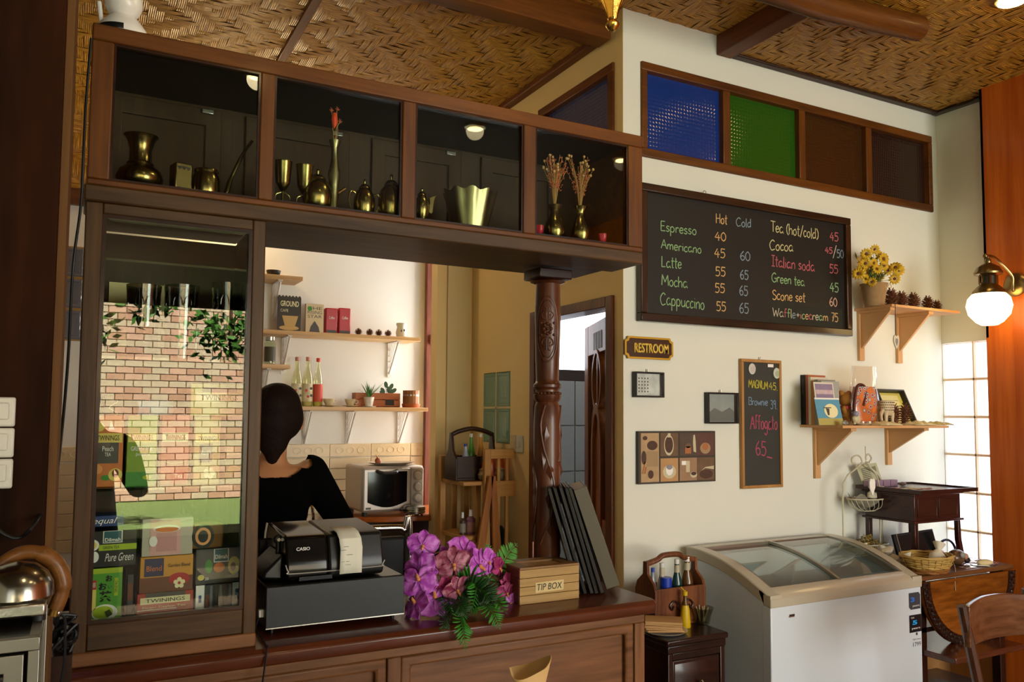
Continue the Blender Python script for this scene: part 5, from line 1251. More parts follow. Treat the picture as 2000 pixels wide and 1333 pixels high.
B().lathe([(.02, 0), (.028, .07), (.001, .068)], (0, 0, 0), 16).go('pot', mat('brown_pot', '#5a3018', .6), t)
b = B()
for k, (x, z, a) in enumerate(((-.03, .10, .6), (-.012, .135, .2), (.02, .125, -.5), (.035, .10, -.9), (.0, .105, 0), (.015, .09, -.3), (-.04, .085, 1.0))):
    c_, s_ = math.cos(a), math.sin(a); pts = circ(0, 0, .012, 10, .020); b.prism([(x+u*c_-v*s_, z+u*s_+v*c_) for u, v in pts], -.01-.004*k, -.0088-.004*k, 'xz')
    b.tube([(0, 0, .065), (x*.6, -.004*k, (z+.065)/2), (x, -.009-.004*k, z)], .0012, 5)
b.go('leaves', mat('deep_leaf', '#1f4520', .4), t)
t = kthing('plant_pot', 'wooden barrel pot with metal hoop on terracotta saucer', 'pot', 804, zs2, Y=YS-.02)
B().lathe([(.05, 0), (.056, .022), (.052, .022), (.046, .004)], (0, 0, 0), 28).go('saucer', mat('terracotta', '#a8582c', .7), t)
b = B()
st_m = wood('barrel_staves', '#7a4a2a', '#a8703f', 'Z', .6)
for k in range(16):
    a = 2*PI*k/16; B().box(-.0092, .0092, -.004, .004, .006, .102, rot=(0, 0, a+PI/2), piv=(0, 0, 0)).go('stave', st_m, t, .0008, loc=(.045*math.cos(a), .045*math.sin(a), 0))
B().lathe([(.0495, .068), (.0495, .078)], (0, 0, 0), 28).go('hoop', STEEL, t)
# ------------------------------------------------------------------ oven table
OY = 4.32
ZO = PY(760, 1010, OY-.1).z
def oven_area():
    x0 = PY(672, 1010, OY).x; x1 = XPO+.2
    t = thing('kitchen_table', 'orange-brown wooden table carrying the toaster oven', 'table', (x0, OY, 0))
    B().prism([(0, .37), (0, .0), (.05, -.04), (.2, -.1), (.40, -.13), (1.735-x0, -.13), (1.735-x0, -.06), (x1-x0-.001, -.06), (x1-x0-.001, .37)], ZO-.03, ZO, 'xy').go('tabletop', wood('orange_table', '#8a3f14', '#b5601f', 'X', .3, 7, .4), t, .004)
    for x in (.05, x1-x0-.08):
        for y in (-.02, .33): B().box(x, x+.05, y-.025, y+.025, 0, ZO-.03).go('leg', W_EBONYZ, t, .003)
    B().box(.02, x1-x0-.02, .34, .36, .1, ZO-.03).go('back_panel', W_EBONY, t)
    a = PY(707, 990, OY-.05); b = PY(829, 990, OY-.05); w = b.x-a.x
    o = thing('toaster_oven', 'silver and grey toaster oven with dark glass door', 'oven', (a.x+w/2, OY-.05, ZO))
    H = PY(720, 912, OY-.05).z-ZO; ws = w/2; sv = mat('silver_enamel', '#c2b5a8', .35, .3)
    B().box(-ws, ws, .012, .33, .018, H).go('case', sv, o, .018)
    for x in (-1, 1):
        for y in (.04, .28): B().cyl((x*ws*.85, y, 0), (x*ws*.85, y, .02), .014).go('foot', BLACK, o)
    dx = ws*.52
    B().prism([(-ws+.006, .028), (dx, .028), (dx, H-.012), (-ws+.006, H-.012)], 0, .014, 'xz').go('door_frame', sv, o, .008)
    ar = [(-ws+.03, H-.03), (-ws+.03, .075)]+[(-ws+.03+(dx-.02+ws-.03)*k/8, .075-.030*math.sin(PI*k/8)) for k in range(1, 8)]+[(dx-.02, .075), (dx-.02, H-.03)]
    B().prism(ar, -.004, .0, 'xz').go('door_glass', mat('dark_oven_glass', '#0b0a0b', .08), o)
    B().tube(smooth_line([(-ws+.08, -.004, H-.026), (-ws+.1, -.028, H-.034), (0-.06, -.034, H-.036), (dx-.1, -.028, H-.034), (dx-.08, -.004, H-.026)], 5), .010, 8).go('handle', mat('dark_grey_handle', '#35312e', .35), o)
    B().box(dx+.006, ws-.006, 0, .014, .028, H-.012).go('control_panel', mat('pale_panel', '#cfc6ba', .35), o, .008)
    for k in range(3):
        z = H-.055-k*.062
        B().lathe([(.030, 0), (.030, .003)], ((dx+ws)/2, .0, z), 24, Euler((R(90), 0, 0)).to_matrix()).go('dial_ring', mat('dial_grey', '#a39c94', .4), o)
        B().lathe([(.022, 0), (.021, .016), (.001, .018)], ((dx+ws)/2, -.003, z), 24, Euler((R(90), 0, 0)).to_matrix()).go('knob', mat('knob_white', '#e6e0d6', .35), o)
    patch(o, 'name_badge', -ws+.02, -ws+.05, .038, .048, -.0005, F_GREY)
    p = thing('serving_plate', 'oval plate on top of the toaster oven', 'plate', (a.x+w*.55, OY+.05, ZO+H+.0005))
    B().lathe([(.08, 0), (.12, .008), (.14, .016), (.135, .013), (.08, .004)], (0, 0, 0), 32, sy=.7).go('plate', mat('stoneware', '#b9a68c', .4), p)
    g = thing('garlic_bulb', 'reddish shallot lying on the oval plate', 'vegetable', (a.x+w*.34, OY+.06, ZO+H+.0055)); B().ball((0, 0, .018), .018, seg=14, rings=10).go('bulb', mat('shallot', '#9a5230', .5), g); B().tube([(0, 0, .03), (-.008, 0, .045), (-.014, 0, .056)], [.006, .003, .001], 6).go('stem', mat('dry_stem', '#b0743c', .7), g)
    q = thing('waffle_iron', 'chrome waffle iron beside the toaster oven', 'waffle iron', (PY(812, 1000, OY-.12).x, OY-.1, ZO))
    B().lathe([(.05, .01), (.06, .014), (.062, .026), (.058, .03)], (0, 0, 0), 28).go('base', STEEL, q); B().lathe([(.058, .032), (.062, .036), (.058, .05), (.03, .060), (.001, .062)], (0, 0, 0), 28).go('lid', STEEL, q)
    B().tube([(-.06, -.02, .035), (-.095, -.035, .037)], [.008, .006], 8).go('handle', BLACK, q)
    for k in range(4): B().cyl((.045*math.cos(1.57*k+.7), .045*math.sin(1.57*k+.7), 0), (.045*math.cos(1.57*k+.7), .045*math.sin(1.57*k+.7), .012), .006).go('foot', BLACK, q)
oven_area()
p = PY(612, 1040, 3.4); t = thing('tap', 'white and chrome kitchen tap beside the person', 'tap', (p.x, 3.4, .9))
B().cyl((0, 0, 0), (0, 0, .13), .017).go('body', mat('tap_white', '#cfd0c4', .25, .5), t); B().tube(smooth_line([(0, 0, .12), (.0, .03, .20), (.0, .10, .21), (.0, .13, .15)], 5), .008, 8).go('spout', mat('chrome', '#c9c6be', .12, 1), t)
t = thing('kitchen_worktop', 'low kitchen worktop where the person stands', 'worktop', (-.5, 3.45, 0)); B().box(0, p.x+.62, -.25, .2, .86, .9).go('top', mat('worktop_beige', '#a88a68', .5), t, .004); B().box(.02, p.x+.6, -.22, .18, 0, .86).go('base_cabinet', W_EBONYZ, t)
t = thing('paper_pad', 'pale sheet of paper on the worktop by the tap', 'paper', (p.x+.10, 3.42, .9005)); B().box(-.06, .09, -.08, .08, 0, .012).go('sheets', WHITE, t)
# ------------------------------------------------------------------ corner rack by the side wall
def rack():
    Y0 = 3.62; xl = PY(862, 1000, Y0+.30).x; xm = PY(948, 1000, Y0).x; xr = PY(1023, 1000, Y0).x
    t = thing('wooden_rack', 'pale wooden rack with slatted end against the cream wall', 'rack', (xl, Y0, 0)); W_ = xr-xl; mm = xm-xl
    m = wood('rack_pine', '#a8743a', '#c99a58', 'Z', .5, 8, .1); mh = wood('rack_pine_level', '#a8743a', '#c99a58', 'X', .5, 8, .1)
    zt = PY(980, 877, Y0).z; z1 = PY(900, 940, Y0+.1).z; z2 = PY(900, 1045, Y0+.1).z
    # slatted end panel
    B().box(mm-.005, mm+.03, 0, .028, 0, zt).go('upright', m, t, .003); B().box(W_-.045, W_, 0, .028, 0, zt).go('upright', m, t, .003)
    for (a, b) in ((zt-.05, zt-.002), (PY(980, 955, Y0).z-.04, PY(980, 940, Y0).z), (.72, .76)): B().box(mm+.03, W_-.045, .004, .024, a, b).go('rail', mh, t, .002)
    for k in range(2):
        x = mm+.03+(W_-.075-mm)*(k+1)/3-.008
        B().box(x, x+.016, .008, .020, PY(980, 940, Y0).z, zt-.05).go('slat', m, t, .001); B().box(x, x+.016, .008, .020, .76, PY(980, 955, Y0).z-.04).go('slat', m, t, .001)
    # shelves, left post and back slats
    B().box(0, mm, .03, .32, z1-.02, z1).go('shelf', mh, t, .003); B().box(0, mm, .03, .32, z2-.02, z2).go('shelf', mh, t, .003)
    B().box(-.01, .02, .29, .325, 0, z1+.12).go('upright', m, t, .003); B().box(.02, mm, .325, .34, z1+.07, z1+.12).go('rail', mh, t, .002)
    for k in range(3): B().box(.07+k*.07, .10+k*.07, .325, .335, 0, z1+.07).go('slat', m, t, .001)
    # folded spreading legs at the front
    for (ta, ba) in (((.02, .0), (-.07, -.02)), ((.03, -.01), (.07, -.03))):
        B().prism([(mm+ta[0]-.014, z1+.03), (mm+ta[0]+.012, z1+.03), (mm+ba[0]+.028, .6), (mm+ba[0]-.03, .6)], -.03, -.012, 'xz').go('splayed_leg', wood('rack_orange', '#8a4f1e', '#b0702f', 'Z', .45), t, .002)
    X0 = xl
    c = thing('condiment_carrier', 'dark wooden carrier with arched handle on the rack', 'carrier', (X0+.11, Y0+.17, z1+.0005)); dkm = wood('carrier_dark', '#20110a', '#3c2214', 'X', .4)
    h = PY(900, 838, Y0+.17).z-z1; wc = .115
    B().box(-wc, wc, -.07, .07, 0, .012).go('base', dkm, c, .002); B().box(-wc, wc, -.07, -.06, .012, .12).go('front_board', dkm, c, .002); B().box(-wc, wc, .06, .07, .012, .12).go('back_board', dkm, c, .002)
    for s in (-1, 1): B().prism([(-.07, 0), (.07, 0), (.07, .11), (.03, .15), (.012, h-.02), (-.012, h-.02), (-.03, .15), (-.07, .11)], s*wc-.006, s*wc+.006, 'yz').go('side_board', dkm, c, .002)
    B().tube(smooth_line([(-wc, 0, h-.03), (-wc*.6, 0, h-.012), (0, 0, h), (wc*.6, 0, h-.012), (wc, 0, h-.03)], 5), .012, 10).go('handle', dkm, c)
    for i, (x, y, col, cp, hh, lb) in enumerate(((-.045, -.02, '#9aa0b0', '#1c2c8a', .17, 'blue-capped bottle in the dark carrier'), (.0, .01, '#4f8a2c', '#cfd0c8', .22, 'green bottle with white neck in the dark carrier'), (.055, .01, '#c98a2c', '#cfd0c8', .22, 'amber bottle with pale neck in the dark carrier'))):
        bottle(0, 0, 0, .021, lb, 'bottles in the dark carrier', mat('sauce_'+col[1:], col, .2), None, mat('cap_'+cp[1:], cp, .4), x=c.location.x+x, Y=c.location.y+y, z=z1+.013, H=hh, name='sauce_bottle')
    for x, lb in ((.0, 'left patterned silver sugar pot before the carrier'), (.085, 'right patterned silver sugar pot before the carrier')):
        s_ = thing('sugar_pot', lb, 'pot', (c.location.x+x+.02, Y0+.065, z1+.0005), 0, 'patterned pots on the rack')
        B().lathe([(.018, 0), (.03, .012), (.034, .03), (.024, .048), (.03, .056), (.028, .058)], (0, 0, 0), 20).go('pot', mat('patterned_silver', '#a8a48c', .3, .6, bump=1, bscale=90, var=.5, vscale=70), s_); B().lathe([(.026, .056), (.012, .066), (.005, .072), (.001, .076)], (0, 0, 0), 16).go('lid', MC['patterned_silver'], s_)
    for (x, r, hh, col, lb, nm) in ((.03, .016, .11, '#4a3428', 'small brown spray bottle on the rack shelf', 'spray_bottle'), (.075, .024, .12, '#8a5a78', 'pink and purple canister on the rack shelf', 'canister'), (.165, .026, .15, '#8f9698', 'white and grey tube on the rack shelf', 'tube')):
        s_ = thing(nm, lb, 'bottle', (X0+x, Y0+.10, z2+.0005))
        if nm == 'tube': B().box(-r, r, -.012, .012, .03, hh).go('body', mat('tube_white', '#a8aaa0', .5), s_, .004); B().box(-r*.8, r*.8, -.014, .014, 0, .03).go('cap', BLACK, s_, .004); patch(s_, 'label', -r*.7, r*.7, .05, .12, -.0125, F_GREY)
        else: B().lathe([(r, 0), (r, hh*.62), (r*.5, hh*.72), (r*.4, hh*.74)], (0, 0, 0), 20).go('body', mat('body_'+col[1:], col, .4), s_); B().lathe([(r*1.01, hh*.1), (r*1.01, hh*.5)], (0, 0, 0), 20).go('label', mat('label_'+col[1:], '#b08a80' if nm == 'canister' else '#8f8a80', .6), s_); B().lathe([(r*.45, hh*.74), (r*.35, hh), (.001, hh)], (0, 0, 0), 14).go('cap', WHITE, s_)
    s_ = thing('red_bag', 'translucent salmon bag lying behind the slatted end', 'bag', (X0+mm+.09, Y0+.09, z1+.09)); B().ball((0, 0, .06), .07, sy=.5, sz=1.1, seg=20, rings=12).go('bag', mat('salmon_plastic', '#b5562c', .35, bump=.8, bscale=25), s_)
    s_.location.z = z1+.0
    B().box(mm, W_-.01, .03, .3, z1-.02, z1).go('shelf', mh, t, .003)
    s_ = thing('sponge_pack', 'lime green packet on the rack behind the slats', 'packet', (X0+mm+.06, Y0+.06, z1+.0005)); B().box(-.04, .05, -.015, .015, 0, .02).go('packet', mat('lime_pack', '#8fae2c', .5), s_, .003)
    B().box(mm, W_-.01, .03, .3, z2-.1, z2-.08).go('shelf', mh, t, .003)
    s_ = thing('black_pot', 'dark green round pot on the lower rack shelf', 'pot', (X0+mm+.12, Y0+.12, z2-.0795)); B().lathe([(.04, 0), (.055, .02), (.055, .08), (.03, .11), (.001, .112)], (0, 0, 0), 24).go('pot', mat('dark_green', '#1f2a24', .4), s_)
    s_ = thing('glass_jug', 'clear glass jug on the lower rack shelf', 'jug', (X0+mm+.035, Y0+.10, z2-.0795)); B().lathe([(.025, 0), (.03, .06), (.018, .12), (.022, .16), (.02, .16)], (0, 0, 0), 20).go('glass', clear('bottle_glass', '#e6ebd8', 1.5, .08), s_)
rack()
a = PX(1000, 850, XS); b = PX(1011, 850, XS); c = PX(1023, 870, XS)
for (p_, q_, lb, cl) in ((a, b, 'cream socket plate on the side wall', '#cdbd94'), (b, c, 'white switch plate on the side wall', '#c9ccc4')):
    t = thing('switch_plate', lb, 'switch', (XS-.0005, (p_.y+q_.y)/2, a.z-.045)); hw = abs(p_.y-q_.y)/2-.003
    B().box(-.010, 0, -hw, hw, -.04, .045).go('plate', mat('plate_'+cl[1:], cl, .4), t, .002); B().box(-.013, -.010, -hw*.4, hw*.4, -.015, .015).go('rocker', MC['plate_'+cl[1:]], t, .001)
# ------------------------------------------------------------------ chalk handwriting
GL = {  # strokes on a unit cap height; 'w' = advance width
 'A': (.6, ['0,0 .3,1', '.3,1 .55,0', '.1,.38 .48,.38']), 'B': (.55, ['.05,0 .05,1', '.05,1 .45,.9 .4,.6 .08,.52', '.08,.52 .5,.45 .48,.1 .05,0']), 'C': (.6, ['.5,.85 .3,1 .05,.7 .02,.35 .2,0 .52,.12']),
 'E': (.5, ['.05,0 .05,1', '.05,1 .42,1', '.05,.52 .36,.54', '.05,0 .45,.02']), 'G': (.6, ['.5,.85 .3,1 .05,.7 .02,.3 .22,0 .5,.12 .52,.42', '.3,.42 .56,.42']), 'H': (.6, ['.05,0 .05,1', '.5,0 .5,1', '.05,.5 .5,.52']),
 'I': (.4, ['.18,0 .2,1', '.02,1 .38,1', '.02,0 .36,0']), 'L': (.5, ['.05,1 .03,0', '.03,0 .42,.03']), 'M': (.75, ['.03,0 .08,1', '.08,1 .35,.3', '.35,.3 .62,1', '.62,1 .68,0']), 'N': (.6, ['.03,0 .05,1', '.05,1 .48,0', '.48,0 .5,1']),
 'S': (.5, ['.42,.88 .22,1 .05,.8 .15,.58 .38,.42 .42,.15 .2,0 .02,.12']), 'T': (.55, ['0,1 .55,.98', '.28,1 .27,0']), 'U': (.6, ['.05,1 .06,.25 .25,0 .45,.2 .5,1', '.5,1 .5,0']), 'W': (.8, ['.02,1 .18,0', '.18,0 .38,.75', '.38,.75 .55,0', '.55,0 .75,1']),
 'a': (.5, ['.4,.5 .2,.58 .03,.3 .15,0 .38,.2 .4,.55', '.4,.55 .40,.1 .48,0']), 'c': (.42, ['.36,.5 .2,.58 .03,.3 .15,0 .37,.1']), 'd': (.5, ['.38,.48 .2,.56 .03,.28 .15,0 .37,.15', '.38,1 .38,.0']), 'e': (.45, ['.05,.3 .36,.34 .3,.56 .15,.56 .03,.3 .15,0 .38,.1']),
 'f': (.4, ['.36,.95 .2,1 .16,.75 .15,0', '.02,.55 .34,.56']), 'g': (.5, ['.38,.5 .2,.58 .03,.3 .15,.05 .38,.2', '.39,.56 .39,-.2 .2,-.42 .03,-.28']), 'h': (.5, ['.05,1 .05,0', '.05,.35 .22,.58 .38,.45 .4,0']), 'i': (.2, ['.08,.55 .09,0', '.08,.78 .1,.80']),
 'l': (.2, ['.08,1 .08,.05 .15,0']), 'm': (.7, ['.05,.55 .05,0', '.05,.35 .2,.58 .31,.42 .32,0', '.32,.35 .47,.58 .58,.42 .6,0']), 'n': (.48, ['.05,.55 .05,0', '.05,.35 .22,.58 .37,.45 .38,0']), 'o': (.48, ['.22,.56 .04,.36 .1,.05 .28,.0 .4,.25 .32,.52 .2,.56']),
 'p': (.5, ['.05,.56 .05,-.42', '.05,.42 .22,.58 .4,.35 .3,.03 .06,.05']), 'r': (.38, ['.06,.55 .06,0', '.06,.35 .18,.56 .34,.5']), 's': (.4, ['.32,.5 .18,.58 .06,.44 .18,.3 .32,.18 .2,0 .03,.08']), 't': (.36, ['.16,.95 .15,.08 .28,0', '.02,.62 .32,.63']),
 'u': (.5, ['.05,.56 .06,.15 .2,0 .36,.15', '.39,.56 .4,0']), 'w': (.62, ['.03,.55 .15,0', '.15,0 .3,.42', '.3,.42 .42,0', '.42,0 .56,.55']),
 '0': (.5, ['.24,1 .04,.7 .05,.25 .24,0 .42,.25 .42,.7 .24,1']), '3': (.5, ['.05,.9 .25,1 .4,.8 .2,.55', '.2,.55 .42,.42 .38,.1 .2,0 .03,.12']), '4': (.55, ['.3,1 .02,.38', '.02,.38 .5,.38', '.34,.7 .34,0']), '5': (.52, ['.1,1 .08,.58', '.1,1 .45,.97', '.08,.55 .3,.62 .44,.35 .3,.02 .03,.06']),
 '6': (.5, ['.34,1 .1,.65 .04,.3 .2,0 .4,.15 .38,.42 .2,.5 .06,.35']), '7': (.5, ['.04,1 .45,.98', '.45,.98 .2,0', '.15,.5 .42,.5']), '9': (.5, ['.4,.75 .25,1 .06,.8 .12,.55 .36,.6', '.4,.95 .36,0']), '/': (.4, ['.02,-.1 .38,1.1']), '(': (.3, ['.25,1 .08,.7 .08,.2 .25,-.08']), ')': (.3, ['.03,1 .2,.7 .2,.2 .03,-.08']),
 '+': (.5, ['.06,.4 .42,.42', '.24,.62 .24,.18']), '.': (.2, ['.03,.02 .12,.02']), '_': (.5, ['.0,-.05 .5,-.1']), ' ': (.3, []),
}
def chalk_mat(c): return mat('chalk_'+c.strip('#'), c, .9, bump=.6, bscale=900)
def chalk(par, s, q0, q1, cap, col, Y, wpx=2.2, cols=None):
    """write s on the plane Y between two photo pixels (start and end of its baseline)"""
    a = PY(q0[0], q0[1], Y)-Vector(par.location); b = PY(q1[0], q1[1], Y)-Vector(par.location)
    capm = cap/FPX*(PY(q0[0], q0[1], Y)-EYE).dot(FW)
    tot = sum(GL[c][0] for c in s); sx = (b-a).length/tot; u = (b-a).normalized(); v = Vector((0, 0, 1)); x = 0
    bs = {}; hw = wpx/2/FPX*(PY(q0[0], q0[1], Y)-EYE).dot(FW); rn = random.Random(len(s)*7+ord(s[0]))
    for ci, c in enumerate(s):
        col_ = cols[ci] if cols else col; m = bs.setdefault(col_, B()); jy = rn.uniform(-.03, .03)
        for st in GL[c][1]:
            pts = [tuple(map(float, p.split(','))) for p in st.split()]
            P3 = [a+u*((x+px_)*sx)+v*((pz_+jy)*capm)+Vector((0, -.0006, 0)) for px_, pz_ in pts]
            P3 = smooth_line(P3, 4) if len(P3) > 2 else [P3[0], (P3[0]+P3[1])/2, P3[1]]
            n = len(P3); vs = []; fs = []
            for i, p in enumerate(P3):
                t_ = (P3[min(i+1, n-1)]-P3[max(i-1, 0)]).normalized(); nn = Vector((t_.z, 0, -t_.x))*hw*rn.uniform(.8, 1.15)
                vs += [p-nn, p+nn]
            fs = [(2*i, 2*i+1, 2*i+3, 2*i+2) for i in range(n-1)]
            m.mesh(vs, fs)
        x += GL[c][0]
    for col_, m in bs.items(): m.go('chalk_word', chalk_mat(col_), par, smooth=False)
def menu_board():
    Yf = YW-.038; a = PY(1253, 627, Yf); b = PY(1662, 428, Yf)
    x0, x1, z0, z1 = a.x, b.x, 1.888, PY(1253, 355, Yf).z
    t = thing('menu_board', 'large dark-framed chalkboard menu listing hot and cold drinks', 'chalkboard', (x0, Yf, z0)); w = x1-x0; h = z1-z0
    f = wood('charred_frame', '#160c07', '#3d2512', 'X', .35, 5, .3, 8); f2 = wood('charred_frame_upright', '#1a0e08', '#452a14', 'Z', .35, 5, .3, 8)
    fw = .034
    B().box(0, w, 0, .036, 0, fw).go('frame_rail', f, t, .004); B().box(0, w, 0, .036, h-fw, h).go('frame_rail', f, t, .004)
    B().box(0, fw, 0, .036, fw, h-fw).go('frame_stile', f2, t, .004); B().box(w-fw, w, 0, .036, fw, h-fw).go('frame_stile', f2, t, .004)
    B().box(fw, w-fw, .018, .034, fw, h-fw).go('slate', mat('chalkboard_black', '#17150f', .55, var=.25, vscale=3), t)
    Yt = Yf+.018
    G, O, Bl, Yl, Pk, Wh = '#9cc48c', '#e3b878', '#8fa3b0', '#d9d29a', '#cf6a74', '#d3cbb4'
    T = [('Hot', (1398, 436.4), (1421, 438.2), 19, O), ('Cold', (1437.7, 442), (1467.8, 445), 17, Bl), ('Espresso', (1290, 451), (1361, 459.6), 19, G), ('Americano', (1291, 485.4), (1370.6, 496), 18, G),
         ('Latte', (1291.8, 521.6), (1331.8, 525), 21, G), ('Mocha', (1291.8, 556.8), (1343.3, 563), 21, G), ('Cappuccino', (1289.7, 595), (1376.5, 605), 24, G),
         ('40', (1396, 469.6), (1418.6, 471.4), 17, O), ('45', (1395, 502.8), (1417.3, 504.5), 18, O), ('55', (1396.9, 538.5), (1417.8, 540.3), 18, O), ('55', (1396, 570.9), (1416.5, 572.6), 18, O), ('55', (1398.7, 606.6), (1418.6, 608.4), 18, O),
         ('60', (1445.4, 508.4), (1465.8, 510.4), 18, Bl), ('65', (1445.4, 545.4), (1462.4, 547), 18, Bl), ('65', (1444, 577), (1461.4, 578.5), 19, Bl), ('65', (1444, 611.7), (1463.2, 613), 20, Bl),
         ('Tea (hot/cold)', (1505.3, 452.2), (1599.2, 467.5), 21, Yl), ('45', (1620.6, 470), (1638, 472), 17, Pk), ('Cocoa', (1503.3, 488), (1549.4, 491), 20, Yl), ('45', (1611.2, 494.3), (1626.5, 496), 12, Pk), ('/', (1626.5, 503), (1634, 504), 22, Wh), ('50', (1634, 503), (1648, 504.5), 16, Bl),
         ('Italian soda', (1506.6, 519.8), (1591.5, 530.8), 21, Pk), ('55', (1620, 532.6), (1637.4, 535), 17, Pk), ('Green tea', (1507.3, 550.5), (1571.6, 559.4), 18, G), ('45', (1620.6, 569.6), (1638.5, 571.6), 18, G),
         ('Scone set', (1508.4, 585), (1573.4, 591), 19, O), ('60', (1620, 597.7), (1635.4, 599.7), 17, '#dfb49a'), ('75', (1623.4, 628.3), (1637.5, 629.5), 17, O)]
    for s, p, q, c_, col in T: chalk(t, s, p, q, c_, col, Yt, 1.9)
    chalk(t, 'Waffle+icecream', (1509, 618), (1618, 627.8), 17, Wh, Yt, 1.7, cols=[Wh, Wh, Pk, G, Yl, Bl, Wh, Pk, G, O, Pk, Yl, Wh, G, O])
    p = PY(1504, 632, Yt)-t.location; q = PY(1645, 600, Yt)-t.location
    B().prism([(p.x, p.z), (q.x, p.z-.004), (q.x, q.z-.01), (p.x+.2, q.z-.012), (p.x+.17, q.z+.006), (p.x+.05, q.z+.008), (p.x+.02, q.z-.005), (p.x, q.z-.02)], .0176, .0179, 'xz').go('chalk_smudge', mat('chalk_dust', '#2a281f', .9, var=.3, vscale=30), t)
    B().tube([(w*.28+.008*math.cos(a_), .015, h+.006+.008*math.sin(a_)) for a_ in [PI*k/8 for k in range(9)]], .0015, 6).go('hook', BRASS, t)
menu_board()
def tall_board():
    Yf = YW-.02; x0, x1 = PY(1451, 955, Yf).x, PY(1530, 956, Yf).x; z0, z1 = PY(1451, 956, Yf).z, PY(1452, 701, Yf).z
    t = thing('price_board', 'tall narrow pine-framed chalkboard with ice cream and cake prices', 'chalkboard', (x0, Yf, z0)); w = x1-x0; h = z1-z0; fw = .014
    m = wood('board_pine', '#9a6a38', '#b98a50', 'Z', .5, 8, .1)
    B().box(0, w, 0, .018, 0, fw).go('frame_rail', m, t, .002); B().box(0, w, 0, .018, h-fw, h).go('frame_rail', m, t, .002)
    B().box(0, fw, 0, .018, fw, h-fw).go('frame_stile', m, t, .002); B().box(w-fw, w, 0, .018, fw, h-fw).go('frame_stile', m, t, .002)
    B().box(fw, w-fw, .008, .016, fw, h-fw).go('slate', mat('slate_grey', '#33342f', .6, var=.2, vscale=6), t)
    Yt = Yf+.008; Y_, Bl, Pk = '#c9bd3c', '#7f98b0', '#b8506a'
    chalk(t, 'MAGNUM', (1462, 757.6), (1500, 761), 16, Y_, Yt, 1.7); chalk(t, '45.', (1502, 761), (1519, 763.3), 14, Y_, Yt, 1.7)
    chalk(t, 'Brownie', (1462, 791.5), (1500, 793), 15, Bl, Yt, 1.7); chalk(t, '39.', (1504.6, 798.5), (1518, 800.4), 17, Bl, Yt, 1.7)
    chalk(t, 'Affogato', (1465.4, 838), (1519, 839.3), 27, Pk, Yt, 2.2); chalk(t, '65_', (1475.6, 889), (1508, 892), 28, Pk, Yt, 2.2)
    for px, py, lb in ((1469, 721, 'round white badge magnet at the board top left'), (1517, 729.6, 'round greenish badge magnet at the board top right')):
        p = PY(px, py, Yt-.004); s = thing('badge_magnet', lb, 'magnet', (p.x, Yt-.0005, p.z), 0, 'badges on the price board')
        B().prism(circ(0, 0, .021, 20, .025), -.005, 0, 'xz').go('badge', mat('badge_white', '#c9cdc0', .25), s, .001); disc(s, 'badge_print', .002, -.002, .012, -.0052, mat('badge_print_'+lb[6:9], '#a9b48c' if 'green' in lb else '#c9b8b8', .4), ry=.014)
    B().cyl((w/2, .008, h), (w/2, .008, h+.012), .003).go('nail', STEEL, t); patch(t, 'paper_bit', w*.68, w*.82, h-fw-.018, h-fw-.004, .0078, F_WHITE)
tall_board()
def deep_frame(name, label, q, inner, dep=.028, tall=None):
    (xa, ya), (xb, yb) = q; Yf = YW-dep; a = PY(xa, yb, Yf); b = PY(xb, ya, Yf)
    t = thing(name, label, 'picture', (a.x, Yf, a.z), 0, 'small black box frames'); w = b.x-a.x; h = b.z-a.z; fm = mat('frame_black', '#0f0e0d', .35)
    B().ring([(0, 0), (w, 0), (w, h), (0, h)], [(.007, .007), (w-.007, .007), (w-.007, h-.007), (.007, h-.007)], 0, dep-.001, 'xz').go('frame', fm, t, .001)
    B().box(.007, w-.007, dep-.006, dep-.003, .007, h-.007).go('picture', inner, t); B().box(.007, w-.007, .004, .0055, .007, h-.007).go('glazing', clear('frame_glass', '#ffffff', 1.2, .05), t)
    B().cyl((w/2, dep*.6, h), (w/2, dep*.6, h+.012), .003).go('nail', STEEL, t)
    return t, w, h
PA = mat('garden_reflection', '#ccd8ce', .6, var=.5, vscale=25)  # pale tone puts the bright garden mirrored in the glazing into the card
t, w, h = deep_frame('picture_frame', 'small black box frame with printed card painted pale as garden reflection, under the restroom sign', ((1242, 728), (1298, 776)), PA)
for i in range(4):
    for j in range(5): patch(t, 'print_mark', w*(.2+.1*i), w*(.24+.1*i), h*(.2+.13*j), h*(.26+.13*j), .0217, F_GREY)
t, w, h = deep_frame('picture_frame', 'small black box frame with grey misty landscape beside the tall board', ((1384, 768), (1443, 828)), mat('misty_picture', '#98a6a2', .6, var=.25, vscale=18))
B().prism([(.01, h*.3), (w*.3, h*.5), (w*.55, h*.38), (w*.8, h*.52), (w-.01, h*.4), (w-.01, .01), (.01, .01)], .0205, .0215, 'xz').go('hill_print', mat('hill_grey', '#66706c', .6), t)
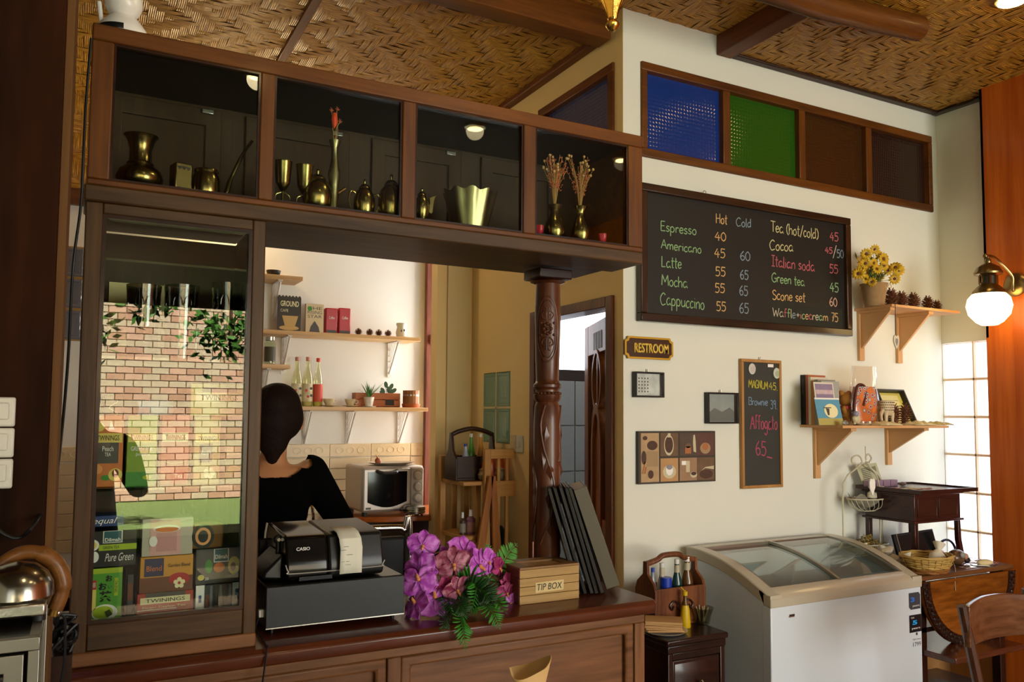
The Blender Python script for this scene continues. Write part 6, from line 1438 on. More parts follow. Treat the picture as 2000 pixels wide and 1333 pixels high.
def coffee_print():
    dep = .018; Yf = YW-dep; a = PY(1247, 947, Yf); b = PY(1397, 848, Yf); t = thing('coffee_picture', 'canvas collage of seven coffee photographs on the white wall', 'picture', (a.x, Yf, a.z)); w = b.x-a.x; h = PY(1250, 843, Yf).z-a.z
    B().box(0, w, 0, dep-.001, 0, h).go('canvas', mat('canvas_brown', '#3b352b', .6), t, .001)
    S1 = mat('sand_print', '#b3946c', .6, var=.3, vscale=30); S2 = mat('tan_print', '#b98d5c', .6, var=.15, vscale=20); DB = mat('dark_bean_print', '#4a3022', .6, var=.5, vscale=60); BR = mat('brown_print', '#6b5138', .6, var=.35, vscale=25); RD = mat('redbrown_print', '#5c3a30', .6, var=.3, vscale=20); CRm = mat('cream_print', '#c9bd9c', .6)
    u = lambda x: x*w; v = lambda z: z*h
    def cell(x0, x1, z0, z1, m): patch(t, 'photo_panel', u(x0), u(x1), v(z0), v(z1), -.0002, m)
    cell(.03, .255, .035, .965, S1); cell(.275, .50, .52, .965, BR); cell(.275, .50, .035, .48, S2); cell(.52, .745, .52, .965, mat('dim_print', '#4f4034', .6, var=.4, vscale=20)); cell(.745, .98, .52, .965, RD); cell(.52, .745, .035, .48, mat('warm_print', '#9a7a5c', .6, var=.25, vscale=15)); cell(.745, .98, .035, .48, BR)
    y1 = -.0011
    disc(t, 'bean_heap', u(.17), v(.73), u(.065), y1, DB, ry=v(.09)); patch(t, 'sack_print', u(.10), u(.24), v(.33), v(.62), y1, mat('sack_print', '#a08560', .6)); disc(t, 'bean_heap', u(.065), v(.5), u(.03), y1, DB, ry=v(.13)); disc(t, 'bean_heap', u(.15), v(.18), u(.035), y1, DB, ry=v(.08)); disc(t, 'anise_print', u(.08), v(.87), u(.03), y1, DB, ry=v(.04))
    for k in (0, 1): B().prism([(u(.04+.03*k), v(.2)), (u(.055+.03*k), v(.19)), (u(.09+.01*k), v(.42-.1*k)), (u(.075+.01*k), v(.43-.1*k))], y1-.0006-.0006*k, y1, 'xz').go('cinnamon_print', mat('cinnamon', '#a8683c', .6), t)
    disc(t, 'scoop_print', u(.38), v(.73), u(.062), y1, CRm, ry=v(.2)); disc(t, 'bean_heap', u(.38), v(.74), u(.052), y1-.0006, DB, ry=v(.16)); patch(t, 'scoop_handle', u(.365), u(.40), v(.88), v(.96), y1-.0008, CRm)
    disc(t, 'saucer_print', u(.385), v(.22), u(.085), y1, CRm, ry=v(.13)); disc(t, 'cup_print', u(.385), v(.25), u(.045), y1-.0006, F_WHITE, ry=v(.10)); disc(t, 'coffee_print', u(.385), v(.31), u(.038), y1-.0012, mat('grey_coffee', '#8f8a94', .5), ry=v(.05))
    patch(t, 'grinder_print', u(.59), u(.67), v(.56), v(.70), y1, MC['cinnamon']); disc(t, 'grinder_dome', u(.63), v(.72), u(.04), y1, BR, ry=v(.05)); B().prism([(u(.70), v(.6)), (u(.735), v(.58)), (u(.73), v(.8)), (u(.72), v(.93)), (u(.70), v(.92)), (u(.695), v(.78))], y1-.0006, y1, 'xz').go('milk_bottle_print', CRm, t)
    disc(t, 'sack_print', u(.86), v(.66), u(.07), y1, MC['sack_print'], ry=v(.11)); disc(t, 'bean_heap', u(.86), v(.69), u(.04), y1-.0006, MC['cinnamon'], ry=v(.07))
    patch(t, 'press_print', u(.6), u(.65), v(.2), v(.42), y1, CRm); disc(t, 'cup_print', u(.7), v(.15), u(.045), y1-.0006, CRm, ry=v(.06)); disc(t, 'coffee_print', u(.7), v(.17), u(.035), y1-.0012, DB, ry=v(.035)); patch(t, 'jug_print', u(.545), u(.60), v(.34), v(.42), y1, F_WHITE)
    disc(t, 'bean_heap', u(.87), v(.15), u(.09), y1, DB, ry=v(.09)); B().prism([(u(.80), v(.22)), (u(.86), v(.29)), (u(.975), v(.31)), (u(.97), v(.24)), (u(.86), v(.27))], y1-.0006, y1, 'xz').go('scoop_print', CRm, t)
coffee_print()
def rest_sign():
    Yf = YW-.014; a = PY(1221, 700, Yf); b = PY(1315, 664, Yf); t = thing('restroom_sign', 'carved wooden RESTROOM plaque with gold letters and border', 'sign', (a.x, Yf, a.z)); w = b.x-a.x; h = PY(1223, 656, Yf).z-a.z; n = .016
    def notch(i, d):
        x0, x1, z0, z1 = i, w-i, i, h-i; o = []
        for (cx, cz, a0) in ((x1, z0, 180), (x1, z1, 270), (x0, z1, 0), (x0, z0, 90)):
            ps = [(cx+d*math.cos(R(a_)), cz+d*math.sin(R(a_))) for a_ in ([a0, a0-45, a0-90])]; o += ps
        return o
    o = notch(0, n); i_ = notch(.008, n)
    B().prism(o, .004, .013, 'xz').go('plaque', wood('plaque_brown', '#2c1a12', '#4f3828', 'X', .2, 10, .6), t, .001)
    B().ring(o, i_, 0, .006, 'xz').go('gold_border', mat('gold_paint', '#c99c2c', .35, .4), t, .001)
    l = lettering(t, 'RESTROOM', w*.19, w*.90, h*.28, h*.72, 0, mat('gold_letter', '#e6c052', .35, .2), bold=.022); 
    md = l.modifiers.new('s', 'SOLIDIFY'); md.thickness = .006; md.offset = -1
rest_sign()
# ------------------------------------------------------------------ right-hand shelves
def bracket_shelf(label, x0, x1, z, dep, brx):
    t = thing('wall_shelf', label, 'shelf', (x0, YW, z)); w = x1-x0
    B().box(0, w, -dep, -.0005, -.012, 0).go('board', wood('shelf_ply', '#c9905a', '#dfb07c', 'X', .5, 6, .05), t, .001)
    for (bx, zb) in brx:
        bx -= x0; zb -= z
        B().box(bx, bx+.035, -.016, -.0005, zb, -.012).go('bracket_post', W_MDF, t, .001); B().box(bx, bx+.035, -dep*.9, -.016, -.026, -.012).go('bracket_arm', W_MDF, t, .001)
        B().prism([(-.016, zb+.06), (-.016, -.026), (-dep*.86, -.026)], bx+.010, bx+.025, 'yz').go('bracket_web', W_MDF, t, .001)
    return t
ZL = 1.461; ZUp = 2.030
bracket_shelf('lower plywood wall shelf with books and souvenirs', 2.959, 3.70, ZL, .241, ((3.058-.0175, 1.211), (3.565-.0175, 1.262)))
bracket_shelf('upper plywood wall shelf with yellow flowers and pine cones', 3.344, 3.86, ZUp, .21, ((3.37-.01, 1.774), (3.655-.01, 1.772)))
def wthing(name, label, cat, px, z, Y, grp=None, rz=0): return thing(name, label, cat, (PY(px, 800, Y).x, Y, z+.0005), rz, grp)
def wz(px, py, Y): return PY(px, py, Y).z
# books standing: spines face the camera side (they stand perpendicular to the wall)
bk_ = [(1558, 1574, 733, '#0f0f0f', 'tall black book at the left end of the shelf'), (1574, 1579, 733, '#a85a34', 'slim orange-brown book next to the black one'), (1579, 1584, 737, '#d9cfb8', 'thin cream book in the row'),
       (1584, 1591, 744, '#b3823f', 'ochre paperback in the middle of the row'), (1591, 1598, 742, '#8f8c80', 'grey-backed paperback near the right of the row'), (1598, 1605, 745, '#a9aaa0', 'pale grey book at the right end of the row')]
for (a, b, top, col, lb) in bk_:
    X = 2.966; ya = min(PX(a, 790, X).y, YW-.001); yb = PX(b, 790, X).y+.0006; H = PX((a+b)/2, top, X).z-ZL; d = .115
    t = thing('book', lb, 'book', (X, yb, ZL+.0005), 0, 'books on the lower wall shelf'); w_ = ya-yb
    B().box(0, .0015, 0, w_, 0, H).box(.0015, d, 0, .0012, 0, H).box(.0015, d, w_-.0012, w_, 0, H).go('cover', mat('bookcover_'+col[1:], col, .5), t)
    B().box(.0016, d-.003, .0013, w_-.0013, .003, H-.003).go('pages', mat('book_pages', '#d3c7a8', .8), t)
    if a == 1558: B().box(-.0006, 0, w_*.42, w_*.58, H*.62, H*.92).go('spine_print', F_GREY, t)
def card(name, label, px0, px1, py0, py1, Y, m, cat='card', lean=8):
    a = PY(px0, py1, Y); b = PY(px1, py0, Y); w = b.x-a.x; h = b.z-a.z
    t = thing(name, label, cat, (a.x+w/2, Y, ZL+.0008)); t.rotation_euler = (R(-lean), 0, 0)
    B().box(-w/2, w/2, 0, .0015, 0, h).go('card', m, t); return t, w, h
t, w, h = card('postcard', 'purple seascape postcard standing behind the sheep card', 1599, 1636, 745, 829, 2.548, mat('card_white', '#ddd6c8', .5))
patch(t, 'sea_print', -w*.44, w*.44, h*.3, h*.96, -.0002, mat('purple_sea', '#8f7f9c', .5, var=.2, vscale=20)); patch(t, 'cloud_print', -w*.44, w*.44, h*.72, h*.82, -.001, mat('cloud_pink', '#c9b3b8', .5, var=.3, vscale=60))
t, w, h = card('sheep_card', 'blue picture card of a white sheep on grass', 1600, 1647, 776, 830, 2.520, mat('card_blue', '#5c9cba', .5), lean=12)
patch(t, 'top_edge', -w*.5, w*.5, h*.94, h, -.0003, F_WHITE); patch(t, 'grass_print', -w*.5, w*.5, 0, h*.25, -.0003, mat('grass_print', '#b3a860', .5)); disc(t, 'sheep_body', w*.08, h*.52, w*.28, -.0009, F_CREAM, ry=h*.26); 
B().prism([(-w*.12, h*.62), (w*.02, h*.6), (-w*.02, h*.36), (-w*.08, h*.36)], -.0022, -.0016, 'xz').go('sheep_face', F_GREY, t); B().box(-w*.2, w*.1, -.0022, -.0016, h*.62, h*.65).go('sheep_ears', F_GREY, t)
t = wthing('teddy_bear', 'small golden-brown teddy bear half hidden on the shelf', 'toy', 1651, ZL, YW-.105); FUR = mat('golden_fur', '#b07830', .9, bump=1, bscale=300)
b = B(); b.ball((0, 0, .05), .036, sz=1.2, seg=16, rings=10); b.go('torso', FUR, t); B().ball((0, -.005, .118), .034, seg=16, rings=12).go('head', FUR, t)
for s in (-1, 1): B().ball((s*.026, 0, .148), .012, seg=10, rings=8).go('ear', FUR, t); B().ball((s*.03, -.03, .02), .017, seg=10, rings=8).go('leg', FUR, t); B().ball((s*.035, -.02, .07), .012, sz=1.6, seg=10, rings=8).go('arm', FUR, t)
B().ball((0, -.034, .11), .013, seg=10, rings=8).go('muzzle', mat('pale_fur', '#c99a5c', .9), t); B().ball((0, -.045, .114), .004, seg=8, rings=6).go('nose', INK, t)
B().lathe([(.037, .074), (.037, .088)], (0, 0, 0), 18).go('scarf', F_RED, t)
def gift_bag():
    Y = YW-.15; t = wthing('gift_bag', 'clear cellophane bag holding orange patterned fabric', 'bag', 1688, ZL, Y); h = wz(1688, 752, Y)-ZL-.01; H = wz(1670, 715, Y)-ZL; w = rpx(1690, 800, Y, 72)
    rows = []; rn = random.Random(2)
    for i in range(9):
        f = i/8; rows.append([(w*(.75+.25*math.sin(PI*f))*math.cos(a)*(1+.05*math.sin(5*a+3*f)), .03*math.sin(a)*(1+.1*math.sin(4*a)), h*f) for a in [2*PI*k/24 for k in range(25)]])
    fab = bpy.data.materials.new('orange_print_fabric'); fab.use_nodes = True; nt = fab.node_tree; p = nt.nodes['Principled BSDF']; tc = nt.nodes.new('ShaderNodeTexCoord'); v = nt.nodes.new('ShaderNodeTexVoronoi'); v.inputs['Scale'].default_value = 45
    cr = nt.nodes.new('ShaderNodeValToRGB'); cr.color_ramp.interpolation = 'CONSTANT'; e = cr.color_ramp.elements; e[0].position = 0; e[0].color = rgb('#a02a1c'); e[1].position = .28; e[1].color = rgb('#d8d0c0'); x = e.new(.38); x.color = rgb('#6b6a80'); y = e.new(.5); y.color = rgb('#d9742c')
    nt.links.new(tc.outputs['Object'], v.inputs['Vector']); nt.links.new(v.outputs['Distance'], cr.inputs[0]); nt.links.new(cr.outputs[0], p.inputs['Base Color']); p.inputs['Roughness'].default_value = .7
    B().sheet(rows).go('fabric', fab, t)
    b = B(); b.tube(smooth_line([(-w*.9, -.01, 0), (-w*1.0, -.015, h*.5), (-w*.7, -.012, h*1.0), (-w*.2, -.015, h*.95), (-w*.45, -.02, h*.5)], 5), .012, 10, flat=.6).go('dark_ribbon', mat('maroon_ribbon', '#5a2a20', .4), t)
    rows = []
    for i in range(8):
        f = i/7; rows.append([((w*1.25)*(1-.25*f+.06*math.sin(9*f+3*a))*math.cos(a), .036*(1-.6*f)*math.sin(a)+.002*math.sin(7*a+5*f), H*f) for a in [2*PI*k/22 for k in range(23)]])
    B().sheet(rows).go('cellophane', clear('cellophane', '#fbf6ee', 2.0, .10, .12), t)
gift_bag()
def seated_frame():
    Y = YW-.10; Y = YW-.125; a = PY(1741, 822, Y); b = PY(1773, 748, Y); w = b.x-a.x; h = b.z-ZL+.004
    t = thing('photo_frame', 'deep black frame with yellow handwritten note leaning on the wall', 'picture', (a.x, Y, ZL+.001)); t.rotation_euler = (R(-24), 0, 0)
    fm = mat('frame_brown_black', '#2a2318', .45); w = .205; h = .192
    B().ring([(0, 0), (w, 0), (w, h), (0, h)], [(.008, .008), (w-.008, .008), (w-.008, h-.008), (.008, h-.008)], 0, .032, 'xz').go('frame', fm, t, .001)
    B().box(.008, w-.008, .028, .031, .008, h-.008).go('note', mat('yellow_note', '#d3c35c', .7, var=.15, vscale=15), t)
    B().box(.022, w-.034, .0265, .028, .012, h-.022).go('inner_note', mat('pale_note', '#dcd292', .7), t)
    for i, s in enumerate(('If you are lucky to live', 'near the sea be kind', 'smile every day')): lettering(t, s, .03, w-.045, h*(.72-.16*i), h*(.76-.16*i), .0262, F_GREY, shear=.2)
seated_frame()
t = wthing('ceramic_elephant', 'pale pierced ceramic elephant candle holder on the shelf', 'ornament', 1731, ZL, YW-.17); EC = mat('speckled_ivory', '#cbb994', .45, var=.1, vscale=60)
hE = wz(1731, 782, YW-.17)-ZL
B().lathe([(.026, hE*.38), (.036, hE*.48), (.040, hE*.7), (.037, hE*.98), (.034, hE*.98), (.034, hE*.6)], (0, 0, 0), 28, sy=.8).go('body', EC, t)
for (x, y) in ((-.024, -.014), (.024, -.014), (-.024, .014), (.024, .014)): B().tube([(x, y, 0), (x*.95, y, .02), (x*.9, y, hE*.5)], [.009, .007, .011], 10).go('leg', EC, t)
B().tube(smooth_line([(-.038, -.01, hE*.6), (-.052, -.012, hE*.45), (-.050, -.012, hE*.2), (-.058, -.012, hE*.1)], 4), [.008]*5+[.006]*4+[.004]*4, 8).go('trunk', EC, t)
b = B()
for k in range(14):
    for j in range(4): a = PI+PI*k/13; b.ball((.0395*math.cos(a+.1*(j % 2)), .0316*math.sin(a+.1*(j % 2)), hE*(.6+.1*j)), .0026, seg=6, rings=4)
b.go('pierced_dots', mat('hole_brown', '#6b5438', .7), t)
for px, lb, r, Y in ((1747, 'left open pine cone before the deep black frame', .030, YW-.175), (1767, 'right open pine cone before the deep black frame', .031, YW-.175)):
    p = PY(px, 800, Y); pine_cone(px, ZL, Y, r, lb, 'open pine cones on the lower shelf', place=(p.x, Y, ZL+.0005), open_=.5).scale = (1.1, 1.1, 1.7)
t = wthing('trinket_dish', 'oval white dish with a tiny ceramic figure and cubes', 'dish', 1686, ZL, YW-.205)
B().lathe([(.03, 0), (.046, .006), (.052, .009), (.046, .008), (.02, .002)], (0, 0, 0), 28, sy=.55).go('dish', mat('glazed_cream', '#cfc0a0', .25), t)
f = wthing('ceramic_figurine', 'small cream and lilac ceramic animal on the dish', 'ornament', 1672, ZL+.003, YW-.205); CF = mat('figurine_cream', '#c9bd94', .3)
B().ball((0, 0, .025), .021, sx=1.1, sy=.7, seg=14, rings=10).go('body', CF, f); B().ball((-.006, -.002, .048), .014, seg=12, rings=8).go('head', mat('lilac_glaze', '#8f8aa0', .3), f)
for x in (-.012, .012): B().cyl((x, 0, .0015), (x, 0, .016), .005, seg=8).go('leg', CF, f)
for px, lb in ((1684, 'left tiny white cube on the dish'), (1697, 'right tiny white cube on the dish')):
    c = wthing('sugar_cube', lb, 'cube', px, ZL+.005, YW-.21, 'tiny cubes'); B().box(-.006, .006, -.006, .006, 0, .013).go('cube', F_WHITE, c, .001)
t = wthing('sea_shell', 'grey curled shell in front of the sheep card', 'shell', 1650, ZL, YW-.225); B().lathe([(.001, -.02), (.008, -.012), (.012, 0), (.008, .012), (.001, .024)], (0, 0, .011), 14, Euler((0, R(90), 0)).to_matrix()).go('shell', mat('shell_grey', '#9c9686', .4, var=.5, vscale=90), t); B().tube([(.0+.009*math.cos(a)*(1-a/14), -.010, .011+.009*math.sin(a)*(1-a/14)) for a in [k*.5 for k in range(22)]], .0012, 5).go('spiral', F_GREY, t)
def drape(name, label, px0, px1, Y, z, hgt, m, seed, cat='cloth', dep=.05):
    a = PY(px0, 820, Y).x; b = PY(px1, 820, Y).x; rn = random.Random(seed); t = thing(name, label, cat, ((a+b)/2, Y, z+.001)); w = (b-a)/2; rows = []
    ph = [rn.uniform(0, 6) for _ in range(4)]
    for i in range(9):
        v = -1+2*i/8; rows.append([(w*u*(1+.08*math.sin(4*v+ph[3])), dep*v*(1+.15*math.sin(3*u*3+ph[0])), max(.0008, hgt*(1-u*u)**.5*(1-v*v)**.5*(.62+.3*math.sin(7*u+3*v+ph[1])+.12*math.sin(15*u-5*v+ph[2])))) for u in [-1+2*k/24 for k in range(25)]])
    B().sheet(rows).go('folds', m, t, solid=.0008); return t
MUS = mat('cream_muslin', '#d6c596', .8, var=.12, vscale=25)
drape('cloth_pouch', 'cream fabric pouch beside the pierced elephant', 1703, 1747, YW-.215, ZL, .022, MUS, 1)
drape('cloth_bundle', 'pale crumpled cloth right of the open pine cones', 1770, 1812, YW-.20, ZL, .024, MUS, 2)
drape('dried_leaves', 'dry straw-coloured twigs at the right end of the shelf', 1805, 1852, YW-.19, ZL, .020, mat('dry_straw', '#b0a060', .8, var=.5, vscale=60, bump=1, bscale=120), 3, 'leaves', .04)
# flowers and cones on the upper shelf
def daisies():
    Y = YW-.10; t = wthing('daisy_pot', 'yellow daisies in a burlap-wrapped pot with a bow', 'flowers', 1712, ZUp, Y); hp = wz(1712, 556, Y)-ZUp
    r = rpx(1712, 580, Y, 50)
    B().lathe([(r*.72, 0), (r*.8, hp*.3), (r*.95, hp*.9), (r*1.05, hp), (r*.9, hp), (.001, hp*.9)], (0, 0, 0), 24).go('burlap_pot', mat('burlap', '#a8865c', .9, bump=1, bscale=350, var=.2, vscale=60), t)
    b = B()
    for s in (-1, 1): b.tube(smooth_line([(r*.5, -r*.85, hp*.85), (r*.5+s*.014, -r*.9, hp*.98), (r*.5+s*.02, -r*.9, hp*.82), (r*.5, -r*.85, hp*.82)], 4), .0018, 6)
    b.go('bow', mat('straw_cord', '#c9ac74', .8), t)
    fl = [(1708, 487), (1692, 496), (1717, 499), (1725, 506), (1676, 512), (1690, 515), (1706, 514), (1749, 523), (1734, 528), (1716, 540), (1690, 545), (1677, 535), (1703, 551), (1755, 528), (1747, 545), (1700, 529), (1682, 526), (1726, 519), (1712, 526), (1684, 503)]
    m1 = mat('daisy_yellow', '#e0b01c', .6, sss=.1); m2 = mat('daisy_centre', '#6b3a10', .8); rn = random.Random(8); sb = B()
    proto = None
    for i, (px, py) in enumerate(fl):
        Yf = Y-.05+rn.uniform(-.02, .06); p = PY(px, py, Yf)-t.location
        sb.tube(smooth_line([Vector((0, 0, hp)), Vector((p.x*.4, p.y*.4, hp+(p.z-hp)*.5)), p+Vector((0, .006, 0))], 3), .0011, 5)
        if proto is None:
            b = B()
            for k in range(12):
                a = 2*PI*k/12; c, s = math.cos(a), math.sin(a)
                b.mesh([(c*.004, -.002, s*.004), (c*.02-s*.0058, -.006, s*.02+c*.0058), (c*.030, -.002, s*.030), (c*.02+s*.0058, -.006, s*.02-c*.0058)], [(0, 1, 2, 3)])
            proto = b.go('daisy', m1, t, solid=.0006); ctr = B().ball((0, -.003, 0), .0075, sy=.6, seg=10, rings=6).go('daisy_centre', m2, proto)
            o = proto
        else:
            o = proto.copy(); COL.objects.link(o); o.parent = t; c2 = ctr.copy(); COL.objects.link(c2); c2.parent = o
        o.location = p; o.rotation_euler = (rn.uniform(-.4, .6), rn.uniform(0, 6), rn.uniform(-1.1, .2)); o.scale = (1, 1, 1)
        s_ = rn.uniform(.85, 1.15); o.scale = (s_, s_, s_)
    sb.go('stems', LEAF, t)
    b = B()
    for k in range(60):
        x, z = rn.uniform(-.085, .085), rn.uniform(hp, hp+.15); y = rn.uniform(-.03, .05); a = rn.uniform(0, PI); d = Vector((math.cos(a), rn.uniform(-.4, .4), math.sin(a)))*.02; q = Vector((-math.sin(a), 0, math.cos(a)))*.006; p = Vector((x*(.5+.5*(z-hp)/.15), y, z))
        b.mesh([p-d, p-q, p+d, p+q], [(0, 1, 2, 3)])
    b.go('foliage', mat('olive_leaf', '#4a5a20', .6), t, kind='stuff')
daisies()
for i, (px, r, lb) in enumerate(((1741, .036, 'big pine cone next to the burlap pot'), (1761, .033, 'second pine cone from the burlap pot'), (1784, .033, 'third pine cone from the burlap pot'), (1812, .030, 'pine cone before the last on the upper shelf'), (1830, .024, 'smallest pine cone at the right end of the upper shelf'))):
    Y = YW-.11; p = PY(px, 590, Y); pine_cone(px, ZUp, Y, r, lb, 'pine cones on the upper shelf', place=(p.x, Y, ZUp+.0005)).scale = (1, 1, 1.35)
Yh = YW-.218; p = PY(1750, 668, Yh); t = thing('heart_charm', 'white enamel heart hanging on a cord from the upper shelf', 'ornament', (p.x, Yh, p.z-.035))
hs = [(.0, -.038), (.018, -.005), (.019, .018), (.011, .032), (.0, .026), (-.011, .032), (-.019, .018), (-.018, -.005)]
B().prism([tuple(v)[:2] for v in smooth_line([(x, z+.035) for x, z in hs]+[(.0, -.003)], 3)[:-1]], -.004, .002, 'xz').go('heart', mat('enamel_white', '#cfc8b4', .3), t, .001)
B().prism([(x*.45, z*.5+.035) for x, z in hs], -.0052, -.004, 'xz').go('inner_relief', mat('grey_blue_enamel', '#7c8288', .4), t)
B().tube([(0, 0, .06), (0, .0, ZUp-t.location.z+.004), (0, .03, ZUp-t.location.z+.004)], .0018, 6).go('cord', mat('dark_cord', '#4a4038', .8), t)
# ------------------------------------------------------------------ wall lamp
def wall_lamp():
    ml = PX(1984, 557, 3.9); gc = PY(1932, 597, ml.y); X = 3.9
    cx = PX(1932, 597, 3.72).x; g = PX(1932, 598, 3.72)
    t = thing('wall_lamp', 'brass lantern-style wall lamp with glowing white globe', 'lamp', (3.9, ml.y, ml.z))
    o = g-t.location; r = .096
    BR_ = mat('antique_brass_lamp', '#8f7a50', .3, 1, bump=.05)
    B().lathe([(.055, 0), (.055, .008), (.045, .016), (.02, .022)], (0, 0, 0), 28, Euler((0, R(-90), 0)).to_matrix()).go('wall_plate', BR_, t)
    gm_ = mat('opal_globe', '#fff2d0', .35, emis=7.5, ecol='#ffd890')
    B().lathe([(.035, -r*.93), (r*.6, -r*.78), (r*.9, -r*.42), (r, 0), (r*.92, r*.36), (r*.7, r*.62)], (o.x, o.y, o.z), 32).go('globe', gm_, t)
    zt = o.z+r*.58
    B().lathe([(r*.74, 0), (r*.72, .012), (r*.55, .03), (r*.42, .042), (r*.38, .046)], (o.x, o.y, zt), 28).go('lower_cap', BR_, t)
    B().lathe([(r*.36, .046), (r*.36, .082)], (o.x, o.y, zt), 20).go('chimney', mat('dark_lamp_core', '#2c2416', .5), t)
    for k in range(8): a = 2*PI*k/8; B().box(-.006, .006, -.002, .002, .046, .084).go('gallery_bar', BR_, t, loc=(o.x+r*.38*math.cos(a), o.y+r*.38*math.sin(a), zt))
    B().lathe([(r*.36, .082), (r*.62, .092), (r*.64, .10), (r*.5, .125), (r*.25, .14), (r*.14, .146), (r*.16, .152), (r*.12, .165), (.004, .17)], (o.x, o.y, zt), 28).go('upper_cap', BR_, t)
    for s in (-1, 1):
        B().tube([(o.x+s*r*.62+.010*math.cos(a), o.y-.0+s*.0, zt+.064+.022*math.sin(a)) for a in [2*PI*k/14 for k in range(15)]], .0022, 6).go('ring_handle', BR_, t)
    zz = zt+.178
    B().ball((o.x-.018, o.y, zz), .011, seg=12, rings=8).cyl((o.x, o.y, zt+.165), (o.x, o.y, zz+.004), .006).go('hook_knob', BR_, t)
    B().tube(smooth_line([(o.x-.02, o.y, zz), (o.x+.04, o.y, zz+.002), (o.x+.10, o.y+0, zz-.022), (-.03, 0, zz-.08), (-.024, 0, .0), (-.024, 0, -.03), (-.008, 0, -.0)], 7), .0065, 10).go('arm', BR_, t)
    point('wall_lamp_light', (g.x, g.y, g.z), 18, (1, .70, .34), .09)
wall_lamp()
# ------------------------------------------------------------------ chest freezer
def freezer():
    x0, x1 = 2.247, 3.092; yf, yb = 2.2, 2.66; zf = .805; w = x1-x0
    t = thing('chest_freezer', 'white chest freezer with curved sliding glass lids', 'freezer', (x0, yf, 0)); d = yb-yf
    wh = mat('freezer_white', '#d2dde6', .3, coat=.3); gr = mat('freezer_grey_plastic', '#b9b19d', .3, coat=.3); al = mat('aluminium', '#b0aca0', .3, .9)
    def arc(n=14, dz=0.0, dy=0.0):
        # side profile from the front lip up and over to the back
        P = [(.0, .842), (.06, .868), (.14, .902), (.24, .934), (.34, .952), (.42, .958), (d, .957)]
        return [(y+dy, z+dz) for y, z in [tuple(v)[:2] for v in smooth_line([(a, b) for a, b in P], 4)]]
    top = arc()
    def side(x_a, x_b, dz0, dz1, m, nm, pts=None, bev=.003):
        pr = [(y, z+dz1) for y, z in top]; lo = [(y, z+dz0) for y, z in reversed(top)]
        B().prism(pr+lo, x_a, x_b, 'yz').go(nm, m, t, bev)
    # body: four walls and a raised inner floor, side walls follow the curve
    sp = [(0, .04)]+[(y, z-.035) for y, z in top]+[(d, .04)]
    B().prism(sp, 0, .035, 'yz').go('side_wall', wh, t, .003); B().prism(sp, w-.035, w, 'yz').go('side_wall', wh, t, .003)
    B().box(-.001, w+.001, -.003, .04, .04, zf+.01).go('front_wall', wh, t, .004)
    B().box(.035, w-.035, d-.035, d, .04, .92).go('back_wall', wh, t)
    B().box(.035, w-.035, .04, d-.035, .04, .38).go('inner_floor', mat('freezer_inside', '#c9cfcc', .5), t)
    side(-.004, .052, -.045, .0, gr, 'side_frame', bev=.005); side(w-.052, w+.004, -.045, .0, gr, 'side_frame', bev=.005); B().box(-.0045, .0525, -.006, .03, zf+.002, .846).box(w-.0525, w+.0045, -.006, .03, zf+.002, .846).go('corner_cap', gr, t, .002)
    B().prism([(-.006, zf-.005), (-.008, zf+.025), (0, .842), (.05, .862), (.055, .85), (.03, zf)], -.004, w+.004, 'yz').go('front_rail', gr, t, .003)
    B().box(.052, w-.052, d-.05, d, .93, .958).go('back_rail', al, t, .002)
    gm = clear('freezer_glass', '#dfe6de', 2.2, .10, .06)
    mid = w*.50
    for (a, b, dz) in ((.052, mid+.01, -.012), (mid-.01, w-.052, -.004)):
        rows = [[(x, y, z+dz) for x in (a, b)] for y, z in top if .05 < y < d-.03]
        B().sheet(rows).go('glass_lid', gm, t)
        for x in (a, b-.014):
            pr = [(y, z+dz+.005) for y, z in top if .03 < y < d-.02]; lo = [(y, z+dz-.006) for y, z in reversed(top) if .03 < y < d-.02]
            B().prism(pr+lo, x, x+.014, 'yz').go('lid_edge', al, t)
    B().box(mid-.009, mid+.009, .03, d-.04, .60, .62).go('wire_divider', al, t)
    for i, (cx, col) in enumerate(((.14, '#8a6a48'), (.30, '#b09a78'), (.52, '#a0643c'), (.68, '#8f7f68'))):
        pass
    lk = PY(1545, 1203, yf)-t.location
    B().box(lk.x-.016, lk.x+.016, -.004, 0, lk.z-.006, lk.z+.006).go('lock', STEEL, t, .002); B().box(lk.x-.013, lk.x+.013, -.0055, -.004, lk.z, lk.z+.004).go('lock_slot', BLACK, t)
    def dec(px0, py0, px1, py1, m, nm, y=-.0008, cut=0):
        a = PY(px0, py1, yf)-t.location; b = PY(px1, py0, yf)-t.location; y -= .0032
        B().prism([(a.x+cut, a.z), (b.x, a.z), (b.x, b.z-cut), (b.x-cut, b.z), (a.x, b.z), (a.x, a.z+cut)], y-.0004, y, 'xz').go(nm, m, t); return a, b
    a, b = dec(1774, 1156, 1795, 1192, mat('sticker_charcoal', '#3d4048', .4), 'sticker', cut=.01); lettering(t, '3', a.x+.008, a.x+.034, a.z+.03, b.z-.018, -.0046, mat('sticker_blue', '#2f6fd0', .4), bold=.04); lettering(t, 'years', a.x+.02, b.x-.006, a.z+.008, a.z+.016, -.0046, F_WHITE)
    a, b = dec(1775, 1199, 1797, 1237, mat('sticker_black', '#0e1116', .4), 'sticker'); lettering(t, '5', a.x+.018, a.x+.048, a.z+.03, b.z-.022, -.0046, mat('sticker_cyan', '#1f9fe8', .4), bold=.04); lettering(t, 'years', a.x+.012, b.x-.008, a.z+.010, a.z+.018, -.0046, F_WHITE); lettering(t, 'YEAR', a.x+.008, a.x+.03, b.z-.014, b.z-.008, -.0046, F_WHITE)
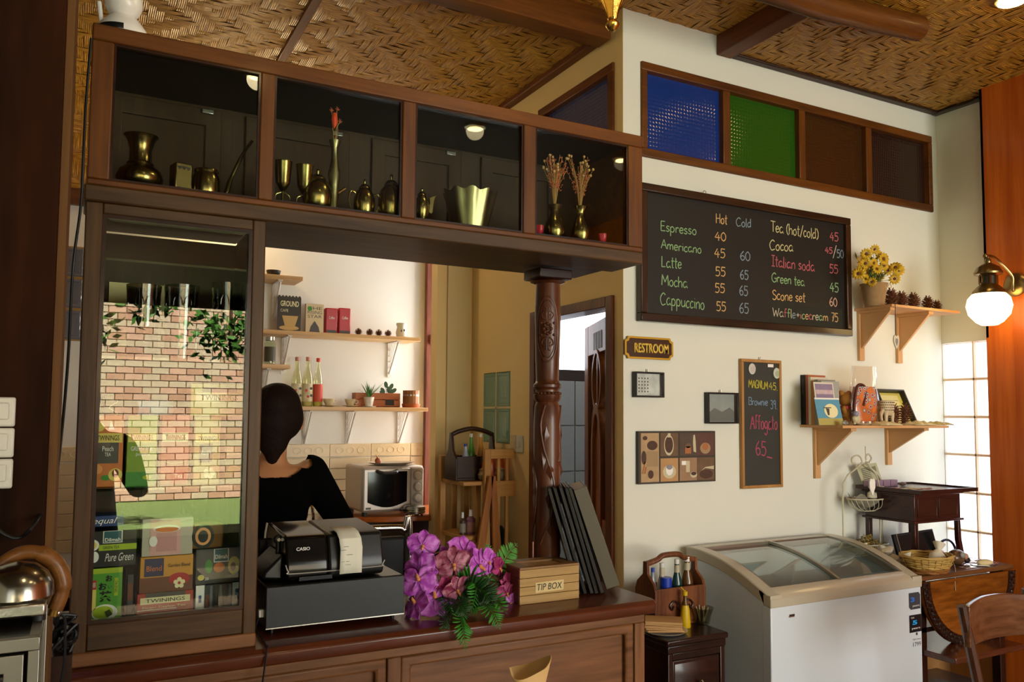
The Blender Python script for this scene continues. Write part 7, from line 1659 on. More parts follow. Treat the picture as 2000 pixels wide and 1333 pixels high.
    q = PY(1782, 1264, yf)-t.location; q2 = PY(1797, 1256, yf)-t.location; lettering(t, '1799', q.x, q2.x, q.z, q.z+.017, -.0034, F_GREY); lettering(t, 'Call Center', q.x, q2.x, q.z+.026, q.z+.032, -.0034, F_GREY); disc(t, 'phone_mark', (q.x+q2.x)/2, q.z+.05, .006, -.0034, F_GREY)
freezer()
# ------------------------------------------------------------------ bedside-type cabinet with condiments
def nightstand():
    yf = 2.3; x0 = PY(1305, 1290, yf).x; x1 = PY(1416, 1290, yf).x; zt = .71; w = x1-x0; d = .34
    t = thing('bedside_cabinet', 'small near-black cabinet with one raised-panel drawer', 'cabinet', (x0, yf, 0))
    B().box(-.012, w+.008, -.012, d, zt-.022, zt).go('top', W_EBONY, t, .006); B().box(-.004, w+.002, -.004, d-.01, zt-.05, zt-.022).go('cornice', W_EBONY, t, .004)
    B().box(0, .022, 0, d, .03, zt-.05).box(w-.022, w, 0, d, .03, zt-.05).box(.022, w-.022, d-.02, d, .03, zt-.05).go('carcass', W_EBONYZ, t, .003)
    B().box(.022, w-.022, 0, .02, zt-.075, zt-.05).box(.022, w-.022, 0, .02, zt-.27, zt-.24).box(.022, w-.022, 0, d-.02, .1, .12).go('rail', W_EBONY, t, .002)
    dr = B().box(.024, w-.024, .004, d-.06, zt-.238, zt-.077).go('drawer', W_EBONY, t, .003)
    zz0, zz1 = zt-.225, zt-.09
    B().mesh([(.034, .004, zz0), (w-.034, .004, zz0), (w-.034, .004, zz1), (.034, .004, zz1), (.055, -.006, zz0+.022), (w-.055, -.006, zz0+.022), (w-.055, -.006, zz1-.022), (.055, -.006, zz1-.022)], [(0, 1, 5, 4), (1, 2, 6, 5), (2, 3, 7, 6), (3, 0, 4, 7), (4, 5, 6, 7)]).go('raised_panel', W_EBONY, dr)
    B().lathe([(.004, 0), (.004, .010), (.009, .014), (.010, .020), (.006, .026), (.001, .027)], (w/2, -.006, (zz0+zz1)/2), 16, Euler((R(90), 0, 0)).to_matrix()).go('knob', mat('nickel', '#a8a49a', .25, 1), dr)
    # paper bags on a white plate
    pc = PY(1305, 1225, yf+.10); p = thing('plate', 'white round plate under the brown paper bags', 'plate', (x0+.055, yf+.09, zt+.0005)); B().lathe([(.05, 0), (.075, .005), (.085, .011), (.08, .010), (.05, .003)], (0, 0, 0), 32).go('plate', mat('white_china', '#dcdad2', .25), p)
    ang = R(-38)
    for k in range(7):
        b_ = thing('paper_bag', 'brown paper bag, '+('', 'second from bottom', 'third from bottom', 'fourth from bottom', 'third from top', 'second from top')[k]+' of the stack on the plate' if 0 < k < 6 else ('top brown paper bag of the stack on the plate' if k == 6 else 'lowest brown paper bag, sticking out of the stack'), 'bag', (x0+.05+.002*((k*5) % 3), yf+.088+.002*((k*7) % 3), zt+.0125+k*.0052), ang+.03*((k*3) % 4-1.5)+(.0 if k else .25), 'brown paper bags')
        B().box(-.066, .066, -.048, .048, 0, .0047).go('bag', mat('kraft_paper', '#c29a66', .75, bump=.2, bscale=80, var=.08), b_, .001)
    # carrier
    cx, cy = PY(1310, 1180, 2.50).x, 2.50; c = thing('condiment_carrier', 'brown teak condiment carrier with arched handle by the freezer', 'carrier', (cx, cy, zt+.0005)); wc = (PY(1356, 1150, 2.5).x-PY(1262, 1150, 2.5).x)/2; h = PY(1305, 1083, 2.5).z-zt
    m = wood('carrier_teak', '#4a2412', '#7d4a28', 'Z', .4, 9, .2)
    B().box(-wc, wc, -.06, .06, 0, .012).go('base', m, c, .002); B().box(-wc, wc, -.06, -.05, .012, h*.55).go('front_board', m, c, .003); B().box(-wc, wc, .05, .06, .012, h*.55).go('back_board', m, c, .002)
    for s in (-1, 1): B().prism([(-.06, 0), (.06, 0), (.062, h*.5), (.05, h*.62), (.014, h*.74), (.012, h-.02), (-.012, h-.02), (-.014, h*.74), (-.05, h*.62), (-.062, h*.5)], s*wc-.006, s*wc+.006, 'yz').go('side_board', m, c, .002)
    B().tube(smooth_line([(-wc, 0, h-.03), (-wc*.55, 0, h-.018), (-wc*.3, 0, h-.004), (wc*.3, 0, h-.004), (wc*.55, 0, h-.018), (wc, 0, h-.03)], 5), .011, 10).go('handle', m, c)
    b = B()
    for s in (-1, 1):
        b.tube(smooth_line([(s*.01, -.062, h*.30), (s*.035, -.063, h*.36), (s*.055, -.063, h*.30), (s*.045, -.063, h*.24), (s*.036, -.063, h*.29)], 4), .004, 8); b.tube(smooth_line([(0, -.063, h*.2), (s*.018, -.063, h*.26), (s*.012, -.063, h*.34)], 4), .003, 8)
    b.go('scroll_carving', W_EBONY, c)
    bt = [(1275, 1110, '#8a9aa8', '#1f3fae', .016, 'blue-capped shaker at the left of the brown carrier', 1), (1293, 1100, '#b3ab94', '#d9d9d4', .022, 'clear bottle with white cap and round label, half empty', 0), (1322, 1093, '#123c3a', '#dcdcd8', .022, 'dark teal sauce bottle with white cap', 0), (1342, 1088, '#5a3a14', '#e2e0dc', .026, 'brown sauce bottle with white cap at the carrier right', 0)]
    for px, py, col, cp, r, lb, sh in bt:
        Yb = cy+.0; x = PY(px, 1150, Yb).x; H = PY(px, py, Yb).z-zt-.013
        mm = mat('sauce_'+col[1:], col, .15, spec=.6)
        t_ = bottle(0, 0, 0, r, lb, 'bottles in the brown carrier', mm, mat('sauce_label', '#b8b096', .6) if not sh else None, mat('cap_'+cp[1:], cp, .4), x=x, Y=Yb, z=zt+.013, H=H, name='sauce_bottle')
        if not sh: B().lathe([(r*.47, H*.74), (r*.44, H*.9)], (0, 0, 0), 20).go('neck_label', mat('sauce_label', '#b8b096', .6), t_)
    jx = PY(1300, 1140, cy-.02).x; j = thing('pepper_jar', 'small jar with a broad blue lid in the carrier front', 'jar', (jx, cy-.022, zt+.013)); H = PY(1300, 1128, cy-.02).z-zt-.013
    B().lathe([(.02, 0), (.021, .004), (.021, H*.75)], (0, 0, 0), 20).go('jar', mat('blue_grey_glass', '#4f6a9a', .2), j); B().lathe([(.0225, H*.74), (.0225, H), (.001, H)], (0, 0, 0), 20).go('lid', mat('bright_blue_lid', '#1a38a8', .35), j)
    Ym = cy-.09; x = PY(1338, 1190, Ym).x; H = PY(1336, 1154, Ym).z-zt; s_ = thing('mustard_bottle', 'yellow squeeze bottle with a nozzle before the carrier', 'bottle', (x, Ym, zt+.0005))
    B().lathe([(.020, 0), (.021, .004), (.017, H*.45), (.013, H*.6)], (0, 0, 0), 20).go('body', mat('mustard_yellow', '#c9a80c', .4), s_); B().lathe([(.013, H*.6), (.007, H*.75), (.007, H*.88)], (0, 0, 0), 14).go('neck', mat('amber_neck', '#5a3a08', .3), s_); B().lathe([(.010, H*.86), (.010, H*.96), (.004, H*.98), (.002, H*1.0)], (0, 0, 0), 14).go('cap', MC['mustard_yellow'], s_); B().tube([(0, 0, H*.97), (-.02, 0, H*1.1)], .0018, 6).go('nozzle', MC['mustard_yellow'], s_)
    g = thing('glass_tub', 'small flared clear glass with sticks, right of the mustard bottle', 'glass', (PY(1372, 1210, 2.42).x, 2.42, zt+.0005)); GM = clear('tub_glass', '#d6d9cc', 1.8, .12)
    B().lathe([(.026, 0), (.028, .003), (.032, .03), (.044, .062), (.042, .062), (.029, .03), (.024, .006)], (0, 0, 0), 24).go('glass', GM, g)
    for k in range(5): B().cyl((.01*math.cos(k*2.1), .01*math.sin(k*2.1), .008), (.026*math.cos(k*1.7+1), .02*math.sin(k*1.7+1), .06+.006*(k % 3)), .0022, seg=6).go('stick', mat('stick_pale', '#b3a88c', .7), g)
nightstand()
def steel_bowl():
    p = PY(1262, 1303, 2.1); t = thing('steel_bowl', 'steel bowl edge on a low stool between counter and small cabinet', 'bowl', (p.x-.02, 2.22, .55)); B().lathe([(.04, 0), (.08, .03), (.085, .05), (.08, .05), (.04, .006)], (0, 0, 0), 28).go('bowl', STEEL, t)
    s = thing('low_stool', 'dark low stool holding the steel bowl', 'stool', (p.x-.02, 2.22, 0)); B().box(-.06, .05, -.07, .1, .53, .5495).go('seat', W_EBONY, s, .004)
    for x in (-.05, .035):
        for y in (-.055, .08): B().box(x-.012, x+.012, y-.012, y+.012, 0, .53).go('leg', W_EBONYZ, s)
steel_bowl()
# ------------------------------------------------------------------ drop-leaf table with stand
def carved_table():
    yl = 2.198; zt = .840; x0, x1 = 3.10, 3.745
    t = thing('drop_leaf_table', 'teak drop-leaf table with carved border, leaf hanging down', 'table', (x0, yl, 0)); w = x1-x0
    m = wood('table_teak', '#4a2408', '#9a5a1c', 'X', .25, 5, .5, 6)
    B().box(.0, w+.0, .0, .50, zt-.02, zt).go('tabletop', W_CTR, t, .004)
    R_ = w/2+.0; H = zt-.025-PY(1885, 1263, yl).z
    out = [(w/2+R_*1.0*math.cos(PI+PI*k/28), zt-.025+H*math.sin(PI+PI*k/28)) for k in range(29)]
    inn = [(w/2+R_*.86*math.cos(PI+PI*k/28), zt-.025+H*.86*math.sin(PI+PI*k/28)) for k in range(29)]
    B().prism(out, -.002, .016, 'xz').go('drop_leaf', m, t, .004)
    b = B()
    n = 28
    vs = [(x, -.007, z) for x, z in out]+[(x, -.007, z) for x, z in inn]+[(x, -.0021, z) for x, z in out]+[(x, -.0021, z) for x, z in inn]; q = n+1
    fs = []
    for i in range(n): fs += [(i, i+1, q+i+1, q+i), (2*q+i, 2*q+i+1, i+1, i), (q+i, q+i+1, 3*q+i+1, 3*q+i)]
    b.mesh(vs, fs); b.go('carved_border', W_EBONY, t)
    b = B(); rn = random.Random(3)
    for k in range(62):
        a = PI+PI*(k+.5)/62; f = .93+.04*((k % 2)*2-1)*.6; x = w/2+R_*f*math.cos(a); z = zt-.025+H*f*math.sin(a)
        b.ball((x, -.008, z), .010, sx=rn.uniform(.6, 1.1), sy=.5, sz=rn.uniform(.6, 1.1), seg=8, rings=6)
        b.tube([(x-.008, -.010, z-.006), (x, -.014, z+.004), (x+.008, -.010, z+.008)], .0024, 5)
    b.go('carved_leaves', mat('carving_gloss', '#2a160c', .2, coat=.6), t)
    for x in (.03, w-.07):
        for y in (.05, .44): B().box(x, x+.04, y-.02, y+.02, 0, zt-.02).go('leg', W_EBONYZ, t, .003)
    # lower tier
    B().box(-.0, w*.72, -.14, .35, .52, .545).go('lower_tier', wood('tier_teak', '#3a1c10', '#5c3220', 'X', .22, 7, .5), t, .004)
    B().box(.0, .02, .03, .05, .5, .72).box(.0, .12, .03, .05, .6, .62).go('stretcher', W_EBONYZ, t)
    B().box(-.0, w*.8, -.10, .3, .30, .32).go('bottom_shelf', W_EBONY, t, .003)
    s = thing('cardboard_folder', 'flat dark folder with red and white label on the bottom shelf', 'folder', (x0+.16, yl+.02, .3205), R(12)); B().box(-.14, .2, -.05, .12, 0, .012).go('folder', mat('dim_folder', '#2b2a2c', .4), s, .002); B().box(.15, .19, -.052, -.05, 0, .012).go('label', F_RED, s); B().box(.0, .14, -.0515, -.05, .003, .009).go('blue_strip', F_BLUE, s)
carved_table()
ZTT = .8405
def stand():
    # small stand with tray top on the table
    yf = 2.38; a = PY(1790, 1086, yf); zb = ZTT; x0 = a.x-.02; x1 = PY(1877, 1085, yf).x+.03
    x0 = PY(1790, 1040, yf).x-.01; x1 = PY(1876, 1000, yf).x; w = x1-x0; d = .26
    t = thing('display_stand', 'small dark wooden stand with tray top on the carved table', 'stand', (x0, yf, zb+.0005)); L = lambda px, py, Y=yf: PY(px, py, Y).z-zb
    m = wood('stand_wood', '#1c0d09', '#44201a', 'X', .3, 9, .3); mz = wood('stand_wood_upright', '#1c0d09', '#44201a', 'Z', .3, 9, .3)
    zc0, zc1 = L(1790, 1022), L(1790, 968)
    for (x, y) in ((.0, .0), (0, d-.022)): B().box(x, x+.024, y, y+.022, 0, zc0).go('leg', mz, t, .002)
    for y in (0, d-.022):
        B().prism([(w-.02, zc0), (w-.002, zc0), (w+.004, zc0*.5), (w+.028, .0), (w+.004, 0), (w-.018, zc0*.5)], y, y+.022, 'xz').go('sabre_leg', mz, t, .002)
    B().box(0, w, 0, d, zc0, zc1).go('case', m, t, .003); B().box(-.012, w+.012, -.01, d+.01, zc0-.004, zc0+.006).go('lower_moulding', m, t, .003); B().box(-.012, w+.012, -.01, d+.01, zc1-.004, zc1+.006).go('upper_moulding', m, t, .003)
    for k in range(2):
        xa = .02+k*(w-.03)/2; xb = xa+(w-.05)/2
        B().ring([(xa, zc0+.016), (xb, zc0+.016), (xb, zc1-.016), (xa, zc1-.016)], [(xa+.008, zc0+.024), (xb-.008, zc0+.024), (xb-.008, zc1-.024), (xa+.008, zc1-.024)], -.003, .0, 'xz').go('panel_moulding', m, t, .001)
        B().box(xa+.009, xb-.009, -.0012, -.0002, zc0+.025, zc1-.025).go('front_panel', wood('stand_panel', '#2a120a', '#40221a', 'X', .3, 9, .3), t)
    zt = zc1+.007; fr = B()
    B().box(-.012, w+.06, -.04, d+.03, zt, zt+.010).go('tray', m, t, .002)
    for (p_, q_, r_, s_) in ((-.012, w+.06, -.046, -.04), (-.012, w+.06, d+.03, d+.036), (-.018, -.012, -.046, d+.036), (w+.06, w+.066, -.046, d+.036)): fr.box(p_, q_, r_, s_, zt, zt+.018)
    fr.go('tray_rim', m, t)
    Z = zb+.0005+zt+.0105
    # things in the tray
    Yt = yf+.16; rn = random.Random(6)
    for k in range(4):
        pth = PY(1731+k*17, 955, Yt+.05); s = thing('soap_box', 'lilac box %s in the row at the back of the tray' % ('first from left', 'second from left', 'third from left', 'fourth from left')[k], 'box', (x0-.018+k*.052, Yt+.06, Z), 0, 'lilac boxes in the tray')
        B().box(0, .048, 0, .03, 0, .030).go('box', mat('lilac_carton', '#9a7f96', .5), s, .001)
    c = thing('menu_card', 'printed pale card leaning up behind the lilac boxes', 'card', (x0-.01, Yt+.095, Z)); c.rotation_euler = (R(-10), R(-8), 0)
    hh = PY(1745, 908, Yt+.1).z-Z
    B().prism([(-.0, 0), (.135, 0), (.125, hh*.96), (-.02, hh*1.05)], 0, .001, 'xz').go('sheet', mat('pale_green_paper', '#b9b894', .7), c)
    for k in range(7): B().box(.01, .07, -.0008, 0, hh*(.3+.085*k), hh*(.33+.085*k)).go('text_line', F_GREY, c)
    B().box(.082, .112, -.0008, 0, hh*.55, hh*.82).go('picture', mat('grey_green', '#7a7c62', .6), c); B().box(.012, .04, -.0009, -.0001, hh*.1, hh*.24).go('picture', MC['grey_green'], c)
    for k in range(9):
        s = thing('lace_bookmark', ('tan', 'dusty pink', 'ivory')[k % 3]+' lace piece, '+('first', 'second', 'third', 'fourth', 'fifth', 'sixth', 'seventh', 'eighth', 'ninth')[k]+' from the left in the stand tray', 'bookmark', (x0+.03+.022*k, yf+.03+.03*((k*3) % 4), Z+.0012*(k % 3)), rn.uniform(-.6, .6), 'lace pieces in the tray')
        B().box(-.03, .03, -.009, .009, 0, .0012+.002*(k % 2)).go('lace', mat('lace_%d' % (k % 3), ('#c9ad8c', '#b98a80', '#d3c7a0')[k % 3], .8), s)
    s = thing('stone_charm', 'small brown stone charm beside the lilac boxes', 'ornament', (x0+.21, Yt+.05, Z)); B().ball((0, 0, .010), .012, sx=1.8, sz=.8, seg=12, rings=8).go('stone', mat('stone_brown', '#6b5040', .5), s)
stand()
def two_tier():
    # wire cake-stand of two baskets behind the freezer
    Y = 2.58; px = 1684; c = PY(px, 1000, Y); t = thing('wire_basket_stand', 'cream wire two-tier basket stand with curled top', 'stand', (c.x+.02, Y, ZTT+.0005)); o = t.location; WM = mat('cream_wire', '#c9c3a8', .4)
    def L(px_, py_, dy=0): p = PY(px_, py_, Y+dy); return Vector((p.x-o.x, dy, p.z-o.z))
    b = B(); tp = L(1693, 903)
    b.tube([Vector((L(1646, 1000).x, 0, .004)), L(1646, 980), L(1647, 945), L(1656, 928), L(1672, 916), L(1684, 903)], .004, 6)
    rr = [L(1684, 903), L(1680, 893), L(1672, 890), L(1664, 896), L(1665, 905), L(1671, 906)]
    b.tube(smooth_line(rr, 5), .004, 6)
    b.tube(smooth_line([L(1693, 903), L(1700, 914), L(1711, 928), L(1717, 950), L(1718, 1000), Vector((L(1718, 1000).x, 0, .004))], 5), .004, 6)
    b.tube(smooth_line([L(1690, 903, .04), L(1698, 914, .045), L(1712, 925, .05), L(1722, 945, .05), L(1723, 1000, .05), Vector((L(1723, 1000, .05).x, .05, .004))], 5), .004, 6)
    b.tube(smooth_line([L(1697, 904), L(1702, 896), L(1697, 888), L(1691, 892), L(1692, 899)], 5), .004, 6); b.tube([L(1691, 905), L(1690, 872)], .0025, 6)
    b.go('frame', WM, t)
    def basket(px_, py_, r, dp, nm):
        cc = L(px_, py_, .02); b = B()
        b.tube([cc+Vector((r*math.cos(a), r*.62*math.sin(a), 0)) for a in [2*PI*k/28 for k in range(29)]], .0035, 6)
        b.tube([cc+Vector((r*.45*math.cos(a), r*.3*math.sin(a), -dp)) for a in [2*PI*k/20 for k in range(21)]], .0025, 6)
        for k in range(20):
            a = 2*PI*k/20; a2 = a+.3
            b.tube(smooth_line([cc+Vector((r*math.cos(a), r*.62*math.sin(a), 0)), cc+Vector((r*.85*math.cos((a+a2)/2), r*.53*math.sin((a+a2)/2), -dp*.65)), cc+Vector((r*.45*math.cos(a2), r*.3*math.sin(a2), -dp))], 3), .0015, 5)
        b.lathe([(.001, -dp), (r*.45, -dp)], cc, 16, sy=.66)
        b.go(nm, WM, t); return cc+o
    r1 = rpx(1692, 975, Y, 88)
    c1 = basket(1692, 974, r1, .055, 'upper_basket'); c2 = basket(1700, 1062, r1*.95, .055, 'lower_basket')
    s = thing('lace_doily', 'grey and white lace cloth in the upper wire basket', 'cloth', (c1.x, c1.y, c1.z-.05)); rn = random.Random(4)
    rows = [[(r1*.84*u, r1*.5*v*(1-.3*u*u), .012+.034*(u*u+v*v)+.008*math.sin(9*u+4*v)) for u in [-1+2*k/16 for k in range(17)]] for v in [-1+2*k/8 for k in range(9)]]
    B().sheet(rows).go('cloth', mat('grey_lace', '#8f8a78', .8, var=.6, vscale=60), s)
    for dx, lb in ((.03, 'left sheer cream drawstring pouch in the upper wire basket'), (.085, 'right sheer cream drawstring pouch, ribbon hanging over the rim')):
        s = thing('organza_pouch', lb, 'pouch', (c1.x+dx, c1.y-.01, c1.z-.005), 0, 'sheer pouches'); B().lathe([(.01, 0), (.028, .008), (.026, .03), (.010, .042), (.022, .058), (.020, .06)], (0, 0, 0), 16, sy=.7).go('pouch', mat('organza', '#cfc8ac', .7, var=.15, vscale=30), s)
        if dx > .05: B().tube(smooth_line([(.01, -.015, .042), (.035, -.03, .038), (.045, -.05, .0), (.048, -.055, -.05)], 5), .0035, 6, flat=.3).go('ribbon', mat('cream_ribbon', '#d9d3bc', .6), s)
    hp = PY(1698, 950, c1.y-.07)
    s = thing('heart_tag', 'white wooden heart tag hanging at the upper basket', 'tag', (hp.x, c1.y-.085, hp.z-.03)); B().prism([(x*1.0, z*1.15+.03) for x, z in hs], -.003, .003, 'xz').go('heart', F_WHITE, s, .001)
    s = thing('potpourri_bag', 'bag of curled yellow wood shavings in the lower basket', 'bag', (c2.x-.02, c2.y, c2.z-.045)); b = B()
    for k in range(150):
        a = rn.uniform(0, 6.28); r_ = rn.uniform(0, .075); x, y, z = r_*math.cos(a), r_*.6*math.sin(a), rn.uniform(.01, .085)*(1-r_*6); a2 = rn.uniform(0, 6.28); l = .018
        b.tube(smooth_line([(x, y, z), (x+l*math.cos(a2), y+l*.4*math.sin(a2), z+.006), (x+l*math.cos(a2+1), y, z+l*math.sin(a2)*.6)], 2), .003, 4, flat=.4)
    b.go('shavings', mat('wood_shavings', '#a08a44', .7, var=.4, vscale=40), s, kind='stuff')
two_tier()
def basket_scene():
    # wicker bread basket at the table's front left
    Y = 2.262; c = PY(1795, 1105, Y); x = 3.228; t = thing('wicker_basket', 'oval woven straw basket on the carved table', 'basket', (x, Y, ZTT+.0005)); Wm = mat('straw_wicker', '#b3944f', .6, var=.25, vscale=50); Wd = mat('brown_wicker', '#8a5a24', .6, var=.3, vscale=50)
    rx = .118; ry = .095; H = .062
    B().lathe([(.001, 0), (rx*.74, 0), (rx*.74, .004), (.001, .004)], (0, 0, 0), 32, sy=ry/rx).go('base', Wd, t)
    for j in range(7):
        f = j/6; b = B(); k_ = .76+.24*f; n = 40
        for ph in (0, 1): b.tube([((rx*k_+.003*math.cos(8*a*2+ph*PI))*math.cos(a), (ry*k_+.003*math.cos(16*a+ph*PI))*math.sin(a), .006+H*f+.0035*math.sin(16*a+ph*PI+j*PI)) for a in [2*PI*i/n*2 for i in range(n//2)]+[0]], .0048, 5)
        b.go('woven_row', Wm if j > 1 else Wd, t)
    b = B()
    for k in range(24): a = 2*PI*k/24; b.tube([(rx*.74*math.cos(a), ry*.74*math.sin(a), 0), (rx*math.cos(a), ry*math.sin(a), H)], .003, 5)
    b.go('stakes', Wd, t)
    OR = mat('organza_white', '#ddd6c2', .6, var=.1, vscale=20)
    def pouch(dx, dy, z, r, lb, rot=0, rib=False, tall=1.0):
        s = thing('organza_pouch', lb, 'pouch', (x+dx, Y+dy, z), rot, 'organza pouches around the straw basket'); s.rotation_euler = (0, R(25), rot)
        B().lathe([(r*.3, 0), (r, r*.35), (r*.95, r*1.0), (r*.3, r*1.6*tall), (r*.75, r*2.3*tall), (r*.7, r*2.32*tall)], (0, 0, 0), 16, sy=.8).go('pouch', OR, s)
        if rib: B().tube(smooth_line([(0, -r*.3, r*1.6), (.03, -.04, r*1.1), (.045, -.06, r*.2), (.05, -.065, -.06), (.055, -.068, -.085)], 5), .0035, 6, flat=.3).go('ribbon', mat('cream_ribbon', '#d9d3bc', .6), s)
    pouch(.05, -.01, ZTT+.026, .042, 'sheer white pouch at the right inside the straw basket, its ribbon hanging down', .3, True)
    pouch(-.06, .02, ZTT+.012, .030, 'left sheer pouch inside the straw basket', 2)
    for k, (dx, dy) in enumerate(((3.14-x, .17), (3.15-x, .23), (3.19-x, .13))): pouch(dx, dy, ZTT+.001, .038, ('sheer pouch on the table just left of the straw basket', 'sheer pouch behind the straw basket, below the wire stand', 'sheer pouch leaning against the freezer edge')[k], k*1.5)
    # tablet-like black picture frame under the stand
    Yp = 2.50; a = PY(1757, 1085, Yp); s = thing('dark_picture_frame', 'black glazed picture frame leaning under the stand', 'picture', (a.x, Yp, ZTT+.001)); s.rotation_euler = (R(-14), R(-4), R(-8))
    w = PY(1822, 1060, Yp).x-a.x; h = PY(1757, 1045, Yp).z-ZTT
    B().box(0, w, 0, .016, 0, h).go('frame', BLACK, s, .003); B().box(.02, w-.008, -.0015, 0, .01, h-.010).go('glazing', mat('black_gloss', '#141414', .08), s); B().box(.016, .020, -.002, 0, 0, h).go('bright_edge', STEEL, s)
    s = thing('red_packet', 'small bright red packet behind the straw basket', 'packet', (PY(1830, 1075, 2.44).x, 2.44, ZTT+.0005), .3); B().box(-.035, .035, -.02, .02, 0, .035).go('packet', mat('bright_red', '#b81420', .4), s, .003)
    s = thing('sunglasses_band', 'dark blue arched headband on the table under the stand', 'headband', (PY(1848, 1080, 2.46).x, 2.46, ZTT+.004)); B().tube([(.075*math.cos(q), 0, .075*math.sin(q)) for q in [PI*k/12 for k in range(13)]], .006, 8).go('band', mat('navy_plastic', '#10142c', .3), s)
    s = thing('hairclip_bundle', 'brown plastic-wrapped bundle right of the straw basket', 'bundle', (PY(1868, 1095, 2.30).x, 2.30, ZTT+.0005), .3); B().ball((0, 0, .035), .05, sx=1.1, sy=.7, sz=.7, seg=20, rings=12).go('bundle', mat('brown_bundle', '#5a4028', .25, bump=1, bscale=30, var=.6, vscale=30), s)
    for k, (dx, dz) in enumerate(((.02, .04), (.045, .02), (-.02, .05))): B().ball((dx, -.03, dz), .014, sx=1.4, seg=10, rings=8).go('clip', mat('clip_%d' % k, ('#b98a70', '#1c1a20', '#8f8f88')[k], .3), s)
    rn = random.Random(12)
    for k in range(10):
        dx = .02*k; s = thing('plastic_packet', ('pink', 'white', 'mauve')[k % 3]+' clear-wrapped trinket packet, '+('first', 'second', 'third', 'fourth', 'fifth', 'sixth', 'seventh', 'eighth', 'ninth', 'tenth')[k]+' from the straw basket', 'packet', (PY(1885, 1095, 2.25).x+dx*1.1, 2.24+.035*((k*3) % 4), ZTT+.0008+.002*(k % 3)), rn.uniform(-.7, .7), 'trinket packets on the table')
        B().box(-.035, .035, -.02, .02, 0, .003).go('packet', mat('trinket_%d' % (k % 3), ('#cfb8b4', '#d9d9d9', '#a88088')[k % 3], .12, coat=1), s, .001)
    s = thing('cream_sock', 'cream knitted pouch at the table far right corner', 'pouch', (3.60, 2.24, ZTT+.001)); s.rotation_euler = (0, 0, -.3); B().ball((0, 0, .012), .04, sy=.45, sz=.35, seg=16, rings=8).go('pouch', MUS, s)
    return
basket_scene()
# ------------------------------------------------------------------ chair, bottom right
def chair():
    Y = 1.62; a = PY(1890, 1190, Y); t = thing('dining_chair', 'dark wooden dining chair with broad curved top rail', 'chair', (a.x, Y, 0)); m = wood('chair_wood', '#2a150c', '#5a3420', 'Z', .3, 8, .3); mh = wood('chair_rail', '#3d2214', '#7a5236', 'X', .22, 6, .5)
    L = lambda px, py, dy=0: (lambda p: Vector((p.x-a.x, dy, p.z)))(PY(px, py, Y+dy))
    tl, bl = L(1878, 1184), L(1910, 1333)
    b = B(); dirn = (bl-tl); p_ = tl+dirn*2.2
    B().tube([tl+Vector((0, 0, .0)), tl+(bl-tl)*.5, bl, Vector((bl.x+.035, .02, .45)), Vector((bl.x+.05, .03, 0))], [.014, .016, .017, .019, .016], 8).go('back_post', m, t)
    W_ = .40
    B().tube([tl+Vector((W_, .03, .01)), bl+Vector((W_-.03, .03, 0)), Vector((bl.x+W_-.01, .03, .45)), Vector((bl.x+W_, .05, 0))], [.014, .017, .019, .016], 8).go('back_post', m, t)
    rows = []
    zt0, zt1, zb0, zb1 = L(1890, 1187).z, L(1995, 1180).z, L(1897, 1262).z, L(1995, 1252).z
    for v in range(7):
        f = v/6; r_ = []
        for k in range(13):
            u = k/12; x = tl.x+.012+(W_-.02)*u; top = zt0+.010*math.sin(PI*u)+.006; bot = zb0-.002*math.sin(PI*u)
            r_.append((x, .04*math.sin(PI*u)-.008, top+(bot-top)*f))
        rows.append(r_)
    B().sheet(rows).go('top_rail', mh, t, solid=.018, bev=.002)
    B().box(bl.x-.01, bl.x+W_+.0, -.36, .03, .43, .46).go('seat', mat('pale_seat_pad', '#b9b09c', .8, var=.3, vscale=40), t, .01)
    for x in (bl.x+.01, bl.x+W_-.03): B().box(x, x+.03, -.35, -.32, 0, .43).go('leg', m, t, .003)
chair()
t = thing('floor_cable', 'black cables hanging behind the dining chair', 'cable', (0, 0, 0)); p = lambda px, py, Y: PY(px, py, Y)
B().tube(smooth_line([p(1906, 1262, 2.6), p(1903, 1285, 2.6), p(1908, 1310, 2.6), p(1930, 1328, 2.6)], 6), .004, 6).tube(smooth_line([p(1937, 1268, 2.6), p(1920, 1288, 2.6), p(1905, 1306, 2.6)], 6), .004, 6).go('cable', BLACK, t)
p0 = p(1930, 1300, 2.45); t = thing('paper_stack', 'pale patterned paper sheets on the low white table corner', 'paper', (PY(1975, 1330, 1.4).x, 1.4, .78-.1)); t.location = (2.25, 1.22, .70)
bpy.data.objects.remove(t)
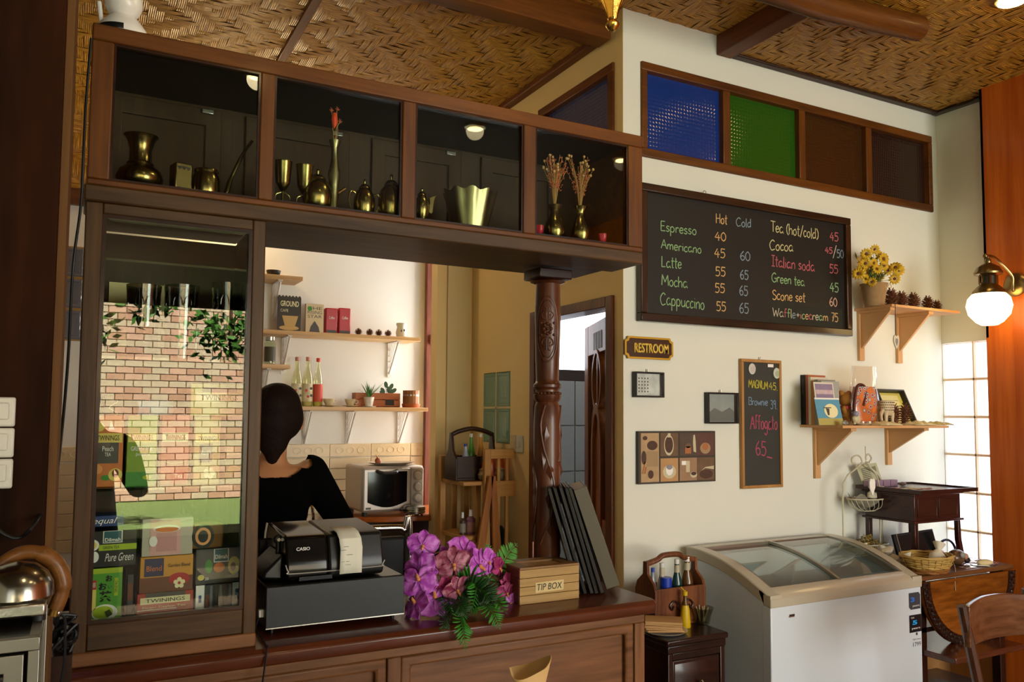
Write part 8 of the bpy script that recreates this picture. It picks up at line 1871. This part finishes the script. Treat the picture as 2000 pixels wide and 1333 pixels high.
# ------------------------------------------------------------------ left foreground
def left_front():
    Yp = 1.45; x1 = PY(140, 300, Yp).x
    struct('post_left', B().box(-.6, x1-.015, Yp, Yp+.25, 0, 3.14), wood('dark_post_wood', '#160a03', '#34190a', 'Z', .8, 4, 0, 6, spec=.08), bev=.004)
    struct('trim_7', B().box(x1-.0145, x1-.003, Yp+.01, Yp+.25, 0, 3.14), wood('tan_edge', '#4a2e10', '#6b461c', 'Z', .7, coat=0))
    Ys = Yp-.001; s0 = PY(0, 775, Ys); s1 = PY(24, 955, Ys); h = (s0.z-s1.z)/3
    for k in range(3):
        t = thing('switch_plate', ('upper', 'middle', 'lower')[k]+' white light switch on the dark post', 'switch', (s1.x, Ys, s1.z+(2-k)*h), 0, 'light switches on the post'); B().box(-.12, 0, -.010, 0, .001, h-.001).go('plate', mat('switch_white', '#c9c5b8', .3), t, .003)
        B().box(-.10, -.008, -.014, -.010, h*.25, h*.8).go('rocker', MC['switch_white'], t, .002)
    t = thing('hanging_cable', 'thin black cable trailing from the camera down past the post', 'cable', (0, 0, 0)); Yc = 1.80
    pts = [PY(178, 75, 1.86), PY(168, 200, 1.86), PY(163, 300, 1.85), PY(158, 400, 1.85), PY(146, 490, 1.84), PY(140, 560, 1.84), PY(133, 700, 1.8), PY(120, 850, 1.7), PY(105, 950, 1.6), PY(70, 1020, 1.42), PY(40, 1050, 1.42), PY(10, 1045, 1.42), PY(-20, 1020, 1.42)]
    B().tube(smooth_line(pts, 6), .0028, 8).go('cable', BLACK, t)
    # steel display case with domed press on top
    Yd = 1.12; a = PY(78, 1240, Yd); b = PY(160, 1192, 1.38)
    zt = PY(60, 1245, Yd).z; xr = PY(79, 1240, Yd).x; yb = 1.42
    t = thing('steel_display_case', 'small steel-framed glass display case at lower left', 'case', (xr, Yd, 0)); fr = mat('case_steel', '#8f8b80', .35, .8); w = .34; d = .30; h0 = zt-.42
    def bar(x0_, x1_, y0_, y1_, z0_, z1_): B().box(x0_, x1_, y0_, y1_, z0_, z1_).go('frame_bar', fr, t, .001)
    bar(-w, 0, 0, .012, zt-.016, zt-.001); bar(-.012, 0, .012, d, zt-.016, zt-.001); bar(-.012, 0, 0, .012, h0, zt-.016); bar(-.012, 0, d-.012, d, h0, zt-.016); bar(-w, -w+.012, 0, .012, h0, zt-.016); bar(-w, 0, 0, .012, h0, h0+.014); bar(-w, -w+.012, .012, d, zt-.016, zt-.001)
    B().box(-w+.012, -.012, .012, d, zt-.014, zt-.003).go('top_plate', mat('black_top_plate', '#1a1612', .25), t)
    B().ring([(-w+.014, h0+.02), (-.016, h0+.02), (-.016, zt-.02), (-w+.014, zt-.02)], [(-w+.034, h0+.04), (-.036, h0+.04), (-.036, zt-.04), (-w+.034, zt-.04)], .002, .010, 'xz').go('door_frame', fr, t, .001)
    B().box(-w+.034, -.036, .005, .007, h0+.04, zt-.04).go('front_pane', clear('dark_pane', '#8f8f88', 1.5, .08), t); B().box(-.008, -.005, .012, d-.012, h0, zt-.016).go('side_pane', MC['dark_pane'], t); B().box(-w, 0, d-.004, d, h0, zt-.016).go('back_plate', W_EBONY, t)
    B().box(-w+.02, -.014, .02, d-.02, zt-.09, zt-.084).go('wire_shelf', fr, t)
    s = thing('case_plinth', 'dark cupboard carrying the steel display case', 'cupboard', (xr, Yd, 0)); B().box(-w-.02, .02, -.02, d, 0, h0-.001).go('body', W_EBONYZ, s)
    # domed press
    c = PY(30, 1190, Yd+.12); p_ = thing('domed_press', 'polished steel domed warmer with bent wooden handle on the case', 'warmer', (PY(25, 1200, Yd+.12).x, Yd+.13, zt+.0005))
    SS = mat('polished_steel', '#9a968a', .2, 1, bump=.02, bscale=30)
    B().box(-.12, .038, -.055, .055, .006, .022).go('base_plate', STEEL, p_, .003); B().lathe([(.040, .022), (.0425, .026), (.041, .042), (.034, .056), (.021, .066), (.001, .070)], (.004, -.01, 0), 40).go('dome', SS, p_)
    for (x, y) in ((-.11, -.045), (.03, -.045), (.03, .045), (-.11, .045)): B().cyl((x, y, 0), (x, y, .007), .008).go('foot', BLACK, p_)
    Lp = lambda px, py: (lambda q: Vector((q.x-p_.location.x, 0.02, q.z-p_.location.z)))(PY(px, py, p_.location.y+.02))
    pts = [Lp(-30, 1160), Lp(-12, 1120), Lp(10, 1098), Lp(45, 1080), Lp(80, 1082), Lp(108, 1102), Lp(122, 1135), Lp(118, 1165), Lp(108, 1190)]
    B().tube(smooth_line(pts, 5), [.0095]*20+[.0115]*13+[.010]*8, 12).go('handle', wood('bent_wood', '#4f2c0e', '#85531f', 'X', .5, 12, .2), p_)
    B().cyl(Lp(108, 1190), Lp(104, 1203), .007).go('ferrule', mat('brass_ferrule', '#7a5a24', .3, .8), p_); B().ball(Lp(112, 1197), .0055, seg=12, rings=8).go('chrome_bead', STEEL, p_)
    B().tube(smooth_line([Lp(112, 1200), Lp(126, 1208), Lp(127, 1240), Lp(126, 1290), Lp(120, 1333)], 5), .0018, 6).go('cord', BLACK, p_)
    q = PY(133, 1075, 1.75); r_ = thing('cable_tangle', 'tangle of dark cables between post and showcase', 'cables', (q.x, 1.75, 1.10)); b = B(); rn = random.Random(5)
    for k in range(9): b.tube(smooth_line([(rn.uniform(-.02, .02), rn.uniform(-.02, .02), rn.uniform(-.05, .02)) for _ in range(5)], 5), .003, 6)
    b.tube(smooth_line([(-.018, 0, -.03), (-.012, 0, .03), (-.020, 0, .09)], 5), .0035, 6); b.go('cables', BLACK, r_)
    r_2 = thing('cable_shelf', 'narrow dark ledge under the cable tangle', 'ledge', (q.x, 1.75, 0)); B().box(-.08, .014, -.04, .06, 0, 1.055).go('ledge', W_EBONYZ, r_2)
left_front()
pb_ = PY(107, 862, 1.74); t = thing('indicator_light', 'small blue indicator light glowing beside the dark post', 'light', pb_); B().ball((0, 0, 0), .004, sz=2, seg=10, rings=8).go('led', glow('blue_led', '#2030ff', 12), t); point('led_light', (pb_.x, pb_.y-.02, pb_.z), .12, (.15, .2, 1), .01)
# folded paper cone close to the camera
Yn = 1.15; c0 = PY(1035, 1330, Yn); t = thing('paper_cone', 'folded tan paper cone standing before the counter', 'paper cone', (c0.x, Yn, .9)); KP = mat('tan_card', '#c9a56c', .7, var=.08, vscale=20)
L = lambda px, py, dy=0: (lambda q: Vector((q.x-t.location.x, dy, q.z-t.location.z)))(PY(px, py, Yn+dy))
rim = [L(994, 1305, -.01), L(1005, 1302, .02), L(1025, 1298, .035), L(1048, 1290, .03), L(1076, 1281, .015), L(1068, 1303, -.015), L(1048, 1316, -.03), L(1022, 1328, -.035), L(1003, 1326, -.025)]
rim = smooth_line(rim+[rim[0]], 3); tip = L(1045, 1420, 0)
B().sheet([rim, [tip+(p-tip)*.4 for p in rim], [tip+(p-tip)*.02 for p in rim]]).go('paper', KP, t, solid=.0012)
s = thing('cone_holder', 'dark table edge under the paper cone', 'table', (c0.x, Yn, 0)); B().box(-.3, .3, -.1, .1, tip.z+.9-.03, tip.z+.899).go('tabletop', W_EBONY, s, .003)
for x in (-.27, .27): B().box(x-.015, x+.015, -.05, .05, 0, tip.z+.87).go('leg', W_EBONYZ, s)
# gilded pendant lamp at the top edge
Yl = 1.55; pb = PY(1196, 62, Yl); t = thing('pendant_lamp', 'gilded glass pendant lamp tip hanging at the top edge', 'lamp', (pb.x, Yl, pb.z)); GG = mat('gilded_glass', '#c9a04c', .2, .7, emis=.5, ecol='#d08a20', bump=1, bscale=120)
B().lathe([(.001, 0), (.008, .002), (.011, .006), (.016, .012), (.017, .018), (.013, .024), (.010, .028), (.012, .032)], (0, 0, 0), 24).go('finial', BRASS_B, t)
b = B(); rows = []
for i in range(9):
    f = i/8; r_ = .010+.075*f**1.5; rows.append([((r_*(1+.06*math.cos(6*a)))*math.cos(a), (r_*(1+.06*math.cos(6*a)))*math.sin(a), .030+.14*f) for a in [2*PI*k/36 for k in range(37)]])
B().sheet(rows).go('shade', GG, t); B().cyl((0, 0, .03), (0, 0, 3.05-pb.z), .004).go('rod', BRASS_B, t)
for k in range(6): a = 2*PI*k/6; B().tube([((.012+.078*f**1.5)*math.cos(a), (.012+.078*f**1.5)*math.sin(a), .030+.14*f) for f in [q/8 for q in range(9)]], .0015, 5).go('gilt_rib', BRASS_B, t)
point('pendant_glow', (pb.x, Yl, pb.z+.24), 7, (1, .75, .4), .06)
# ceiling downlights
def downlight(px, py, Z, label, e, size=.06):
    p = PZ(px, py, Z); t = thing('ceiling_spotlight', label, 'light', (p.x, p.y, Z), 0, 'ceiling spotlights')
    B().lathe([(size*.85, -.012), (size, -.010), (size*1.02, 0)], (0, 0, 0), 28).go('trim_ring', mat('spot_ring', '#d0c090', .3, .6), t); B().lathe([(.001, -.008), (size*.85, -.016)], (0, 0, 0), 28).go('lens', glow('warm_lens', '#ffd88a', 45), t)
    spot('spotlight_beam', (p.x, p.y, Z-.03), (0, 0, -1), e, (1, .78, .45), R(150), .8, .05)
downlight(1977, -4, CZ-.012, 'recessed warm ceiling spotlight at the top right edge', 5)
for (x, y, z, e, lb) in ((.706, -.139, 3.14, 16, 'warm ceiling spotlight above and behind the viewer'), (1.936, -.271, 3.14, 16, 'second warm ceiling spotlight behind the viewer'), (3.004, -.332, 3.14, 12, 'third warm ceiling spotlight behind the viewer')):
    t = thing('ceiling_spotlight', lb, 'light', (x, y, z-.001), 0, 'ceiling spotlights'); B().lathe([(.05, -.012), (.06, -.010), (.061, 0)], (0, 0, 0), 28).go('trim_ring', mat('spot_ring', '#d0c090', .3, .6), t); B().lathe([(.001, -.008), (.042, -.016)], (0, 0, 0), 28).go('lens', glow('warm_lens', '#ffd88a', 45), t)
    spot('spotlight_beam', (x, y, z-.03), (0, 0, -1), e, (1, .78, .45), R(150), .8, .05)
for px, lb in (((450, 80), 'left bare warm bulb hanging over the kitchen behind the cabinet'), ((742, 185), 'right bare warm bulb hanging over the kitchen behind the cabinet')):
    d = ray(*px); P = EYE+d*(1.64/d.z); q = P+Vector((d.x, d.y, -d.z))*.9
    t = thing('pendant_bulb', lb, 'lamp', q, 0, 'kitchen bulbs'); B().ball((0, 0, 0), .035, sz=1.2, seg=18, rings=12).go('bulb', glow('bulb_glow', '#ffc878', 14), t); B().cyl((0, 0, .035), (0, 0, .075), .014).go('socket', BLACK, t); B().cyl((0, 0, .07), (0, 0, 3.13-q.z), .002, seg=6).go('flex', BLACK, t)
    point('bulb_light', (q.x, q.y, q.z-.06), 10, (1, .78, .42), .04)
# the photographer, seen only as a dark reflection in the showcase
t = thing('person', 'person in dark clothes holding a camera, seen as dark reflection', 'person', (.02, -.22, 0)); dkc = mat('dark_clothes', '#0d0c0e', .9)
skin('body', [(0, 0, .92, (.14, .10)), (0, 0, 1.15, (.14, .10)), (0, 0, 1.34, (.16, .09)), (0, 0, 1.46, (.055, .055)), (0, .02, 1.56, (.075, .085)), (0, .02, 1.63, (.06, .07)), (.18, 0, 1.36, .05), (.24, .03, 1.12, .042), (.10, .14, 1.36, .034), (-.18, 0, 1.36, .05), (-.24, .03, 1.12, .042), (-.10, .14, 1.36, .034), (.09, 0, .8, .09), (.09, 0, .45, .06), (.1, 0, .05, .05), (-.09, 0, .8, .09), (-.09, 0, .45, .06), (-.1, 0, .05, .05)],
     [(0, 1), (1, 2), (2, 3), (3, 4), (4, 5), (2, 6), (6, 7), (7, 8), (2, 9), (9, 10), (10, 11), (0, 12), (12, 13), (13, 14), (0, 15), (15, 16), (16, 17)], dkc, t)
for s in (-1, 1):
    for k in range(4): skin('finger', [(s*.10, .14, 1.36+.014*(k-1.5), .010), (s*.075, .17, 1.37+.014*(k-1.5), .009), (s*.05, .168, 1.375+.014*(k-1.5), .008)], [(0, 1), (1, 2)], MC['skin'], t, sub=1)
    skin('thumb', [(s*.10, .14, 1.35, .011), (s*.075, .125, 1.375, .010), (s*.055, .13, 1.39, .009)], [(0, 1), (1, 2)], MC['skin'], t, sub=1)
# garden greenery seen in the glass
rn = random.Random(21)
for k, (x, y, z, r, lb) in enumerate(((-.1, -5.4, 2.35, .42, 'hanging leafy creeper left in the mirrored garden'), (1.45, -5.6, 2.4, .42, 'hanging leafy creeper right in the mirrored garden'), (.62, -5.2, 2.75, .38, 'sparse leafy creeper hanging at the middle of the mirrored eaves'))):
    t = thing('garden_shrub', lb, 'plant', (x, y, z-.02), 0, 'mirrored garden plants'); b = B()
    for q in range(260):
        v = Vector((rn.gauss(0, .5), rn.gauss(0, .35), rn.gauss(0, .38)))*r; d = Vector((rn.uniform(-1, 1), rn.uniform(-1, 1), rn.uniform(-1, .3))).normalized()*.07; w_ = d.cross(Vector((rn.uniform(-1, 1), rn.uniform(-1, 1), rn.uniform(-1, 1)))).normalized()*.028
        b.mesh([v-d, v-w_, v+d, v+w_], [(0, 1, 2, 3)])
    b.go('leaves', mat('garden_leaf', '#3f6a24', .5, var=.4, vscale=6), t, kind='stuff'); B().tube([(0, 0, .2), (0.02, 0, -.2), (0, 0, .9)], .02, 8).go('trunk', mat('trunk_bark', '#4a3826', .9), t)
